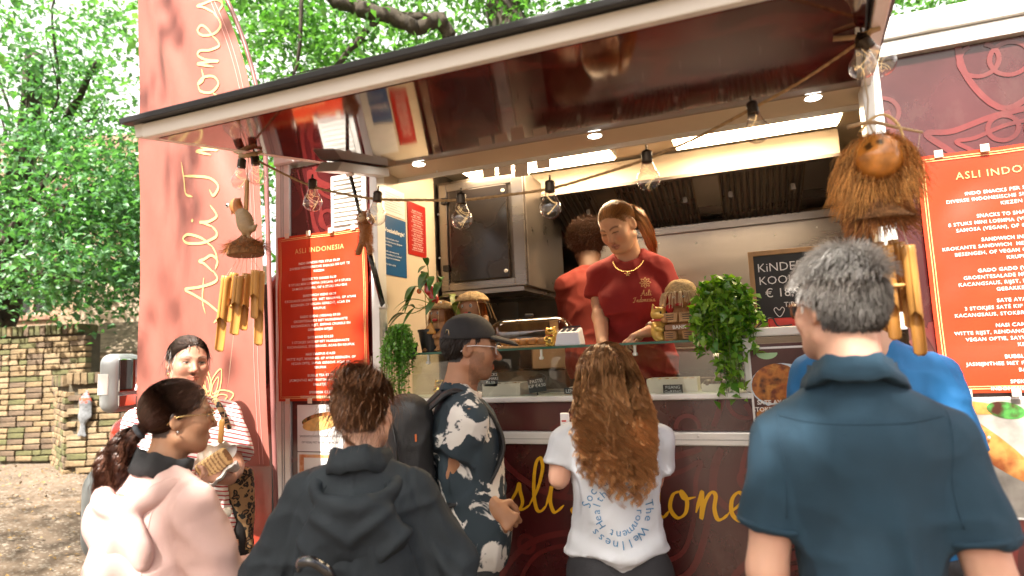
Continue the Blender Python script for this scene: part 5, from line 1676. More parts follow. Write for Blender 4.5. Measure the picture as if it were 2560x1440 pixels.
def hair_mask(q):
    x, y, z = q[:, 0], q[:, 1], q[:, 2]
    t = np.clip((y + .035) / .105, 0, 1)
    zmin = -.078 + (.076 + .078) * t ** .85 + .05 * np.clip((np.abs(x) - .05) / .02, 0, 1) * (y < .02) * (y > -.045)
    zmin = zmin + .010 * vnoise(q * 90)
    return ((z > zmin) & (np.linalg.norm(q, axis=1) < .16)).astype(float)


def make_joints(P):
    H = P['H']; k = H / 1.75; f = P.get('sex', 'm') == 'f'
    J = dict(k=k, f=f, H=H)
    sh = P.get('sh', .168 if f else .188) * k
    lean = P.get('lean', 0.0); side = P.get('side', 0.0)
    piv = np.array([0, 0, .98 * k]); Rl = rotm(0, -lean, side)
    up = lambda p: piv + Rl @ (np.asarray(p, float) - piv)
    J['up'] = up; J['Rl'] = Rl
    J['hip'] = [np.array([s * .088 * k, 0, .92 * k]) for s in (-1, 1)]
    J['knee'] = [np.array([s * .10 * k, .02, .50 * k]) for s in (-1, 1)]
    J['ank'] = [np.array([s * .105 * k, -.02, .085 * k]) for s in (-1, 1)]
    J['sh'] = [up((s * sh, -.005, P.get('shz', 1.378) * k)) for s in (-1, 1)]
    J['neck0'] = up((0, -.018, 1.45 * k))
    hr = P.get('head', (0, 0, 0))
    J['hs'] = .2 / .2 * k * (P.get('hsc', 1.0)) * (.97 if f else 1.0)
    J['neck1'] = up((0, .005, 1.535 * k))
    J['Rh'] = rotm(*hr)
    J['hc'] = J['neck1'] + J['Rh'] @ (np.array([0, .018, .098]) * J['hs'])
    el = P.get('elbow'); wr = P.get('wrist')
    J['el'] = []; J['wr'] = []
    for i, s in enumerate((-1, 1)):
        e = np.asarray(el[i], float) if el and el[i] is not None else J['sh'][i] + np.array([s * .055, -.02, -.285]) * k
        w = np.asarray(wr[i], float) if wr and wr[i] is not None else e + np.array([s * .0, .09, -.235]) * k
        J['el'].append(e); J['wr'].append(w)
    J['shw'] = sh
    return J


def torso(S, J, P, infl=0.0, kk=.045, belly=0.0):
    k = J['k']; f = J['f']; up = J['up']; R = J['Rl']; b = P.get('bulk', 1.0)
    hw, ww, cw = ((.172, .128, .148) if f else (.162, .148, .170))
    S.ell((0, 0, .94 * k), ((hw * b + infl) * k, (.122 * b + infl) * k, .14 * k), k=kk)
    S.ell(up((0, .012 + belly, 1.09 * k)), ((ww * b + infl) * k, (.103 * b + infl + belly) * k, .17 * k), R=R, k=kk)
    S.ell(up((0, .0, 1.255 * k)), ((cw * b + infl) * k, (.113 * b + infl) * k, .19 * k), R=R, k=kk)
    a, c = J['sh']
    S.cap(a + (c - a) * .10, c + (a - c) * .10, (.050 + infl * .8) * k, (.050 + infl * .8) * k, k=kk)
    S.ell(up((0, -.045, 1.34 * k)), ((.13 + infl * .6) * k, (.062 + infl) * k, .10 * k), R=R, k=kk)
    for s in (a, c):
        S.cap(up((0, -.02, 1.462 * k)), s + np.array([0, -.008, .008]) * k, (.044 + infl * .5) * k, (.038 + infl * .6) * k, k=.035)
    if f:
        for s in (-1, 1): S.ell(up((s * .072 * k, .085 * k, 1.25 * k)), ((.066 + infl) * k, (.055 + infl) * k, (.066 + infl) * k), k=.05)


def arm(S, J, i, infl=0.0, kk=.02, t0=0.0, t1=2.0, scale=1.0):
    """upper arm + forearm, t in 0..2"""
    k = J['k'] * scale * (.90 if J['f'] else 1.0); a, e, w = J['sh'][i], J['el'][i], J['wr'][i]
    S.ell(a, np.array([.056, .056, .056]) * k + infl, k=.04)
    m = a + (e - a) * .45
    S.chain([a, m, e], [(.052) * k + infl, (.047) * k + infl, (.040) * k + infl], k=kk)
    if t1 > 1:
        f_ = e + (w - e) * .3
        S.chain([e, f_, w], [.040 * k + infl, .043 * k + infl, .028 * k + infl], k=kk)


def hand(S, w, d, pn, curl=.5, side=1, sc=1.0, spread=.0, fc=None):
    """w wrist, d pointing along the hand, pn palm normal (direction the palm faces); side +1 = thumb on +cross(d,pn)"""
    d = _u3(d); pn = np.asarray(pn, float); pn = _u3(pn - d * (pn @ d)); t = np.cross(d, pn) * side   # t: towards the thumb
    S.cap(w - d * .01, w + d * .03 * sc, .027 * sc, .030 * sc, k=.012, e=pn, sq=.62)
    for o in (-.024, 0.0, .022): S.cap(w + d * .02 * sc, w + d * .085 * sc + t * o * sc, .020 * sc, .0155 * sc, k=.012, e=pn, sq=.72)
    for i, (o, L) in enumerate(((.030, .92), (.010, 1.0), (-.011, .95), (-.030, .76))):
        c = curl if fc is None else fc[i]
        p = w + d * (.088 - .004 * i) * sc + t * o * sc; dd = d + t * spread * (1.5 - i) * .25; r = .0095 * sc * (1 - .06 * i)
        a = .25 + c * .9
        for seg, l in enumerate((.042, .027, .021)):
            ax_ = _u3(dd); dd = ax_ * math.cos(a * (.75 if seg == 0 else 1.0)) + pn * math.sin(a * (.75 if seg == 0 else 1.0))
            pn2 = pn * math.cos(a) - ax_ * math.sin(a)
            q = p + _u3(dd) * l * L * sc
            S.cap(p, q, r, r * .92, k=.005); p = q; r *= .92
            pn_l = pn2; dd = _u3(dd)
            pn_save = pn; pn = _u3(pn_l - dd * (pn_l @ dd))
        pn = _u3(np.cross(t * side, d)) if False else pn0(d, t, side)
    p = w + d * .022 * sc + t * .024 * sc
    q = p + (t * .75 + d * .55 + pn * .35) * .034 * sc; r_ = q + (d * .85 + pn * .45 + t * .1) * .030 * sc; u_ = r_ + (d * .8 + pn * .6 - t * .15) * .024 * sc
    S.chain([p, q, r_, u_], [.014 * sc, .0125 * sc, .0105 * sc, .009 * sc], k=.007)


def pn0(d, t, side): return _u3(np.cross(t * side, d))


def head_sdf(S, J, P):
    s = J['hs']; R = J['Rh']; hc = J['hc']; f = J['f']
    w = lambda x, y, z: hc + R @ (np.array([x, y, z]) * s)
    E = lambda c, r, k=.02, mode='u', Rr=None: S.ell(w(*c), np.array(r) * s, R=R if Rr is None else R @ Rr, k=k * s, mode=mode)
    C = lambda a, b, r1, r2, k=.01, mode='u': S.cap(w(*a), w(*b), r1 * s, r2 * s, k=k * s, mode=mode)
    E((0, -.016, .030), (.0745, .093, .086), .02)
    E((0, .030, -.018), (.061, .060, .090), .04)
    E((0, .034, -.078), (.047 if f else .052, .046, .034), .04)
    C((-.022, .066, -.100), (.022, .066, -.100), .012 if f else .015, .012 if f else .015, .03)
    for q in (-1, 1):
        E((q * .040, .058, -.028), (.028, .030, .030), .03)
        C((q * .056, .0, -.065), (q * .034, .055, -.092), .020, .016, .03)
        C((q * .012, .085, .022), (q * .050, .070, .020), .0085 if f else .011, .008, .014)
    for q in (-1, 1): E((q * .032, .099, .0), (.0165, .017, .0125), .014, 's')
    for q in (-1, 1): E((q * .0315, .0735, .001), (.0135, .0130, .0125), .004)
    nl = P.get('nose', 1.0)
    C((0, .086, .012), (0, .086 + .021 * nl, -.030), .0075, .0105, .014)
    E((0, .084 + .022 * nl, -.034), (.0115, .0115, .010), .008)
    for q in (-1, 1): E((q * .0115, .092, -.037), (.0085, .010, .0075), .006)
    for q in (-1, 1):
        C((q * .018, .080, -.066), (q * .004, .0905, -.0615), .005, .0062, .006)
        C((q * .015, .081, -.073), (0, .090, -.0735), .0058, .0072, .006)
    C((-.021, .094, -.0672), (.021, .094, -.0672), .0017, .0017, .004, 's')
    E((0, .084, -.053), (.006, .01, .008), .008, 's')
    if P.get('ears', True):
        for q in (-1, 1):
            er = rotm(q * .35, 0, 0)
            E((q * .079, -.012, -.008), (.0075, .020, .032), .012, Rr=er)
            E((q * .084, -.004, -.002), (.006, .010, .018), .006, 's', Rr=er)
    S.chain([J['neck0'], (J['neck0'] + J['neck1']) / 2 + np.array([0, -.004, 0]), J['neck1'] + J['Rh'] @ np.array([0, -.008, .02])], np.array([.062, .054, .055]) * s * (.90 if f else 1.04), k=.03)


M_SKIN = mat('skin', (.5, .3, .2), .48, attr=True, sub=.12, bump=.05, bscale=220, spec=.4)
M_CLOTHS = {}


def build_person(P):
    J = make_joints(P); root = thing('person', P['label'], 'person', P['loc'], P['rz'], world=False, group=P.get('group'))
    S = Sdf()
    torso(S, J, P, -.012)
    for i in (0, 1):
        arm(S, J, i, scale=P.get('armsc', 1.0))
        hd = P.get('hand', [None, None])[i]
        d = J['wr'][i] - J['el'][i]
        if hd is None: hd = dict(d=d, pn=(-1 if i else 1, .2, 0), curl=.35)
        hand(S, J['wr'][i], hd.get('d', d), hd['pn'], hd.get('curl', .5), hd.get('side', 1 if i else -1), J['k'] * (.9 if J['f'] else 1), hd.get('spread', .1), hd.get('fc'))
    for i in (0, 1):
        S.chain([J['hip'][i], J['knee'][i], J['ank'][i]], [.075 * J['k'], .05 * J['k'], .036 * J['k']], k=.04)
        S.cap(J['ank'][i] + (0, .0, -.03), J['ank'][i] + (0, .13, -.05), .04, .03, k=.02)
    head_sdf(S, J, P)
    hb = .15 * J['hs']
    fine = [(J['hc'] - hb, J['hc'] + hb, P.get('fine', .0055))]
    for i in P.get('finehand', ()):
        c = J['wr'][i] + _u3(J['wr'][i] - J['el'][i]) * .08; fine.append((c - .11, c + .11, .0045))
    V, F = S.mesh(.018, fine=fine, smooth=1)
    body = mesh_np('body', V, F, M_SKIN, root, col=paint_skin(V, J, P))
    return root, J, body


def folds(V, N, amp, seed=0., sc=(9, 9, 3.2), sharp=True):
    q = V * np.array(sc) + seed
    wq = V + .05 * np.stack([vnoise(V * 5 + seed), vnoise(V * 5 + seed + 31), vnoise(V * 5 + seed + 57)], 1)
    a = fbm(q, 3)
    r1 = np.clip(1 - np.abs(vnoise(wq * np.array([7.0, 7.0, 10.0]) + seed * 1.7)) * 2.6, 0, 1) ** 2
    r2 = np.clip(1 - np.abs(vnoise(wq * np.array([15.0, 15.0, 9.0]) + seed * 2.3)) * 2.4, 0, 1) ** 2
    return V + N * (amp * (.5 * a + (.75 * r1 + .35 * r2 if sharp else 0)))[:, None]


def garment(name, S, m, root, h=.008, amp=.006, seed=0., fine=(), sc=(9, 9, 3.2), smooth=2, disp=None, lo=None, hi=None, label=None):
    V, F = S.mesh(h, fine=fine, smooth=smooth, lo=lo, hi=hi)
    N = vnormals(V, F)
    if disp is not None: V = V + N * disp(V)[:, None]
    if amp: V = folds(V, N, amp, seed, sc)
    return mesh_np(name, V, F, m, root, label=label)


def sleeve(S, J, i, t, r0, r1, hollow=True):
    """short sleeve to fraction t of the upper arm, or t>1 into the forearm"""
    a, e, w = J['sh'][i], J['el'][i], J['wr'][i]; k = J['k']
    if t <= 1:
        b = a + (e - a) * t; d = _u3(e - a)
        S.cap(a, b + d * .03, r0 * k, r1 * k, k=.014)
        return b, d
    b = e + (w - e) * (t - 1); d = _u3(w - e)
    S.cap(a, e, r0 * k, r1 * k * 1.05, k=.026); S.cap(e, b, r1 * k * 1.05, r1 * .72 * k, k=.02)
    return b, d


def cut_local(S, p, n, rad, k=.004):
    """flat cut limited to a ball around p (sleeve ends)"""
    p = np.asarray(p, float); n = _u3(n)

    def f(x, y, z):
        pl = -((x - p[0]) * n[0] + (y - p[1]) * n[1] + (z - p[2]) * n[2])
        q = p + n * rad * .8
        sp = np.sqrt((x - q[0]) ** 2 + (y - q[1]) ** 2 + (z - q[2]) ** 2) - rad
        return np.maximum(pl, sp)
    S._add(f, p - rad * 2, p + rad * 2, k, 's')


def tee(J, P, infl=.018, hem=.86, tl=.62, r0=.068, r1=.070, neck=True, open_=.012):
    S = Sdf(); k = J['k']; torso(S, J, P, infl)
    S.ell((0, .005, .93 * k), ((.172 * P.get('bulk', 1) + infl) * k, (.125 * P.get('bulk', 1) + infl) * k, .16 * k), k=.06)
    ends = [sleeve(S, J, i, tl, r0, r1) for i in (0, 1)]
    for (b, d), i in zip(ends, (0, 1)):
        cut_local(S, b, d, .12)
    S.cut((0, 0, hem * k), (0, 0, -1))
    S.cap(J['up']((0, .004, .90 * k)), J['up']((0, .004, 1.22 * k)), (.150 * P.get('bulk', 1) + infl * .5) * k, (.148 * P.get('bulk', 1) + infl * .5) * k, k=.05, e=(0, 1, 0), sq=.76)
    if neck:
        n0 = J['neck0']; n1 = J['neck1']
        S.cap(n0 + (n1 - n0) * .35 + np.array([0, .012, 0]), n1 + np.array([0, .02, .10]), .064 * k, .075 * k, k=.008, mode='s')
    return S


def trousers(J, P, root, m, infl=.010, top=.91):
    S = Sdf(); k = J['k']; b = P.get('bulk', 1)
    S.ell((0, 0, .93 * k), ((.158 * b + infl) * k, (.112 * b + infl) * k, .14 * k), k=.05)
    for i in (0, 1):
        S.chain([J['hip'][i], J['knee'][i], J['ank'][i] + (0, 0, -.02)], [(.085 * b + infl) * k, (.058 + infl) * k, (.048 + infl) * k], k=.05)
        S.ell(J['hip'][i] + np.array([0, -.045, .0]) * k, np.array([.078, .075, .085]) * k * b + infl, k=.05)
    S.cut((0, 0, top * k), (0, 0, 1))
    o = garment('trousers', S, m, root, .012, .005, 3.3)
    for i in (0, 1):
        q = Sdf().cap(J['ank'][i] + (0, -.03, -.045), J['ank'][i] + (0, .14, -.052), .042, .034, k=.02, e=(0, 0, 1), sq=.9)
        q.cut((0, 0, .002), (0, 0, -1)); V, F = q.mesh(.010)
        mesh_np('shoe', V, F, mat('shoe_dark', (.03, .03, .03), .5), root)
    return o


# ---------------------------------------------------------------- hair
SK_C = np.array([0, -.014, .030]); SK_R = np.array([.0765, .0950, .0880])


def scalp_roots(n, mask=hair_mask, seed=None, extra=None):
    d = RNG.normal(size=(n * 4, 3)); d /= np.linalg.norm(d, axis=1)[:, None]
    q = SK_C + d * SK_R
    m = mask(q) > .5
    if extra is not None: m &= extra(q)
    q = q[m][:n]
    nn = (q - SK_C) / SK_R ** 2; nn /= np.linalg.norm(nn, axis=1)[:, None]
    return q, nn


def grow(p, d, length, K, grav=.15, flow=None, collide=None, off=.004, noise=0.0, lift=None, keep=.75):
    """simulate strands in head-local metres; flow(p)->direction field; collide: list of (c, r) ellipsoids"""
    N = len(p); L = np.broadcast_to(length, (N,))[:, None] / (K - 1)
    out = [p.copy()]; d = d / (np.linalg.norm(d, axis=1)[:, None] + 1e-9)
    for s in range(K - 1):
        g = np.tile(np.array([0, 0, -1.0]), (N, 1)) if flow is None else flow(p)
        d = keep * d + grav * g + noise * RNG.normal(size=(N, 3))
        d /= np.linalg.norm(d, axis=1)[:, None] + 1e-9
        q = p + d * L
        for c, r, *R_ in (collide or []):
            v = (q - c) @ R_[0] / r if R_ else (q - c) / r
            m = np.linalg.norm(v, axis=1)
            ins = m < 1
            if ins.any():
                w_ = v[ins] / m[ins][:, None] * r
                q[ins] = c + (w_ @ R_[0].T if R_ else w_)
        d2 = q - p; d = d2 / (np.linalg.norm(d2, axis=1)[:, None] + 1e-9)
        p = q; out.append(p.copy())
    return np.stack(out, 1)


HAIRM = {}


def hair_mesh(name, paths, J, root, r, cols, cv=.25, rough=.38, local=True, tip=None, rt=.35, kind=None, n=2):
    """paths head-local -> body-local; cols (3,) or (N,3)"""
    P_ = np.asarray(paths)
    if local: P_ = J['hc'] + (P_ * J['hs']) @ J['Rh'].T
    N, K, _ = P_.shape
    rr = np.broadcast_to(r, (N,)) * RNG.uniform(.75, 1.45, N)
    V, F = strands(P_, rr, rr * rt, n)
    c = np.broadcast_to(np.asarray(cols, float), (N, 3)) * np.clip(1 + cv * RNG.normal(size=(N, 1)), .35, 2.2)
    c = np.repeat(c[:, None], K, 1)
    if tip is not None:
        t = np.linspace(0, 1, K)[None, :, None]; c = c * (1 - t) + np.asarray(tip) * np.clip(1 + cv * RNG.normal(size=(N, 1, 1)), .4, 2) * t
    m = mat('hair_strands', (.1, .06, .03), .36, attr=True, spec=.55, aniso=.0) if rough == .38 else mat('hair_dull', (.1, .1, .1), rough, attr=True)
    return mesh_np(name, V, F, m, root, col=np.repeat(c.reshape(-1, 3), n, 0), kind=kind)


def pulled(n, tie, K=12, off=.006, jitter=.002, extra=None, mask=hair_mask):
    """hair combed over the scalp to a tie point (head-local)"""
    q, nn = scalp_roots(n, mask, extra=extra)
    t = np.linspace(0, 1, K)[None, :, None]
    tie = np.asarray(tie, float) + RNG.normal(size=(len(q), 3)) * .008
    P_ = q[:, None] * (1 - t) + tie[:, None] * t
    v = (P_ - SK_C) / SK_R; m = np.linalg.norm(v, axis=2)[..., None]
    lim = 1 + (off + .012 * t * (1 - t)) / .085
    P2 = SK_C + v / m * lim * SK_R
    w = np.clip((t - .86) / .14, 0, 1)
    P_ = P2 * (1 - w) + np.where(m > lim, P_, P2) * w
    return P_ + np.cumsum(RNG.normal(size=P_.shape) * jitter * .35, 1) * np.sin(np.pi * t)


def tail(n, pts, rad, K=22, wave=.0, wl=.1, jitter=.01):
    """bundle of strands along a curve; rad list of bundle radii"""
    C = crom(pts, 10); s = np.linspace(0, len(C) - 1, K); C = np.stack([np.interp(s, np.arange(len(C)), C[:, i]) for i in range(3)], 1)
    R_ = np.interp(np.linspace(0, 1, K), np.linspace(0, 1, len(rad)), rad)
    T = np.gradient(C, axis=0); T /= np.linalg.norm(T, axis=1)[:, None]
    A = np.cross(T, [1, .2, .1]); A /= np.linalg.norm(A, axis=1)[:, None]; B = np.cross(T, A)
    a = RNG.uniform(0, 6.283, n); u = np.sqrt(RNG.uniform(0, 1, n)); ln = RNG.uniform(.8, 1.0, n)
    P_ = C[None] + (A[None] * np.cos(a)[:, None, None] + B[None] * np.sin(a)[:, None, None]) * (u[:, None] * R_[None])[..., None]
    ph = np.floor(a * 2.5) * 1.7 + np.floor(u * 3) * 2.1
    tt = np.linspace(0, 1, K)
    L = np.sum(np.linalg.norm(np.diff(C, axis=0), axis=1))
    w_ = wave * np.sin(2 * math.pi * tt[None] * L / wl + ph[:, None]) * np.clip(tt * 3, 0, 1)
    P_ = P_ + A[None] * w_[..., None] + B[None] * (wave * np.cos(2 * math.pi * tt[None] * L / wl + ph[:, None]) * np.clip(tt * 3, 0, 1))[..., None]
    # vary length: resample towards the start
    for i in range(3):
        pass
    idx = ln[:, None] * np.linspace(0, K - 1, K)[None]
    i0 = np.floor(idx).astype(int).clip(0, K - 2); fr = (idx - i0)[..., None]
    P_ = np.take_along_axis(P_, i0[..., None], 1) * (1 - fr) + np.take_along_axis(P_, i0[..., None] + 1, 1) * fr
    return P_ + np.cumsum(RNG.normal(size=P_.shape) * jitter * .1, 1)


def h2b(J, p): return J['hc'] + (np.asarray(p) * J['hs']) @ J['Rh'].T


def glasses(root, J, m, lens=None, rim=.0016, drop=0.0, w=.024, hgt=.019, up=None, name='glasses'):
    """frame with two rims, bridge and temples; up: (dz, dy, tilt) pushes them onto the hair"""
    mb = MB(); ln = MB()
    tr = lambda p: h2b(J, p)
    if up is not None:
        Rx = rotm(0, up[2], 0); tr = lambda p: h2b(J, Rx @ (np.asarray(p) - np.array([0, .1, 0])) + np.array([0, .1 + up[1], up[0]]))
    for s in (-1, 1):
        c = np.array([s * .033, .104, -.002 - drop])
        ring = [c + np.array([w * math.copysign(abs(math.cos(t)) ** .75, math.cos(t)), -.010 * (w * math.cos(t) * s / w) ** 2 * .6, hgt * math.copysign(abs(math.sin(t)) ** .8, math.sin(t))]) for t in np.linspace(0, 6.283, 25)[:-1]]
        mb.tube([tr(q) for q in ring], rim, 6, closed=True)
        ln.add([tr(q) for q in ring], [tuple(range(24))])
        mb.tube([tr(q) for q in ((s * (.033 + w), .100, .006), (s * .079, .075, .008), (s * .083, .02, .008), (s * .083, -.012, .004), (s * .080, -.035, -.018))], rim, 6)
    mb.tube([tr(q) for q in ((-.010, .106, .002), (0, .109, .005), (.010, .106, .002))], rim, 6)
    o = mb.build(name, m, root, smooth=True)
    ln.build('lens', lens or glass_mat('spectacle_lens', (.97, .97, .97)), o)
    return o


def project_print(pr, name, m, root, target, origin, U, Vv, D, off=.0015, label=None):
    """lay a flat print on a garment: rays from origin + u*U + v*Vv along D"""
    me = target.data
    bv = BVHTree.FromPolygons([v.co[:] for v in me.vertices], [tuple(p.vertices) for p in me.polygons])
    U, Vv, D = _u3(U), _u3(Vv), _u3(D)
    Vn = []; ok = []
    for (u, v), l in zip(pr.v, pr.l):
        h = bv.ray_cast(Vector(origin + U * u + Vv * v - D * .3), Vector(D), 1.0)
        ok.append(h[0] is not None)
        Vn.append(np.array(h[0]) - D * (off + l * 2e-5) if h[0] is not None else origin + U * u + Vv * v)
    F = [f for f in pr.f if all(ok[i] for i in f)]
    return mesh_np(name, Vn, F, m, root, smooth=True, label=label)


def cloth(name, col=(.5, .5, .5), rough=.85, var=.08, bump=.25, bscale=500, sheen=0.0, **kw):
    return mat(name, col, rough, var=var, vscale=kw.pop('vscale', 10), bump=bump, bscale=bscale, sheen=0.0, wrk=kw.pop('wrk', .28), **kw)


M_DENIM = cloth('denim_blue', (.045, .13, .26), .8, .35, .4, 300)
M_BLKDENIM = cloth('denim_black', (.018, .018, .022), .8, .25, .4, 300)


def stitch(target, root, pts, name='seam', r=.0016, m=None, side=-1, off=.0004):
    """stitched seam: a fine cord laid along (x, z) points on the back (side=-1) or front of a garment"""
    me = target.data
    bv = BVHTree.FromPolygons([v.co[:] for v in me.vertices], [tuple(p.vertices) for p in me.polygons])
    P_ = []
    for x, z in crom(pts, 8):
        h = bv.ray_cast(Vector((x, side * 1.0, z)), Vector((0, -side, 0)), 2.0)
        if h[0] is not None: P_.append(np.array(h[0]) + np.array([0, side * off, 0]))
    if len(P_) > 3: MB().tube(P_, r, 5).build(name, m or target.data.materials[0], target, smooth=True)
# ================================================================ THE CAST
def w2l(P, pt):
    """world point -> the person's local frame"""
    d = np.asarray(pt, float) - np.asarray(P['loc'], float); c, s = math.cos(-P['rz']), math.sin(-P['rz'])
    return np.array([c * d[0] - s * d[1], s * d[0] + c * d[1], d[2]])


class ring_collar:
    """band standing round the neck, folded outward when fold > 0"""
    def __init__(s, J, r=.078, h=.022, thick=.010, z=.03, tilt=.35, gap=0.0, fold=0.0, seed=0.):
        k = J['k']; c = J['neck0'] + J['Rl'] @ np.array([0, .006, z]) * k; R = J['Rl'] @ rotm(0, -tilt, 0); n = 48
        prof = [(-.004, -h), (0, -h * .3), (-.001, h * .5), (.001, h), (thick * .7, h), (thick, h * .4), (thick + fold, -h * .2), (thick + fold * 1.5, -h * 1.1), (thick * .4 + fold, -h * 1.1)]
        V = []
        for t in np.linspace(math.pi / 2 + gap, math.pi / 2 + 2 * math.pi - gap, n):
            w = .0035 * math.sin(t * 5 + seed) + .002 * math.sin(t * 11 + seed)
            for dr, dz in prof: V.append(c + R @ (np.array([(r + dr + w) * math.cos(t), (r + dr + w) * math.sin(t), dz + w]) * k))
        m = len(prof); F = []
        for i in range(n - 1):
            for j in range(m): F.append((i * m + j, (i + 1) * m + j, (i + 1) * m + (j + 1) % m, i * m + (j + 1) % m))
        F.append(tuple(range(m))); F.append(tuple((n - 1) * m + j for j in range(m))[::-1])
        s.V, s.F = np.array(V), F

    def mesh(s, h=0): return s.V, s.F


def hood_pouch(J, k, drop=0.0, w=.150, side=0.0, deep=.070):
    S = Sdf(); up = J['up']; R = J['Rl']
    S.ell(up((side, -.125 * k, (1.315 - drop) * k)), np.array([w, deep, .125]) * k, R=R @ rotm(0, .22, 0), k=.03)
    rim = [(-.105, .055, 1.405), (-.125, -.02, 1.445), (-.105, -.10, 1.425), (-.05, -.145, 1.40), (.0, -.155, 1.392), (.05, -.145, 1.40), (.105, -.10, 1.425), (.125, -.02, 1.445), (.105, .055, 1.405)]
    S.chain([up(np.array(q) * k + (side, 0, 0)) for q in crom(rim, 3)], [.019 * k] * (len(rim) * 3), k=.025)
    S.ell(up((side, -.105 * k, 1.44 * k)), np.array([.092, .040, .105]) * k, R=R @ rotm(0, .3, 0), k=.025, mode='s')
    return S


# ---------------------------------------------------------------- man in the blue polo (near, back to us)
P = dict(H=1.80, hsc=.94, loc=(.20, -1.075, 0), rz=-.06, sex='m', skin=(.60, .35, .25), haircol=(.10, .085, .07), head=(.62, .02, 0), bulk=.84, sh=.150, shz=1.350, elbow=((-.204, -.03, 1.11), (.204, -.03, 1.11)),
         label='tall grey-haired man in a dark blue polo shirt seen from behind, nearest to the camera', scalp=True)
root, J, body = build_person(P)
M_POLO = cloth('polo_pique', (.012, .042, .072), .85, .12, .5, 700, .08)
S = tee(J, P, .018, .80, .70, .058, .066)
V, F = S.mesh(.0085, smooth=2); N = vnormals(V, F)
b1 = lambda a, w: np.exp(-(a / w) ** 2)
f1 = .006 * np.sin((V[:, 0] * 26 + 1.2 * np.sin(V[:, 2] * 7))) * np.clip((1.38 - V[:, 2]) / .2, 0, 1) * np.clip((V[:, 2] - .85) / .1, 0, 1) * (V[:, 1] < .03)
crease = .010 * b1(V[:, 0] - .05 - .08 * (1.25 - V[:, 2]), .012) * np.clip((1.30 - V[:, 2]) / .12, 0, 1) * (V[:, 1] < 0)
arm_f = .003 * np.sin((V[:, 2] * 1.0 + np.abs(V[:, 0]) * 1.6) * 70) * np.clip((np.abs(V[:, 0]) - .19) / .03, 0, 1) * np.clip((1.40 - V[:, 2]) / .06, 0, 1)
V = folds(V + N * (f1 + crease + arm_f)[:, None], N, .006, 4.0)
shirt = mesh_np('polo_shirt', V, F, M_POLO, root)
V, F = ring_collar(J, .076, .026, .007, .030, .28, 0, .012).mesh(); mesh_np('collar', V, F, M_POLO, shirt)
for i in (0, 1):
    e = J['sh'][i] + (J['el'][i] - J['sh'][i]) * .70; d = _u3(J['el'][i] - J['sh'][i]); a = _u3(np.cross(d, [0, 1, 0])); b = np.cross(d, a)
    mb = MB().tube([e - d * .012 + (a * math.cos(t) + b * math.sin(t)) * .0672 for t in np.linspace(0, 6.283, 33)[:-1]], .007, 6, closed=True)
    mb.build('cuff', M_POLO, shirt, smooth=True)
k = J['k']
for s_2 in (-1, 1): stitch(shirt, root, [(s_2 * .150 * k, 1.415 * k), (s_2 * .150 * k, 1.36 * k), (s_2 * .142 * k, 1.28 * k), (s_2 * .150 * k, 1.20 * k)])
stitch(shirt, root, [(-.145 * k, 1.405 * k), (-.07 * k, 1.395 * k), (.07 * k, 1.395 * k), (.145 * k, 1.405 * k)])
trousers(J, P, root, M_BLKDENIM)
q, nn = scalp_roots(6500)
fl = lambda p: np.stack([.55 * np.sign(p[:, 0] + .01) * .6 + 0 * p[:, 0], -.25 + 0 * p[:, 0], -.8 + 0 * p[:, 0]], 1)
top = q[:, 2] > .06
d0 = nn * .9 + np.stack([-.5 + 0 * q[:, 0], .35 * top - .3, .2 * top - .55 * ~top], 1) + .35 * np.stack([vnoise(q * 55), vnoise(q * 55 + 9), vnoise(q * 55 + 21)], 1)
L_ = np.where(top, .050, .030) * np.clip((q[:, 2] + .11) / .08, .35, 1)
paths = grow(q, d0, L_, 8, grav=.16, collide=[(SK_C, SK_R * 1.03)], noise=.06)
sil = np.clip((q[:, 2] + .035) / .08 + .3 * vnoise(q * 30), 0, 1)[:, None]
cols = np.array([.05, .042, .036]) * (1 - sil) + np.array([.50, .48, .46]) * sil  # silver towards the crown, with the sunlight there put into the colour
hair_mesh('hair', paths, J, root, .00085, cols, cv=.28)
glasses(root, J, mat('tortoise_frame', (.12, .04, .015), .25, coat=.6), rim=.0026)

# ---------------------------------------------------------------- woman in the black rain jacket
P = dict(H=1.565, loc=(*atd(905, 1200, 1.72)[:2], 0), rz=.40, sex='f', skin=(.62, .36, .25), haircol=(.10, .045, .022), head=(-.22, -.05, .03), bulk=.95, sh=.158,
         elbow=((-.238, -.03, 1.03), (.238, -.02, 1.03)), wrist=((-.22, .22, 1.0), (.22, .22, 1.0)),
         label='woman with brown hair clipped up and a black hooded rain jacket seen from behind')
root, J, body = build_person(P)
k = J['k']
M_RAIN = cloth('black_nylon', (.017, .023, .029), .75, .15, .10, 90, .15, wrk=.5, spec=.3)
S = Sdf(); torso(S, J, P, .030); S.ell((0, 0, .95), (.205, .155, .30), k=.08)
for i in (0, 1):
    b, d = sleeve(S, J, i, 1.85, .068, .070); cut_local(S, b, d, .14)
S.cut((0, 0, .70), (0, 0, -1))
V, F = S.mesh(.008, smooth=2); N = vnormals(V, F)
dsp = .010 * np.sin(V[:, 2] * 55 + np.abs(V[:, 0]) * 60 + 2 * vnoise(V * 6)) * np.clip((np.abs(V[:, 0]) - .17) / .05, 0, 1)
seam = -.006 * b1(np.abs(V[:, 0]) - (.10 + .30 * np.clip(1.42 - V[:, 2], 0, .5)), .006) * (V[:, 1] < .02) - .005 * b1(V[:, 0], .004) * (V[:, 1] < 0)
V = folds(V + N * (dsp + seam)[:, None], N, .013, 8.1, (6, 6, 3.0))
jk = mesh_np('rain_jacket', V, F, M_RAIN, root)
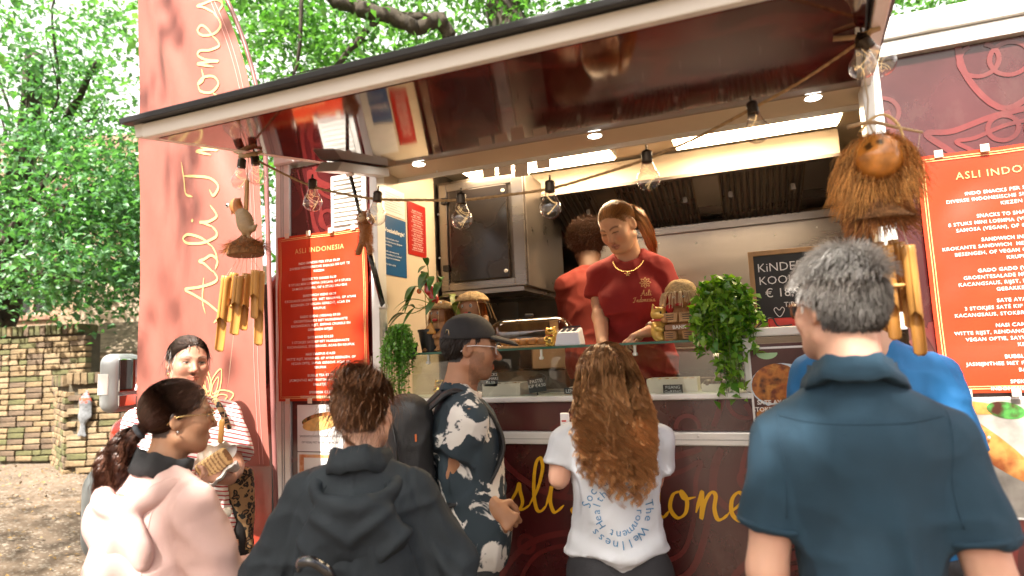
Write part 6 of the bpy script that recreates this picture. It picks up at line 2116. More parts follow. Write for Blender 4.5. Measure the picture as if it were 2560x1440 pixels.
for s_2 in (-1, 1): stitch(jk, root, [(s_2 * .085 * k, 1.43 * k), (s_2 * .12 * k, 1.36 * k), (s_2 * .155 * k, 1.26 * k), (s_2 * .185 * k, 1.15 * k), (s_2 * .19 * k, 1.0 * k)], r=.002)
stitch(jk, root, [(-.18 * k, 1.13 * k), (0, 1.14 * k), (.18 * k, 1.13 * k)], r=.002)
V, F = hood_pouch(J, k * .99, .015, .150, 0.0, .050).mesh(.008, smooth=2); N = vnormals(V, F)
V = folds(V, N, .010, 2.7, (5, 5, 6)); V = V + N * (.014 * (.5 + .5 * np.sin(V[:, 2] * 62 - np.abs(V[:, 0]) * 52 + 1.6 * vnoise(V * 6))) ** 2.5 * np.clip((1.40 * k - V[:, 2]) / .05, 0, 1))[:, None]
mesh_np('hood', V, F, M_RAIN, jk)
V, F = ring_collar(J, .084, .036, .010, .030, .30, .5, .006, 2.).mesh()
mesh_np('collar', V, F, M_RAIN, jk)
trousers(J, P, root, M_BLKDENIM)
# clipped-up hair: swept up from the nape and round to a loose knot high on the crown
tie = (.0, -.085, .075)
p1 = pulled(4200, tie, 11, .014, .008)
hb_ = [p1]
hm = hair_mesh('hair', p1, J, root, .0009, (.13, .058, .027), cv=.55)
kn = []
for j in range(760):                       # loops of the loose bun
    a0 = RNG.uniform(0, 6.283); c = np.array([.002, -.075, .108]) + RNG.normal(size=3) * np.array([.020, .010, .008]); r_ = RNG.uniform(.016, .052)
    t = np.linspace(0, RNG.uniform(3.0, 5.8), 14); tl_ = rotm(RNG.normal() * .5, RNG.normal() * .5, RNG.normal() * .3)
    kn.append(c + np.stack([r_ * np.cos(a0 + t), .55 * r_ * np.sin(a0 * 2 + t * .7) - .012, r_ * .85 * np.sin(a0 + t)], 1) @ tl_.T)
hair_mesh('hair_knot', np.array(kn), J, hm, .0010, (.16, .074, .036), cv=.6)
q, nn = scalp_roots(620)
hair_mesh('loose_hair', grow(q, nn * .6 + RNG.normal(size=nn.shape) * .7 + np.array([0, -.2, .5]), RNG.uniform(.05, .13, len(q)), 14, grav=.20, noise=.16, collide=[(SK_C, SK_R * 1.12)]), J, hm, .0007, (.17, .078, .036), cv=.5)
fb = np.array([(-.03, -.095, .05), (-.062, -.082, .0), (-.058, -.075, -.045), (-.02, -.085, -.085), (.015, -.08, -.10)])
hair_mesh('hair_lock', tail(90, fb, [.006, .009, .008, .005, .002], 16, jitter=.004), J, hm, .0011, (.32, .14, .05), cv=.3)
cp = [h2b(J, q_) for q_ in ((-.012, -.118, -.005), (.012, -.122, .012), (.036, -.110, .022), (.038, -.112, .012), (.012, -.124, .002), (-.012, -.118, -.005))]
MB().tube(cp, .0028, 6).build('hair_clip', mat('clip_horn', (.42, .34, .24), .25, coat=.5), hm, smooth=True)
sg = glasses(root, J, mat('sunglass_frame', (.03, .03, .035), .2, coat=.5), mat('sunglass_lens', (.02, .015, .012), .05, coat=1), .0022, up=(.112, -.085, 1.1), w=.027, hgt=.021, name='sunglasses')
# black curved handle at the bottom edge
hd = thing('umbrella', 'folded black umbrella with curved glossy handle carried at the rain jacket hem', 'umbrella', atd(800, 1430, 1.480))
hp = crom([atd(748, 1425, 1.460), atd(752, 1408, 1.440), atd(775, 1403, 1.430), atd(800, 1415, 1.435), atd(822, 1432, 1.440), atd(835, 1470, 1.450), atd(845, 1560, 1.470)], 6)
MB().tube(hp, np.concatenate([np.linspace(.008, .0125, 8), np.full(len(hp) - 8, .0125)]), 12).build('handle', mat('black_gloss', (.012, .012, .013), .12, coat=1), hd, smooth=True)
MB().lathe([(.0, 0), (.02, .0), (.032, -.10), (.03, -.35), (.008, -.55), (0, -.56)], 18, Matrix.Translation(hp[-1])).build('canopy', mat('umbrella_cloth', (.02, .02, .022), .7), hd, smooth=True)

# ---------------------------------------------------------------- woman in the pale pink hoodie
P = dict(H=1.578, loc=(*atd(372, 1150, 1.78)[:2], 0), side=.12, rz=-.14, sex='f', skin=(.36, .185, .105), haircol=(.045, .022, .014), head=(-.55, -.02, 0.02), bulk=.97, sh=.158, lean=.05,
         elbow=((-.255, .04, 1.00), (.25, .06, 1.00)), wrist=((-.15, .26, 1.0), (.16, .28, 1.0)), gaze=.003,
         label='woman in a pale pink hoodie with long dark ponytail and gold glasses')
root, J, body = build_person(P)
k = J['k']
M_PINK = cloth('pink_fleece', (.58, .385, .35), .95, .05, .25, 400, .3, wrk=.4)
S = Sdf(); torso(S, J, P, .028); S.ell((0, 0, .95), (.195, .15, .28), k=.08)
for i in (0, 1):
    b, d = sleeve(S, J, i, 1.85, .066, .068); cut_local(S, b, d, .14)
S.cut((0, 0, .75), (0, 0, -1))
V, F = S.mesh(.010, smooth=2); N = vnormals(V, F)
V = V + N * (.008 * (.5 + .5 * np.sin(V[:, 2] * 60 + np.abs(V[:, 0]) * 60 + 2 * vnoise(V * 6))) ** 2 * np.clip((np.abs(V[:, 0]) - .17) / .05, 0, 1))[:, None]
V = V - N * (.006 * b1(np.abs(V[:, 0]) - .195, .005) * (V[:, 2] > 1.15))[:, None]
hd_ = mesh_np('hoodie', folds(V, N, .006, 5.5, (6, 6, 3.0)), F, M_PINK, root)
for s_2 in (-1, 1): stitch(hd_, root, [(s_2 * .165 * k, 1.41 * k), (s_2 * .165 * k, 1.33 * k), (s_2 * .155 * k, 1.24 * k), (s_2 * .17 * k, 1.15 * k)], r=.002)
V, F = hood_pouch(J, k * .99, .02, .165, -.005, .036).mesh(.008, smooth=2); N = vnormals(V, F)
V = V + N * (.008 * (.5 + .5 * np.sin(V[:, 2] * 30 - V[:, 0] * 34 + 1.8 * vnoise(V * 5))) ** 2)[:, None]
mesh_np('hood', folds(V, N, .005, 3.7, (5, 5, 5)), F, M_PINK, hd_)
V, F = ring_collar(J, .078, .034, .008, .030, .25).mesh(.007); mesh_np('inner_collar', V, F, cloth('black_jersey', (.02, .02, .022), .9), hd_)
V, F = Sdf().ell(J['up']((-.01, -.118 * k, 1.335 * k)), np.array([.085, .028, .075]) * k, k=.01).mesh(.01); mesh_np('hood_lining', V, F, cloth('red_lining', (.45, .06, .035), .9), hd_)
trousers(J, P, root, M_DENIM)
tie = (-.005, -.105, -.035)
hm = hair_mesh('hair', pulled(6000, tie, 10, .007, .0015), J, root, .00085, (.060, .028, .018), cv=.35)
tp_ = [np.array(tie) + (0, -.0, 0), (-.012, -.135, -.055), (-.022, -.165, -.10), (-.020, -.185, -.155), (-.004, -.195, -.205), (.004, -.19, -.235)]
hair_mesh('ponytail', tail(2200, tp_, [.012, .030, .040, .042, .034, .016], 22, .007, .09, .012), J, hm, .0009, (.085, .036, .022), cv=.4, tip=(.12, .048, .028))
tc_ = h2b(J, np.array(tie) + (0, -.008, -.006)); ax_ = J['Rh'] @ _u3((-.1, -.8, -.55)); a_ = _u3(np.cross(ax_, [1, 0, 0])); b_2 = np.cross(ax_, a_)
MB().tube([tc_ + (a_ * math.cos(t) + b_2 * math.sin(t)) * .0175 * (1 + .08 * math.sin(7 * t)) for t in np.linspace(0, 6.283, 25)[:-1]], .0075, 8, closed=True).build('hair_tie', cloth('grey_tie', (.05, .055, .065), .8), hm, smooth=True)
glasses(root, J, mat('gold_frame', (.55, .36, .15), .25, metal=.9), rim=.0016, w=.026, hgt=.022)
MB().lathe([(0, -.004), (.004, 0), (0, .004)], 10, Matrix.Translation(h2b(J, (.084, -.004, -.042)))).build('ear_stud', mat('silver_stud', (.8, .8, .8), .15, metal=1), root, smooth=True)

# ---------------------------------------------------------------- woman with curls in the white T-shirt
P = dict(H=1.63, loc=(-.475, -.445, 0), rz=.30, sex='f', skin=(.60, .34, .24), haircol=(.22, .105, .045), head=(.62, -.02, 0), bulk=1.0, sh=.172,
         label='young woman with long curly light brown hair and a printed white T-shirt')
P['elbow'] = (w2l(P, atd(1397, 1195, 2.12)), w2l(P, atd(1632, 1200, 2.15)))
P['wrist'] = (w2l(P, atd(1425, 1100, 2.36)), w2l(P, atd(1610, 1260, 2.38)))
root, J, body = build_person(P)
k = J['k']
M_WT = cloth('white_cotton', (.58, .61, .66), .85, .04, .2, 500, .1)
S = tee(J, P, .016, 1.005, .62, .058, .068)
V, F = S.mesh(.0075, smooth=2); N = vnormals(V, F)
dsp = .007 * np.sin(V[:, 0] * 30 + V[:, 2] * 14 + 2 * vnoise(V * 5)) * np.clip((1.30 - V[:, 2]) / .2, 0, 1) + .006 * np.sin(V[:, 2] * 70 - np.abs(V[:, 0]) * 30) * np.clip((1.02 - V[:, 2]) / .08, 0, 1)
shirt = mesh_np('t_shirt', folds(V + N * dsp[:, None], N, .007, 6.0), F, M_WT, root)
pr = Print()


def arc_text(pr, s, cx, cz, r, a0, size, step, out=True):
    for i, ch in enumerate(s):
        if ch == ' ': continue
        V2, F2 = text_geo(ch, size, align='CENTER')
        if not len(V2): continue
        a = a0 - i * step * (1 if out else -1)
        t = a - math.pi / 2 if out else a + math.pi / 2
        c_, s_2 = math.cos(t), math.sin(t); o_ = np.array([cx + r * math.cos(a), cz + r * math.sin(a)])
        V2 = V2 + (0, -.35 * size); pr.add(np.stack([V2[:, 0] * c_ - V2[:, 1] * s_2, V2[:, 0] * s_2 + V2[:, 1] * c_], 1) + o_, F2)


arc_text(pr, 'Social', 0, 0, .103, 2.95, .040, .245)
arc_text(pr, 'The Wellness', 0, 0, .105, .15, .040, .235)
arc_text(pr, 'Healthy', 0, 0, .072, 3.75, .036, .30)
arc_text(pr, 'Environment', 0, 0, .072, 1.15, .036, .31)
og = J['up']((0.0, -.15, 1.165 * k))
project_print(pr, 'back_print', mat('print_blue', (.05, .20, .40), .7), root, shirt, og, (1, 0, 0), (0, 0, 1), (0, 1, 0)).parent = shirt
trousers(J, P, root, M_BLKDENIM, infl=.006, top=1.03)
NG = 360                                            # ringlets, each a bundle of strands winding together
q, nn = scalp_roots(NG)
part = np.sign(q[:, 0] + .012)
d0 = (nn * .55 + np.stack([part * .5, -.30 + 0 * part, -.05 + 0 * part], 1)) @ J['Rh'].T
qb = h2b(J, q)
col_b = [(h2b(J, SK_C), SK_R * J['hs'] * 1.07, J['Rh']), (J['up']((0, -.005, 1.45 * k)), np.array([.066, .066, .13])), (J['up']((0, -.01, 1.375 * k)), np.array([.19, .075, .075])), (J['up']((0, -.02, 1.25 * k)), np.array([.18, .140, .20]))]
flow = lambda p: np.stack([-.16 * np.clip(p[:, 0] / .08, -1, 1) * (p[:, 2] < 1.42 * k), -.70 * ((p[:, 1] > -.10) & (p[:, 2] < J['hc'][2] + .03)), -1.0 + 0 * p[:, 0]], 1)
L_ = RNG.uniform(.31, .42, NG); KS = 42
G = grow(qb, d0, L_, KS, grav=.30, flow=flow, collide=col_b, noise=.02, keep=.70)
t = np.linspace(0, 1, KS)[None, :]
wl_ = RNG.uniform(.050, .080, NG)[:, None]; ph = RNG.uniform(0, 6.28, NG)[:, None]
ampl = RNG.uniform(.008, .016, NG)[:, None] * np.clip((t - .18) / .45, 0, 1) ** 1.2
w_ = 2 * math.pi * t * L_[:, None] / wl_ + ph
sx_ = np.clip((qb[:, 0] - J['hc'][0]) / .07, -1, 1)[:, None]
G = G + (ampl * np.cos(w_) + .022 * sx_ * np.sin(np.clip((t - .1) / .9, 0, 1) * 2.6))[..., None] * np.array([1, 0, 0]) + (ampl * np.sin(w_) * .9 - ampl * 1.0 - .012 * np.clip(t * 3, 0, 1))[..., None] * np.array([0, 1.0, 0])
NCH = 19
rad = RNG.uniform(.0045, .0080, NG)[:, None, None] * (1 - .45 * t[..., None] ** 2)
ang = RNG.uniform(0, 6.28, (NG, NCH)); rr_ = np.sqrt(RNG.uniform(0, 1, (NG, NCH)))
paths = []
for j in range(NCH):
    o_ = np.stack([np.cos(ang[:, j, None] + w_ * .35), np.sin(ang[:, j, None] + w_ * .35), .5 * np.sin(ang[:, j, None] * 3 + w_ * .35)], -1) * rad * rr_[:, j, None, None] * np.clip(t[..., None] * 6 + .6, 0, 1)
    paths.append(G + o_ + np.cumsum(RNG.normal(size=G.shape) * .00045, 1))
paths = np.concatenate(paths)
fl_ = np.tile(np.clip(RNG.normal(.4, .3, (NG, 1)), .0, 1), (NCH, 1))
cols = np.array([.19, .088, .036]) * (1 - fl_) + np.array([.52, .29, .135]) * fl_
hm = hair_mesh('hair', paths, J, root, .00075, cols, cv=.25, tip=(.54, .28, .12), rt=.6, local=False, n=2)
q, nn = scalp_roots(90)
fz = grow(h2b(J, q), d0[:90] if len(q) >= 90 else d0[:len(q)], RNG.uniform(.2, .4, len(q)), 40, grav=.25, flow=flow, collide=col_b, noise=.16, keep=.72)
hair_mesh('stray_hair', fz, J, hm, .0004, (.42, .22, .09), local=False)
ph_ = thing('phone', 'white phone held up by the curly-haired woman', 'phone', atd(1413, 1075, 2.36))
pc = atd(1413, 1062, 2.36)
MB().box(pc - np.array([.018, .005, .045]), pc + np.array([.018, .005, .045])).build('case', mat('phone_white', (.8, .8, .82), .25), ph_, bevel=.004)
MB().box(pc + np.array([-.012, -.0065, .012]), pc + np.array([.006, -.0052, .018])).build('stripe', mat('phone_red', (.6, .05, .04), .4), ph_)

# ---------------------------------------------------------------- man with cap and backpack (profile to the right)
P = dict(H=1.755, loc=(*atd(1158, 960, 2.4)[:2], 0), rz=-.98, sex='m', skin=(.37, .19, .105), haircol=(.022, .016, .012), head=(-.16, -.10, 0), sh=.182, stubble=True, fine=.0042, finehand=(1,), nose=1.35, eye_open=.005,
         label='bearded young man in a black cap and black and white tie-dye shirt in profile')
el_ = atd(1140, 1185, 2.27); wr_ = atd(1232, 1262, 2.22)
P['elbow'] = (None, w2l(P, el_)); P['wrist'] = (None, w2l(P, wr_))
hv = w2l(P, wr_) - w2l(P, el_)
P['hand'] = [None, dict(d=hv + np.array([0, .02, -.03]), pn=(-.9, .1, -.5), curl=1.25, side=1)]
root, J, body = build_person(P)
k = J['k']
M_TIE = cloth('tie_dye', (.75, .72, .68), .85, .0, .2, 500, .15)
N_, L2, b_p = nodes_of(M_TIE)
tcn = N_.new('ShaderNodeTexCoord'); nz = N_.new('ShaderNodeTexNoise'); nz.inputs['Scale'].default_value = 7.5; nz.inputs['Detail'].default_value = 5; nz.inputs['Roughness'].default_value = .55; nz.inputs['Distortion'].default_value = .6
L2.new(tcn.outputs['Object'], nz.inputs[0])
L2.new(ramp_mix(M_TIE, thresh(M_TIE, nz.outputs[0], .50, .525), (.026, .042, .055), (.72, .69, .645)), b_p.inputs['Base Color'])
S = tee(J, P, .020, .83, .58, .062, .074)
shirt = garment('tie_dye_shirt', S, M_TIE, root, .008, .010, 9.0)
V, F = ring_collar(J, .074, .014, .008, .016, .30).mesh(.006); mesh_np('collar', V, F, M_TIE, shirt)
trousers(J, P, root, cloth('charcoal_trousers', (.035, .038, .042), .85))
q, nn = scalp_roots(2600, extra=lambda q: q[:, 2] < .05)
hair_mesh('hair', grow(q, nn * .5 + np.array([0, -.45, -.7]), np.clip(.016 + .1 * (q[:, 2] + .08), .006, .022), 5, grav=.2, noise=.08, collide=[(SK_C, SK_R * 1.02)]), J, root, .0007, (.030, .020, .014), cv=.4)
# baseball cap
S = Sdf(); hl = lambda x, y, z: h2b(J, (x, y, z)); R = J['Rh']; s = J['hs']
S.ell(hl(0, -.012, .040), np.array([.089, .108, .094]) * s, R=R, k=.01)
S.cut(hl(0, 0, .030), R @ np.array([0, .10, -1]), k=.006)
S.ell(hl(0, -.014, .026), np.array([.081, .100, .086]) * s, R=R, k=.004, mode='s')
V, F = S.mesh(.005, smooth=1)
M_CAP = cloth('cap_twill', (.016, .016, .018), .75, .25, .4, 500)
cpo = mesh_np('cap', V, F, M_CAP, root)
S = Sdf(); S.ell(hl(0, .108, .030), np.array([.075, .080, .020]) * s, R=R @ rotm(0, -.16, 0), k=.01)
S.ell(hl(0, .100, .016), np.array([.088, .100, .022]) * s, R=R @ rotm(0, -.16, 0), k=.006, mode='s'); S.cut(hl(0, .070, 0), R @ np.array([0, -1, 0]))
V, F = S.mesh(.0045, smooth=1); mesh_np('brim', V, F, M_CAP, cpo)
MB().lathe([(0, 0), (.008, 0), (.006, .006), (0, .008)], 12, Matrix.Translation(hl(0, -.012, .133))).build('button', M_CAP, cpo, smooth=True)
MB().tube([hl(.055, -.098, .048), hl(.062, -.094, .062), hl(.070, -.086, .060), hl(.072, -.083, .040)], .0016, 6).build('buckle', mat('buckle_brass', (.6, .45, .25), .3, metal=1), cpo, smooth=True)
glasses(root, J, mat('clear_frame', (.72, .70, .70), .2, coat=.6, spec=.7), rim=.0018, w=.025, hgt=.020)
# backpack
bp_ = thing('backpack', 'black backpack worn by the man in the cap', 'backpack', P['loc'], P['rz'], world=False)
S = Sdf(); S.box(J['up']((0, -.215, 1.235)), (.145, .085, .235), R=J['Rl'], rnd=.075, k=.03)
S.box(J['up']((0, -.292, 1.14)), (.115, .03, .12), R=J['Rl'], rnd=.028, k=.03)
M_BAG = cloth('bag_nylon', (.016, .016, .017), .55, .2, .35, 350)
mb_ = garment('bag_body', S, M_BAG, bp_, .009, .010, 1.7)
for s_2 in (-1, 1):
    P_ = crom([J['up'](q_) for q_ in ((s_2 * .075, -.15, 1.41), (s_2 * .085, -.06, 1.472), (s_2 * .095, .03, 1.445), (s_2 * .108, .105, 1.34), (s_2 * .125, .112, 1.24), (s_2 * .142, .03, 1.12), (s_2 * .12, -.10, 1.07))], 6)
    S = Sdf()
    for a, b in zip(P_[:-1], P_[1:]): S.cap(a, b, .026, k=.006, e=_u3(np.cross(b - a, [1, 0, 0])), sq=.32)
    V, F = S.mesh(.006); mesh_np('strap', V, F, M_BAG, bp_)
MB().tube(crom([J['up'](q_) for q_ in ((-.14, -.25, 1.12), (-.145, -.27, 1.33), (0, -.29, 1.44), (.145, -.27, 1.33), (.14, -.25, 1.12))], 8), .004, 5).build('zip', mat('zip_black', (.03, .03, .03), .3, metal=.5), mb_, smooth=True)
MB().box((.143, -.20, 1.31), (.149, -.194, 1.335)).build('zip_pull', mat('orange_tab', (.6, .15, .04), .6), mb_)

# ---------------------------------------------------------------- woman with the sandwich in front of the banner
P = dict(H=1.755, loc=(*atd(462, 1050, 2.6)[:2], 0), rz=math.pi + 1.0, sex='f', hsc=.94, skin=(.40, .21, .14), haircol=(.035, .020, .013), head=(.12, -.04, -.05), sh=.158, finehand=(0, 1), fine=.0042, eye_open=.0038, eyewhite=(.36, .31, .28), gaze=-.003, bulk=1.05,
         label='woman in a red and white striped top holding a wrapped sandwich by the banner')
hc_ = atd(538, 1185, 2.390)
P['elbow'] = (w2l(P, atd(585, 1165, 2.550)), w2l(P, atd(352, 1160, 2.550))); P['wrist'] = (w2l(P, atd(568, 1195, 2.350)), w2l(P, atd(478, 1205, 2.360)))
P['hand'] = [dict(d=w2l(P, atd(530, 1190, 2.330)) - P['wrist'][0], pn=w2l(P, atd(540, 1160, 2.430)) - P['wrist'][0], curl=.9, side=-1), dict(d=w2l(P, atd(530, 1195, 2.320)) - P['wrist'][1], pn=(0, .1, 1), curl=.8, side=1)]
root, J, body = build_person(P)
k = J['k']
M_STR = cloth('striped_jersey', (.78, .74, .71), .85, .0, .2, 500, .1)
N_, L2, b_p = nodes_of(M_STR)
tcn = N_.new('ShaderNodeTexCoord'); wv = N_.new('ShaderNodeTexWave'); wv.bands_direction = 'Z'; wv.inputs['Scale'].default_value = 19; wv.inputs['Distortion'].default_value = 1.2; wv.inputs['Detail Scale'].default_value = .6
mp_ = N_.new('ShaderNodeMapping'); mp_.inputs['Rotation'].default_value = (0, .30, 0); L2.new(tcn.outputs['Object'], mp_.inputs[0]); L2.new(mp_.outputs[0], wv.inputs[0])
L2.new(ramp_mix(M_STR, thresh(M_STR, wv.outputs[1], .74, .82), (.78, .74, .71), (.48, .045, .055)), b_p.inputs['Base Color'])
S = tee(J, P, .020, .90, .80, .070, .085)
shirt = garment('striped_top', S, M_STR, root, .008, .009, 12.0)
trousers(J, P, root, M_DENIM)
S = Sdf(); S.ell((0, 0, 1.0 * k), (.165 * k, .13 * k, .05 * k), k=.01); V, F = S.mesh(.012)
mesh_np('belt', V, F, cloth('black_canvas', (.02, .02, .02), .7), root)
tie = (0, -.10, -.02)
hm = hair_mesh('hair', pulled(4200, tie, 10, .006, .003), J, root, .0009, (.040, .022, .014), cv=.35)
q, nn = scalp_roots(260, extra=lambda q: (np.abs(q[:, 0]) > .055) & (q[:, 1] > -.03))
hair_mesh('side_hair', grow(q, nn * .3 + np.array([0, -.2, -1.0]), RNG.uniform(.05, .13, len(q)), 12, grav=.25, noise=.16, collide=[(SK_C, SK_R * 1.03)]), J, hm, .0008, (.05, .026, .016), cv=.35, kind='stuff')
hair_mesh('bun', tail(260, [(0, -.10, -.02), (.02, -.125, -.02), (0, -.14, -.035), (-.02, -.125, -.03), (0, -.115, -.02)], [.016, .02, .02, .02, .014], 18), J, hm, .0014, (.04, .022, .014))
for s_2 in (-1, 1): MB().tube([h2b(J, (s_2 * .082, .004, -.045)), h2b(J, (s_2 * .083, .008, -.062))], .0025, 6).build('earring', mat('gold_frame'), root, smooth=True)
# wrapped sandwich
sw = thing('wrapped_sandwich', 'toasted sandwich in white paper held in both hands', 'sandwich', hc_)
c = atd(535, 1160, 2.340); e1 = _u3(atd(580, 1130, 2.340) - c); e3 = _u3(np.cross(e1, ray(535, 1160))); e2 = np.cross(e3, e1)
Rm_ = np.stack([e1, e2, e3], 1)
S = Sdf(); S.box(c, (.062, .030, .036), R=Rm_, rnd=.016, k=.01); V, F = S.mesh(.005)
t_ = (V - c) @ Rm_; tc2 = np.where((np.sin(t_[:, 0] * 420) > .45)[:, None], np.array([.20, .085, .03]), np.array([.62, .40, .18]))
mesh_np('toast', V, F, mat('toast', (.6, .4, .2), .8, attr=True, bump=.5, bscale=120), sw, col=tc2)
n1, n2 = 26, 14; Vp = []
for i in range(n1):
    a = -2.6 + 4.1 * i / (n1 - 1)
    for j in range(n2):
        x = -.085 + .155 * j / (n2 - 1) + .02 * math.sin(a * 2)
        rad = .042 + .014 * math.sin(a * 3 + j * .5) + (.03 if i in (0, 1, n1 - 1, n1 - 2) else 0) + .006 * math.sin(j * 1.7 + i)
        Vp.append(c + Rm_ @ np.array([x, rad * math.cos(a) * .9, rad * math.sin(a) - .012]))
i = np.arange(n1 - 1)[:, None] * n2 + np.arange(n2 - 1)[None, :]
mesh_np('paper_wrap', Vp, np.stack([i, i + 1, i + n2 + 1, i + n2], -1).reshape(-1, 4), mat('greaseproof', (.80, .78, .75), .5, sub=.1), sw, smooth=True)
# leopard shoulder bag
lb = thing('shoulder_bag', 'leopard print shoulder bag with black strap at her hip', 'bag', atd(600, 1300, 2.640))
M_LEO = cloth('leopard', (.32, .19, .085), .85)
N_, L2, b_p = nodes_of(M_LEO)
tcn = N_.new('ShaderNodeTexCoord'); vo = N_.new('ShaderNodeTexVoronoi'); vo.inputs['Scale'].default_value = 34; nz = N_.new('ShaderNodeTexNoise'); nz.inputs['Scale'].default_value = 40
mx_ = N_.new('ShaderNodeMix'); mx_.data_type = 'RGBA'; mx_.inputs[0].default_value = .035; L2.new(tcn.outputs['Object'], nz.inputs[0]); L2.new(tcn.outputs['Object'], mx_.inputs[6]); L2.new(nz.outputs['Color'], mx_.inputs[7]); L2.new(mx_.outputs[2], vo.inputs[0])
cA = ramp_mix(M_LEO, thresh(M_LEO, vo.outputs['Distance'], .50, .44), (.34, .20, .09), (.012, .010, .008))
L2.new(ramp_mix(M_LEO, thresh(M_LEO, vo.outputs['Distance'], .26, .20), cA, (.22, .11, .045)), b_p.inputs['Base Color'])
S = Sdf(); S.box(atd(597, 1290, 2.650), (.055, .045, .20), R=rotm(.9), rnd=.03, k=.02)
V, F = S.mesh(.009); mesh_np('bag_body', folds(V, vnormals(V, F), .012, 3), F, M_LEO, lb)
MB().tube(crom([atd(592, 1180, 2.620), atd(575, 1080, 2.590), atd(545, 1010, 2.550), atd(535, 1000, 2.630)], 6), .012, 8).build('strap', M_LEO, lb, smooth=True)
S = Sdf(); S.chain([atd(555, 1240, 2.610), atd(575, 1330, 2.610), atd(592, 1480, 2.610)], [.03, .05, .05], k=.03); V, F = S.mesh(.01)
jt = mesh_np('tied_jacket', folds(V, vnormals(V, F), .012, 5), F, cloth('black_canvas'), None)
tag(jt, 'black jacket hanging from the striped-top woman\'s waist', 'jacket')
jt2 = Sdf(); a = atd(505, 1310, 2.460); b = atd(570, 1280, 2.460); jt2.cap(a, b, .022, k=.01, e=(0, 1, 0), sq=.5)
V, F = jt2.mesh(.008); mesh_np('hem_band', V, F, cloth('cream_band', (.68, .62, .50), .8), jt)

# ---------------------------------------------------------------- person in the bright blue shirt behind the polo man
P = dict(H=1.88, loc=(.345, -.38, 0), rz=-.05, sex='m', skin=(.58, .34, .24), haircol=(.05, .035, .025), head=(.1, -.1, 0), bulk=.9, sh=.150,
         label='person in a bright blue shirt mostly hidden behind the polo man')
root, J, body = build_person(P)
S = tee(J, P, .018, .84, .75, .060, .066)
garment('blue_shirt', S, cloth('bright_blue', (.006, .12, .32), .7), root, .010, .011, 15.0)
trousers(J, P, root, M_BLKDENIM)
q, nn = scalp_roots(1200)
hair_mesh('hair', grow(q, nn, .03, 5, grav=.2, noise=.1), J, root, .001, (.05, .035, .025))

# ---------------------------------------------------------------- seller leaning over the counter
P = dict(H=1.75, loc=(-.53, .50, .60), rz=math.pi + .10, sex='f', skin=(.62, .36, .23), haircol=(.30, .14, .045), brow=(.12, .05, .02), head=(-.50, -.60, .05), sh=.152, bulk=.95, lean=.20, lips=(.42, .15, .12), finehand=(0,), fine=.0042, eye_open=.0026,
         label='young woman selling from the hatch in a dark red T-shirt, looking down')
P['elbow'] = (w2l(P, atY(1690, 790, .40)), w2l(P, atY(1498, 760, .42))); P['wrist'] = (w2l(P, atY(1622, 828, .16)), w2l(P, atY(1507, 868, .22)))
P['hand'] = [dict(d=w2l(P, atY(1560, 848, .12)) - P['wrist'][0], pn=(0, .15, -1), fc=[.15, .55, .65, .7], side=-1, curl=.5, spread=.3), dict(d=(0, .3, -1), pn=(-1, 0, 0), curl=.3, side=1)]
root, J, body = build_person(P)
k = J['k']
M_RED = cloth('dark_red_tee', (.26, .012, .010), .85, .08, .2, 500, .2)
S = tee(J, P, .020, .86, .74, .058, .072)
shirt = garment('t_shirt', S, M_RED, root, .0085, .012, 21.0)
pr = Print()
for a in np.arange(8) * math.pi / 4:
    pts = [(.004, 0), (.012, .0055), (.021, .003), (.026, 0), (.021, -.003), (.012, -.0055)]
    pr.stroke([(x * math.cos(a) - y * math.sin(a), .055 + x * math.sin(a) + y * math.cos(a)) for x, y in pts], .0022, 3, closed=True)
script(pr, 'Asli', -.020, -.008, .0125, .0032); script(pr, 'Indonesia', -.058, -.036, .0105, .0030)
og = J['up']((-.075, .15, 1.29 * k))
project_print(pr, 'shirt_logo', mat('logo_gold', (.62, .36, .14), .6), root, shirt, og, (-1, 0, 0), (0, 0, 1), (0, -1, 0)).parent = shirt
trousers(J, P, root, cloth('grey_jeans', (.12, .115, .10), .85))
tie = (.01, -.10, .03)
hm = hair_mesh('hair', pulled(4600, tie, 10, .006, .0016), J, root, .0009, (.36, .165, .05), cv=.3)
hair_mesh('ponytail', tail(800, [(.01, -.10, .03), (-.01, -.135, .03), (-.035, -.15, -.02), (-.05, -.14, -.10), (-.055, -.12, -.19), (-.05, -.11, -.25)], [.010, .024, .028, .028, .022, .008], 22, .003, .12), J, hm, .0012, (.40, .18, .05), cv=.3)
nk = [J['up']((.075 * math.sin(t), .012 + .098 * max(0, math.cos(t)) + .045 * math.cos(t), (1.485 - .085 * (math.cos(t) * .5 + .5) ** 1.5) * k)) for t in np.linspace(-1.9, 1.9, 31)]
mb = MB()
for a, b in zip(nk[:-1], nk[1:]): mb.tube([a, b], .0026, 6)
nko = mb.build('necklace', mat('gold_chain', (.75, .5, .22), .25, metal=1), root, smooth=True, kind='stuff')
pc = nk[15] + np.array([0, .006, -.012]); mb = MB()
for a in np.arange(5) * 1.2566: mb.tube([pc, pc + np.array([.013 * math.sin(a), 0, .013 * math.cos(a)])], [.0042, .0012], 6)
mb.build('starfish_pendant', mat('gold_chain'), nko, smooth=True)
w0, e0 = J['wr'][0], J['el'][0]; d = _u3(e0 - w0); a = _u3(np.cross(d, [0, 0, 1])); b = np.cross(d, a)
MB().tube([w0 + d * .03 + (a * math.cos(t) + b * math.sin(t)) * .030 for t in np.linspace(0, 6.283, 25)[:-1]], .005, 6, closed=True).build('watch_strap', mat('watch_leather', (.2, .1, .05), .5), root, smooth=True)
up_ = _u3(np.array([0, .3, 1]) - d * (np.array([0, .3, 1]) @ d))
M_ = Matrix.Translation(w0 + d * .03 + up_ * .031) @ Matrix(np.stack([a, d, up_], 1).tolist()).to_4x4()
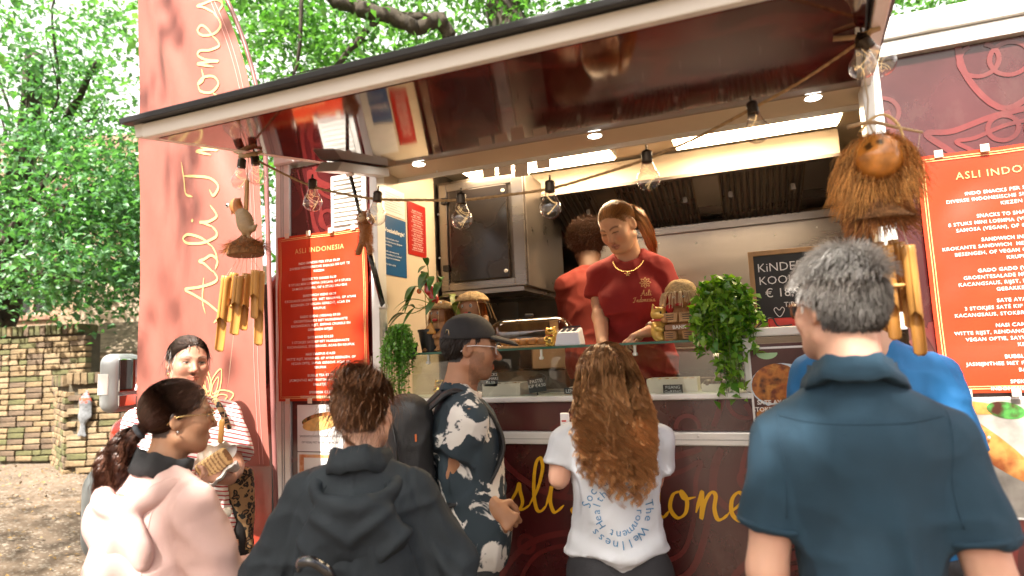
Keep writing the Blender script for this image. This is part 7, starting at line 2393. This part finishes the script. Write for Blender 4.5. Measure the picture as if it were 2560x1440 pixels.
MB().box((-.011, -.015, -.003), (.011, .015, .005), M_).build('watch_face', mat('watch_white', (.8, .75, .65), .2), root, bevel=.002)
MB().tube(crom([h2b(J, (-.083, .0, -.04)), h2b(J, (-.086, .004, -.055)), h2b(J, (-.084, .0, -.068))], 4), .0026, 6).build('earring', mat('pearl', (.8, .75, .68), .2), root, smooth=True)

# ---------------------------------------------------------------- second worker behind, turned away
P = dict(H=1.76, loc=(-.80, .86, .60), rz=.55, sex='m', skin=(.13, .065, .038), haircol=(.012, .009, .008), head=(-.25, -.22, 0), sh=.160, bulk=.95, lean=.16,
         label='worker with a dark curly afro and rust red T-shirt turned away in the truck', eye_open=.004)
P['elbow'] = (w2l(P, atY(1430, 870, 1.0)), None)
root, J, body = build_person(P)
S = tee(J, P, .020, .86, .72, .060, .072)
garment('t_shirt', S, cloth('rust_tee', (.17, .014, .006), .85, .08, .2, 500, .2), root, .010, .010, 25.0)
trousers(J, P, root, M_BLKDENIM)
q, nn = scalp_roots(3600)
t = np.linspace(0, 1, 16)[None, :, None]
L_ = (RNG.uniform(.035, .070, len(q)) * np.clip((q[:, 2] + .10) / .10, .35, 1))[:, None, None]
e1 = _u3(np.array([.3, .5, .8])); A = np.cross(nn, e1); A /= np.linalg.norm(A, axis=1)[:, None]; B = np.cross(nn, A)
ph = RNG.uniform(0, 6.283, (len(q), 1, 1)); am = .0055
paths = q[:, None] + nn[:, None] * L_ * t + (A[:, None] * np.cos(t * 16 + ph) + B[:, None] * np.sin(t * 16 + ph)) * am * np.clip(t * 3, 0, 1) + np.cumsum(RNG.normal(size=(len(q), 16, 3)) * .0015, 1)
hair_mesh('hair', paths, J, root, .0009, (.022, .014, .010), cv=.5, tip=(.075, .035, .018))
# ================================================================ COUNTER THINGS
GT = 1.6295                                   # top of the glass shelf


def on_shelf(px, Y): d = ray(px, 860); q = CAM + d * (Y - CAM[1]) / d[1]; return np.array([q[0], Y, GT])


def sdf_part(S, name, m, root, h=.004, smooth=1, col=None, amp=0.0):
    V, F = S.mesh(h, smooth=smooth)
    if amp: V = V + vnormals(V, F) * (amp * fbm(V * 60, 2))[:, None]
    return mesh_np(name, V, F, m, root, col=None if col is None else (col(V) if callable(col) else np.tile(col, (len(V), 1))))


M_COCO = mat('coconut_carved', (.40, .20, .075), .6, var=.3, vscale=45, bump=.4, bscale=160, stretch=(1, 1, .4))
M_COCOD = mat('coconut_face', (.33, .16, .075), .45, var=.15, vscale=40)
M_LIP = mat('red_lip', (.42, .02, .02), .35)
M_STRAW = mat('straw_hat', (.60, .42, .20), .85, var=.25, vscale=90, bump=.8, bscale=220)
M_EYEW = mat('doll_eye_white', (.8, .78, .72), .3)
M_EYEB = mat('doll_eye_black', (.01, .01, .01), .3)


def doll_face(root, T, c, s, R):
    """googly eyes and red mouth on the front of a head at c (local), head radius s"""
    for sx in (-1, 1):
        e = c + np.array([sx * .36 * s, -.93 * s, .22 * s])
        for nm, r_, dy, m in (('eye', .17 * s, 0, M_EYEW), ('eye_ring', .13 * s, -.002, M_EYEB), ('eye_white', .085 * s, -.003, M_EYEW), ('pupil', .05 * s, -.004, M_EYEB)):
            MB().lathe([(0, 0), (r_, 0), (r_ * .9, .002), (0, .0025)], 16, Matrix.Translation(T(e + (0, dy, 0))) @ Matrix(R.tolist()).to_4x4() @ Matrix.Rotation(math.pi / 2, 4, 'X')).build(nm, m, root, smooth=True)
    S = Sdf(); S.cap(T(c + np.array([-.26 * s, -.98 * s, -.42 * s])), T(c + np.array([.26 * s, -.98 * s, -.42 * s])), .075 * s, .075 * s, k=.002)
    S.cap(T(c + np.array([-.1 * s, -1.0 * s, -.38 * s])), T(c + np.array([.1 * s, -1.0 * s, -.38 * s])), .09 * s, .09 * s, k=.01)
    sdf_part(S, 'mouth', M_LIP, root, .0022)
    S = Sdf(); S.ell(T(c + np.array([0, -.97 * s, -.05 * s])), np.array([.14, .10, .10]) * s); sdf_part(S, 'nose', M_COCOD, root, .0022)


def coconut_monkey(label, px, Y, sc, rz, fan=True):
    base = on_shelf(px, Y); R = rotm(rz); T = lambda p: base + R @ (np.asarray(p, float) * 1.0)
    rt = thing('coconut_monkey', label, 'figurine', base)
    u = sc
    S = Sdf(); S.ell(T((0, 0, .062 * u)), np.array([.078, .072, .066]) * u, R=R, k=.01).ell(T((0, .005 * u, .125 * u)), np.array([.060, .052, .05]) * u, R=R, k=.02)
    S.cut(base + (0, 0, .001), (0, 0, -1))
    for s in (-1, 1):
        S.chain([T((s * .062 * u, -.01 * u, .13 * u)), T((s * .078 * u, -.05 * u, .085 * u)), T((s * .018 * u, -.078 * u, .075 * u))], np.array([.018, .016, .013]) * u, k=.006)
        S.cap(T((s * .045 * u, -.035 * u, .022 * u)), T((s * .040 * u, -.078 * u, .014 * u)), .020 * u, .015 * u, k=.01)
        for f in range(4):
            S.cap(T((s * (.012 + .006 * f) * u, -.080 * u, (.066 + .007 * f) * u)), T((s * (.03 + .002 * f) * u, -.086 * u, (.064 + .007 * f) * u)), .0035 * u, k=.002)
            S.cap(T((s * (.028 + .008 * f) * u, -.085 * u, .012 * u)), T((s * (.028 + .008 * f) * u, -.096 * u, .008 * u)), .004 * u, k=.002)
    sdf_part(S, 'body', M_COCO, rt, .004 * max(1, u * .8), amp=.0012)
    hc_ = np.array([0, -.008, .182]) * u; hr = .056 * u
    S = Sdf(); S.ell(T(hc_), np.array([1.0, .92, 1.02]) * hr, R=R); sdf_part(S, 'head', M_COCOD, rt, .004)
    doll_face(rt, T, hc_ + np.array([0, .002, -.1 * hr]), hr * .92, R)
    S = Sdf(); S.ell(T(hc_ + np.array([0, .002, .30 * hr])), np.array([1.36, 1.3, .95]) * hr, R=R, k=.005); S.cut(T(hc_ + np.array([0, 0, .48 * hr])), (0, 0, -1)); sdf_part(S, 'hat', M_STRAW, rt, .0045, amp=.003)
    n = 700; a = RNG.uniform(math.radians(-35), math.radians(215), n)
    r0 = np.stack([np.cos(a) * 1.0 * hr, np.abs(np.sin(a)) * .95 * hr * np.sign(np.sin(a)), .3 * hr + 0 * a], 1) + hc_
    t = np.linspace(0, 1, 7)[None, :, None]
    pth = r0[:, None] + np.stack([np.cos(a), np.sin(a), 0 * a], 1)[:, None] * .12 * hr * np.sin(t * 3) + np.array([0, 0, -1])[None, None] * t * (RNG.uniform(1.5, 2.3, n)[:, None, None] * hr) + np.cumsum(RNG.normal(size=(n, 7, 3)) * .0008, 1)
    coir(rt, 'fibre_hair', base + pth @ R.T, .0009, (.42, .17, .045))
    n = 9; a = RNG.uniform(0, 6.28, n)
    t = np.linspace(0, 1, 8)[None, :, None]
    s0 = hc_ + np.stack([np.cos(a) * 1.25 * hr, np.sin(a) * 1.2 * hr, .55 * hr + 0 * a], 1)
    d0 = np.stack([np.cos(a) * .6, np.sin(a) * .6, .5 * RNG.normal(size=n)], 1) * hr * RNG.uniform(.7, 1.6, n)[:, None]
    V, F = strands(base + (s0[:, None] + d0[:, None] * t + np.array([0, 0, -1]) * t ** 2 * hr * RNG.uniform(.2, 1.0, n)[:, None, None]) @ R.T, .0016, .0012)
    mesh_np('straw', V, F, M_STRAW, rt, kind='stuff')
    if fan:
        S = Sdf()
        for f in range(6): S.cap(T((0, -.084 * u, .135 * u)), T(((-.028 + .0112 * f) * u, -.090 * u, .093 * u)), .006 * u, .0075 * u, k=.003)
        sdf_part(S, 'drum', mat('orange_wood', (.62, .30, .06), .45, var=.15), rt, .003)
    return rt


coconut_monkey('coconut monkey figurine holding an orange fan, beside the chilli pot', 1108, .13, 1.0, -.25)
coconut_monkey('larger coconut monkey figurine with straw hat behind the man\'s cap', 1186, .16, 1.14, -.1, fan=False)

# bank monkey
base = on_shelf(1712, .12); R = rotm(-.12); T = lambda p: base + R @ np.asarray(p, float)
bk = thing('bank_monkey', 'coconut monkey money bank with fringed straw hat and open book', 'figurine', base)
S = Sdf(); S.ell(T((0, 0, .055)), (.075, .066, .062), R=R, k=.01).ell(T((0, .005, .11)), (.058, .05, .045), R=R, k=.02).cut(base + (0, 0, .001), (0, 0, -1)); sdf_part(S, 'body', M_COCO, bk, .0045, amp=.001)
hc_ = np.array([0, -.005, .178]); S = Sdf(); S.ell(T(hc_), (.054, .052, .056), R=R); sdf_part(S, 'head', M_COCOD, bk, .004)
doll_face(bk, T, hc_ + (0, .002, -.008), .050, R)
S = Sdf(); S.ell(T(hc_ + (0, .004, .028)), (.066, .064, .056), R=R, k=.005); S.cut(T(hc_ + (0, 0, .022)), (0, 0, -1)); sdf_part(S, 'hat', M_STRAW, bk, .0045, amp=.002)
n = 90; a = RNG.uniform(0, 6.28, n); t = np.linspace(0, 1, 8)[None, :, None]
s0 = hc_ + np.stack([np.cos(a) * .064, np.sin(a) * .062, .026 + 0 * a], 1); d0 = np.stack([np.cos(a), np.sin(a), .2 * RNG.normal(size=n)], 1) * .028
V, F = strands(base + (s0[:, None] + d0[:, None] * np.sqrt(t) + np.array([0, 0, -1]) * t ** 1.5 * RNG.uniform(.03, .075, n)[:, None, None]) @ R.T, .0016, .0012); mesh_np('hat_fringe', V, F, mat('pale_straw', (.72, .56, .34), .85), bk)
for s in (-1, 1):
    S = Sdf(); S.ell(T((s * .045, -.035, .135)), (.016, .014, .02)); sdf_part(S, 'scarf', mat('red_felt', (.45, .02, .02), .9), bk, .003)
    Mx = Matrix.Translation(T((s * .033, -.078, .095))) @ Matrix(R.tolist()).to_4x4() @ Matrix.Rotation(s * .25, 4, 'Z') @ Matrix.Rotation(-.25, 4, 'X')
    pg = MB().box((-.031, -.006, -.021), (.031, .006, .021), Mx).build('book_page', mat('book_wood', (.50, .29, .13), .6, var=.2, vscale=40), bk, bevel=.003)
    for z in (-.010, 0, .010): MB().box((-.018, -.0075, z - .0013), (.016, -.0058, z + .0013), Mx).build('line_mark', M_EYEB, pg)
    S = Sdf(); S.chain([T((s * .06, -.01, .11)), T((s * .072, -.05, .09)), T((s * .055, -.085, .085))], [.015, .013, .011], k=.006); sdf_part(S, 'arm', M_COCO, bk, .0035)
Mx = Matrix.Translation(T((0, -.075, .055))) @ Matrix(R.tolist()).to_4x4()
MB().box((-.06, -.004, -.012), (.06, .004, .012), Mx).build('name_plate', M_COCOD, bk, bevel=.002)
pr = Print(); pr.text('BANK', 0, -.007, .021, bold=.02); pr.build('lettering', M_EYEW, bk, lambda u, v: np.stack([T((a_, -.0805, .055 + b_)) for a_, b_ in zip(u, v)]))
for s in (-1, 1):
    Mx = Matrix.Translation(T((s * .038, -.074, .022))) @ Matrix(R.tolist()).to_4x4()
    fp = MB().box((-.026, -.012, -.018), (.026, .01, .018), Mx).build('foot', M_COCO, bk, bevel=.004)
    for z in (-.008, .0, .008): MB().box((-.018, -.0135, z - .0012), (.012, -.0118, z + .0012), Mx).build('line_mark', M_EYEB, fp)


def lucky_cat(label, base, u, rz, gold, rough=.3, metal=.3, arm_up=True):
    R = rotm(rz); T = lambda p: np.asarray(base) + R @ (np.asarray(p, float) * u)
    rt = thing('lucky_cat', label, 'figurine', base)
    mg = mat('cat_gold_%d' % int(gold[0] * 100), gold, rough, metal=metal, var=.12, vscale=30, coat=.4)
    S = Sdf(); S.ell(T((0, 0, .050)), np.array([.046, .042, .055]) * u, R=R, k=.01).ell(T((0, 0, .085)), np.array([.034, .032, .032]) * u, R=R, k=.02)
    S.ell(T((0, -.004, .135)), np.array([.044, .038, .037]) * u, R=R, k=.006); S.cap(T((0, -.038, .126)), T((0, -.040, .126)), .013 * u, k=.008)
    for s in (-1, 1):
        S.cap(T((s * .026, 0, .160)), T((s * .032, 0, .186)), .014 * u, .003 * u, k=.006)
        S.cap(T((s * .026, -.030, .022)), T((s * .026, -.048, .012)), .018 * u, .013 * u, k=.008)
    S.chain([T((-.034, -.01, .085)), T((-.040, -.034, .065)), T((-.022, -.046, .055))], np.array([.014, .013, .012]) * u, k=.006)
    if arm_up: S.chain([T((.034, -.01, .09)), T((.056, -.016, .125)), T((.052, -.022, .170))], np.array([.014, .014, .014]) * u, k=.006)
    S.cut(np.asarray(base) + (0, 0, .001), (0, 0, -1)); sdf_part(S, 'body', mg, rt, .0038 * max(u, .75))
    S = Sdf(); P_ = [T((.037 * math.cos(t), .034 * math.sin(t), .104)) for t in np.linspace(0, 6.283, 17)]; S.chain(P_, [.0065 * u] * 17, k=.003); sdf_part(S, 'collar', mat('red_enamel', (.45, .03, .02), .3, coat=.5), rt, .0028)
    for s in (-1, 1):
        S = Sdf(); S.cap(T((s * .027, -.009, .162)), T((s * .031, -.007, .178)), .008 * u, .002 * u); sdf_part(S, 'inner_ear', mat('red_enamel'), rt, .0025)
        S = Sdf(); S.ell(T((s * .017, -.041, .140)), np.array([.006, .003, .008]) * u, R=R); sdf_part(S, 'eye', M_EYEB, rt, .002)
    S = Sdf(); S.ell(T((0, -.053, .129)), np.array([.004, .003, .003]) * u, R=R); sdf_part(S, 'nose', mat('red_enamel'), rt, .0018)
    S = Sdf(); S.ell(T((0, -.045, .050)), np.array([.018, .006, .026]) * u, R=R); sdf_part(S, 'coin', mat('coin_dark', (.16, .10, .03), .4, metal=.5, var=.6, vscale=70), rt, .0025)
    return rt


lucky_cat('large yellow beckoning cat figurine beside the bank monkey', on_shelf(1652, .10), .86, .75, (.72, .46, .10), arm_up=True)
lucky_cat('small shiny gold beckoning cat on the shelf by the cake dome', on_shelf(1376, .12), .50, .1, (.82, .52, .10), .18, .8)
lucky_cat('tiny gold beckoning cat inside the glass display', np.array([*atY(1096, 950, .10)[:2], 1.418]), .44, .2, (.80, .50, .11), .18, .8)

# --- payment terminal
b0 = on_shelf(1424, .10)
tm = thing('card_terminal', 'white card terminal with black keys on the glass shelf', 'card terminal', b0)
MB().hexa([b0 + (-.058, -.045, .001), b0 + (.062, -.045, .001), b0 + (.062, .05, .001), b0 + (-.058, .05, .001)], [b0 + (-.048, -.030, .060), b0 + (.050, -.030, .060), b0 + (.050, .05, .082), b0 + (-.048, .05, .082)]).build('housing', mat('terminal_white', (.76, .77, .80), .35), tm, bevel=.006)
for i in range(3):
    for j in range(3):
        q = b0 + (-.026 + i * .026, -.012 + j * .019, .0655 + j * .0052)
        MB().box(q - (.009, .006, .0), q + (.009, .006, .003)).build('key', mat('key_dark', (.10, .10, .11), .5), tm)
MB().box(b0 + (-.04, .045, .0835), b0 + (.042, .0505, .090)).build('screen', M_EYEB, tm)

# --- cake dome with loaf and box
c0 = np.array([atY(1335, 860, .22)[0], .20, GT])
cd = thing('cake_dome', 'clear acrylic cover over pastries on the shelf behind the cap', 'cake cover', c0)
S = Sdf(); S.cap(c0 + (-.14, 0, .06), c0 + (.12, 0, .06), .085, k=.01, e=(0, 1, 0), sq=.9); S.cut(c0 + (0, 0, .012), (0, 0, -1)); V, F = S.mesh(.008)
mesh_np('cover', V, F, glass_mat('acrylic', (.93, .90, .86), boost=.05), cd)
S = Sdf(); S.box(c0 + (-.01, 0, .154), (.022, .008, .008), rnd=.004); sdf_part(S, 'handle', M_BLACK, cd, .003)
MB().box(c0 + (-.22, -.085, .001), c0 + (.21, .085, .011)).build('board', mat('bamboo_board', (.50, .28, .10), .6, var=.3, vscale=60, stretch=(4, 1, 1)), cd, bevel=.003)
for k in range(6):
    S = Sdf(); S.box(c0 + (-.13 + k * .048, .0, .030), (.020, .05, .016), rnd=.010); sdf_part(S, 'pastry', mat('pastry_gold', (.50, .26, .08), .6, var=.3, vscale=40), cd, .006, amp=.002)
bx0 = np.array([*atY(1395, 775, .75)[:2], 1.56])
bo = thing('cardboard_box', 'brown cardboard box on the back counter beside the worker', 'box', bx0 + (0, .35, -.06))
MB().box((-1.16, 1.10, 1.682), (-.94, 1.28, 1.80)).build('carton', mat('cardboard', (.50, .34, .20), .85, var=.1), bo, bevel=.003)
MB().box((-1.16, 1.095, 1.796), (-.94, 1.285, 1.803)).build('flap', mat('cardboard'), bo)

# --- display trays, price tags
M_TRAY = mat('tray_board', (.74, .66, .56), .6, var=.05)
M_TAG = mat('slate_tag', (.02, .022, .026), .5, var=.2)
M_CHALK = mat('chalk')


def tray(label, x0, x1, y0, y1, z=.055):
    rt = thing('food_tray', label, 'tray', ((x0 + x1) / 2, y0, ZS1))
    b = ZS1 + .0005
    mb = MB().box((x0, y0, b), (x1, y1, b + .004)); mb.build('base', M_TRAY, rt)
    for lo, hi in (((x0, y0, b + .004), (x1, y0 + .003, b + z)), ((x0, y1 - .003, b + .004), (x1, y1, b + z)), ((x0, y0 + .003, b + .004), (x0 + .003, y1 - .003, b + z)), ((x1 - .003, y0 + .003, b + .004), (x1, y1 - .003, b + z))):
        MB().box(lo, hi).build('side', M_TRAY, rt)
    return rt


def roll_food(par, x0, x1, y, z, n, m, r=.016):
    for k in range(n):
        c = np.array([x0 + (x1 - x0) * (k + .5) / n, y + random.uniform(-.006, .006), z]); a = random.uniform(-.3, .3)
        S = Sdf(); d = np.array([math.sin(a), math.cos(a), 0]) * .05; S.cap(c - d, c + d, r, r * .95); sdf_part(S, 'snack', m, par, .007, amp=.003)


M_FRIED = mat('fried_gold', (.42, .20, .055), .55, var=.35, vscale=50, bump=.4, bscale=90)
t_ = tray('cream tray of spring rolls behind the snacks price tag', -1.17, -.985, .05, .20); roll_food(t_, -1.15, -1.0, .12, 1.455, 4, M_FRIED)
t_ = tray('long cream tray of pastries by the banana fritter tag', -.42, -.215, .06, .22); roll_food(t_, -.40, -.23, .14, 1.455, 5, M_FRIED)
t_ = tray('low tray of sticky rice rolls behind the curly-haired woman', -.76, -.52, .06, .22, .03); roll_food(t_, -.74, -.54, .13, 1.44, 5, mat('leaf_wrap', (.10, .14, .04), .6, var=.3))
t_ = tray('dark tray of fried bananas at the right end of the display', -.20, -.07, .06, .22, .03); roll_food(t_, -.19, -.08, .13, 1.448, 4, mat('fried_dark', (.10, .045, .02), .5, var=.5, vscale=50))
MB().box((-1.47, .22, 1.4175), (-.05, .26, 1.43)).build('display_back_rail', M_STEEL, truck)


def price_tag(label, px, py, w, h, lines, Y=.03, rot=0.0, size=.02):
    c = atY(px, py, Y); rt = thing('price_tag', label, 'sign', (c[0], Y, 1.4175))
    M_ = Matrix.Translation(c) @ Matrix.Rotation(rot, 4, 'Y')
    MB().box((-w / 2, 0, -h / 2), (w / 2, .003, h / 2), M_).build('slate', M_TAG, rt)
    MB().box((c[0] - .003, Y + .004, 1.4175), (c[0] + .003, Y + .007, c[2])).build('stake', M_TAG, rt)
    pr = Print()
    for k, t in enumerate(lines): pr.text(t, 0, h / 2 - size * (.95 + 1.0 * k), size, bold=.0)
    pr.build('chalk_writing', M_CHALK, rt, lambda u, v: np.stack([np.array(M_ @ Vector((a_, -.0012, b_))) for a_, b_ in zip(u, v)]), kind='stuff')


price_tag('black price tag reading pastei kip at a slant', 1342, 963, .082, .062, ['PASTEI', 'KiP €4.50'], .04, -.12, .0205)
price_tag('black price tag for snacks to share by the chin', 1226, 948, .070, .066, ['SNACKS', 'To SHARE', '€6.50'], .05, .03, .0185)
price_tag('low black price tag reading lemper at the sill', 1434, 977, .085, .026, ['LEMPER'], .02, 0, .021)
price_tag('low black price tag reading pisang goreng at the sill', 1682, 972, .078, .034, ['PiSANG', 'GoRENG'], .02, 0, .0175)

# --- chilli plant in a black pot
b0 = on_shelf(1040, .10); b0[0] = -1.455
ch = thing('chilli_plant', 'chilli plant with a big red pepper in a ribbed black pot', 'plant', b0)
MB().lathe([(0, .001), (.046, .001), (.062, .10), (.066, .10), (.066, .112), (.060, .112), (.055, .095), (0, .095)], 28, Matrix.Translation(b0)).build('pot', mat('black_pot', (.018, .018, .018), .45), ch, smooth=False)
S = Sdf(); S.ell(b0 + (0, 0, .093), (.055, .055, .012)); sdf_part(S, 'soil', mat('soil', (.16, .09, .06), .95, var=.5, vscale=90, bump=.9, bscale=150), ch, .005, amp=.004)
mb = MB(); top = b0 + (.01, 0, .36)
mb.tube(crom([b0 + (0, 0, .09), b0 + (.008, 0, .18), b0 + (-.004, 0, .26), top], 6), np.linspace(.006, .004, 19), 7)
brs = [(-.07, -.02, .33), (-.10, .0, .27), (.07, -.02, .34), (.10, .02, .28), (.0, -.04, .39), (-.03, .03, .40), (.05, -.05, .25), (-.06, -.05, .22), (.12, 0, .22), (-.13, -.02, .20), (.03, -.03, .37), (-.01, .0, .43)]
for q_ in brs: mb.tube(crom([b0 + (.002, 0, .24), b0 + np.array(q_) * (.6, .6, .9) + (0, 0, .02), b0 + np.array(q_)], 4), .0022, 5)
mb.build('stem', mat('green_stem', (.16, .24, .05), .5), ch, smooth=True)
M_CLEAF = mat('chilli_leaf', (.055, .17, .025), .35, var=.35, vscale=25, coat=.2)
M_CLEAF2 = mat('chilli_leaf_yellow', (.22, .28, .04), .45, var=.3, vscale=25)


def big_leaf(root, p, d, L, W, m, droop=.5):
    d = _u3(d); s = _u3(np.cross(d, [0, 0, 1])); V = []; n = 9
    for i in range(n):
        t = i / (n - 1); w = W * math.sin(math.pi * min(1, t * .93 + .05)) ** .8 * (1 - .25 * t); c = p + d * L * t + np.array([0, 0, -1]) * L * droop * t * t
        V += [c + s * w + (0, 0, .15 * w), c - (0, 0, .12 * w), c - s * w + (0, 0, .15 * w)]
    F = []
    for i in range(n - 1):
        for j in (0, 1): F.append((3 * i + j, 3 * i + j + 1, 3 * i + 4 + j, 3 * i + 3 + j))
    mesh_np('leaf', V, F, m, root)


for i, q_ in enumerate(brs):
    for k in range(2):
        dr_ = np.array([q_[0] * 3 + random.uniform(-.2, .2), q_[1] * 3 - .25 * k + random.uniform(-.3, .2), random.uniform(-.1, .25) - .25 * k])
        big_leaf(ch, b0 + np.array(q_), dr_, random.uniform(.065, .105), random.uniform(.018, .028), M_CLEAF2 if i in (8, 3) else M_CLEAF, random.uniform(.3, 1.0))
S = Sdf(); S.chain([b0 + (.01, -.05, .335), b0 + (.03, -.055, .30), b0 + (.055, -.055, .255), b0 + (.066, -.055, .235)], [.014, .026, .018, .005], k=.012); sdf_part(S, 'pepper', mat('pepper_red', (.42, .012, .012), .18, coat=.8), ch, .004, amp=.002)
S = Sdf(); S.ell(b0 + (-.035, -.045, .30), (.012, .012, .014)); sdf_part(S, 'pepper', mat('pepper_orange', (.60, .13, .02), .2, coat=.8), ch, .003)
for x in (-.03, .035): MB().tube([b0 + (x, .01, .09), b0 + (x * 1.15, .012, .40)], .0025, 6).build('cane', M_STICK, ch)


# --- trailing plants
def trailing_plant(label, base, n, spread, drop, size, cols, pot, top=.10, fwd=-.05):
    rt = thing('trailing_plant', label, 'plant', base)
    st_ = MB(); C = []; D = []
    for k in range(n):
        a = random.uniform(0, 6.28); r_ = random.uniform(.15, 1) * spread; L = random.uniform(.15, 1) ** 1.3 * drop * (1.0 if abs(math.cos(a)) < .75 else .5)
        e = np.array([r_ * math.cos(a), r_ * .55 * math.sin(a) + fwd, 0])
        P_ = crom([base + (0, 0, top * .5), base + e * .6 + (0, 0, top * random.uniform(.7, 1.25)), base + e + (0, 0, top * .3 - L * .25), base + e * 1.05 + (0, -.01, -L)], 7)
        st_.tube(P_, .0011, 4)
        for j in range(3, len(P_)):
            for _ in range(2):
                C.append(P_[j] + RNG.normal(size=3) * size * .35); D.append(np.array([RNG.normal() * .8, RNG.normal() * .5 - .5, -.2 + RNG.normal() * .5]))
    st_.build('stems', mat('vine_stem', (.10, .15, .04), .6), rt, kind='stuff')
    C = np.array(C); V, F, c = leaf_geo(C, RNG.uniform(.4, 1.45, len(C)) * size, dirs=np.array(D), wid=.62)
    mesh_np('foliage', V, F, leaf_mat('trail_leaf_%d' % n, *cols, .25, .3), rt, smooth=False, col=np.stack([c] * 3, 1), kind='stuff')
    pot(rt)
    return rt


bl = np.array([-1.555, -.02, 1.66])
trailing_plant('small-leaved trailing plant hanging over the left end of the display', bl, 95, .095, .30, .019, ((.07, .24, .02), (.18, .42, .06)),
               lambda rt: MB().lathe([(0, -.06), (.04, -.06), (.052, .02), (.046, .02), (.04, .0), (0, .0)], 20, Matrix.Translation(bl + (0, .06, .0))).build('pot', M_BLACK, rt, smooth=True), top=.08, fwd=-.03)
br = np.array([-.085, -.015, 1.715])


def wick(rt):
    bk_ = MB()
    for k in range(9):
        z = 1.6305 + k * .0105; r_ = .052 + .0016 * k
        bk_.tube([(br[0] + (r_ + .002 * math.sin(10 * t + k * 3.14)) * math.cos(t), br[1] + .08 + (r_ + .002 * math.sin(10 * t + k * 3.14)) * math.sin(t), z) for t in np.linspace(0, 6.283, 41)[:-1]], .0055, 5, closed=True)
    bk_.build('wicker_pot', mat('wicker', (.42, .20, .09), .7, var=.3, vscale=50), rt, smooth=True, kind='stuff')


trailing_plant('bushy bright green trailing plant over the right end of the display', br, 72, .118, .32, .038, ((.05, .19, .015), (.24, .42, .035)), wick, top=.11, fwd=-.03)

# --- plush monkey on the strut
pc = np.array([-1.635, -.155, 2.19]); pm = thing('plush_monkey', 'small brown plush monkey clinging to the gas strut', 'soft toy', pc + (0, 0, -.08))
S = Sdf(); S.cap(pc + (0, -.02, -.025), pc + (0, -.02, .025), .031, .027, k=.01).ell(pc + (0, -.03, .078), (.033, .03, .031), k=.01)
for s in (-1, 1):
    S.ell(pc + (s * .034, -.025, .085), (.010, .006, .011), k=.004); S.cap(pc + (s * .025, -.025, .035), pc + (s * .035, -.01, .065), .011, k=.008); S.cap(pc + (s * .02, -.03, -.045), pc + (s * .032, -.035, -.085), .013, .015, k=.008)
V, F = S.mesh(.0045); V = V + vnormals(V, F) * (.0018 * fbm(V * 120, 2))[:, None]
M_PLUSH = mat('plush', (.42, .17, .035), .95, attr=True, sheen=.6, bump=.8, bscale=400)
mesh_np('body', V, F, M_PLUSH, pm, col=np.tile((.42, .16, .035), (len(V), 1)))
n = 2600; ii = RNG.integers(0, len(V), n); Nv = vnormals(V, F)[ii]; t = np.linspace(0, 1, 3)[None, :, None]
coir(pm, 'fur', V[ii][:, None] + (Nv + RNG.normal(size=(n, 3)) * .35)[:, None] * t * .007, .0006, (.46, .18, .04), .25)
S = Sdf(); S.ell(pc + (0, -.052, .070), (.020, .014, .017), k=.004).ell(pc + (0, -.048, .086), (.018, .012, .011), k=.004); sdf_part(S, 'muzzle', mat('plush_cream', (.66, .48, .30), .95, bump=.5, bscale=300), pm, .003)
for s in (-1, 1): MB().lathe([(0, -.003), (.003, 0), (0, .003)], 8, Matrix.Translation(pc + (s * .009, -.061, .088))).build('eye', M_EYEB, pm, smooth=True)
MB().lathe([(0, -.003), (.004, 0), (0, .003)], 8, Matrix.Translation(pc + (0, -.068, .076))).build('nose', M_EYEB, pm, smooth=True)
# --- red crate and cables under the chalkboard
rc = thing('red_box', 'red plastic box under the chalkboard', 'box', (.10, .14, 1.6625))
MB().box((.075, .10, 1.6625), (.19, .19, 1.70)).build('shell', mat('red_plastic', (.50, .03, .02), .35), rc, bevel=.004)
MB().tube(crom([(.03, .08, 1.668), (.06, .07, 1.69), (.09, .075, 1.70), (.11, .085, 1.668), (.16, .08, 1.67)], 6), .003, 6).build('cable', M_BLACK, rc, smooth=True)
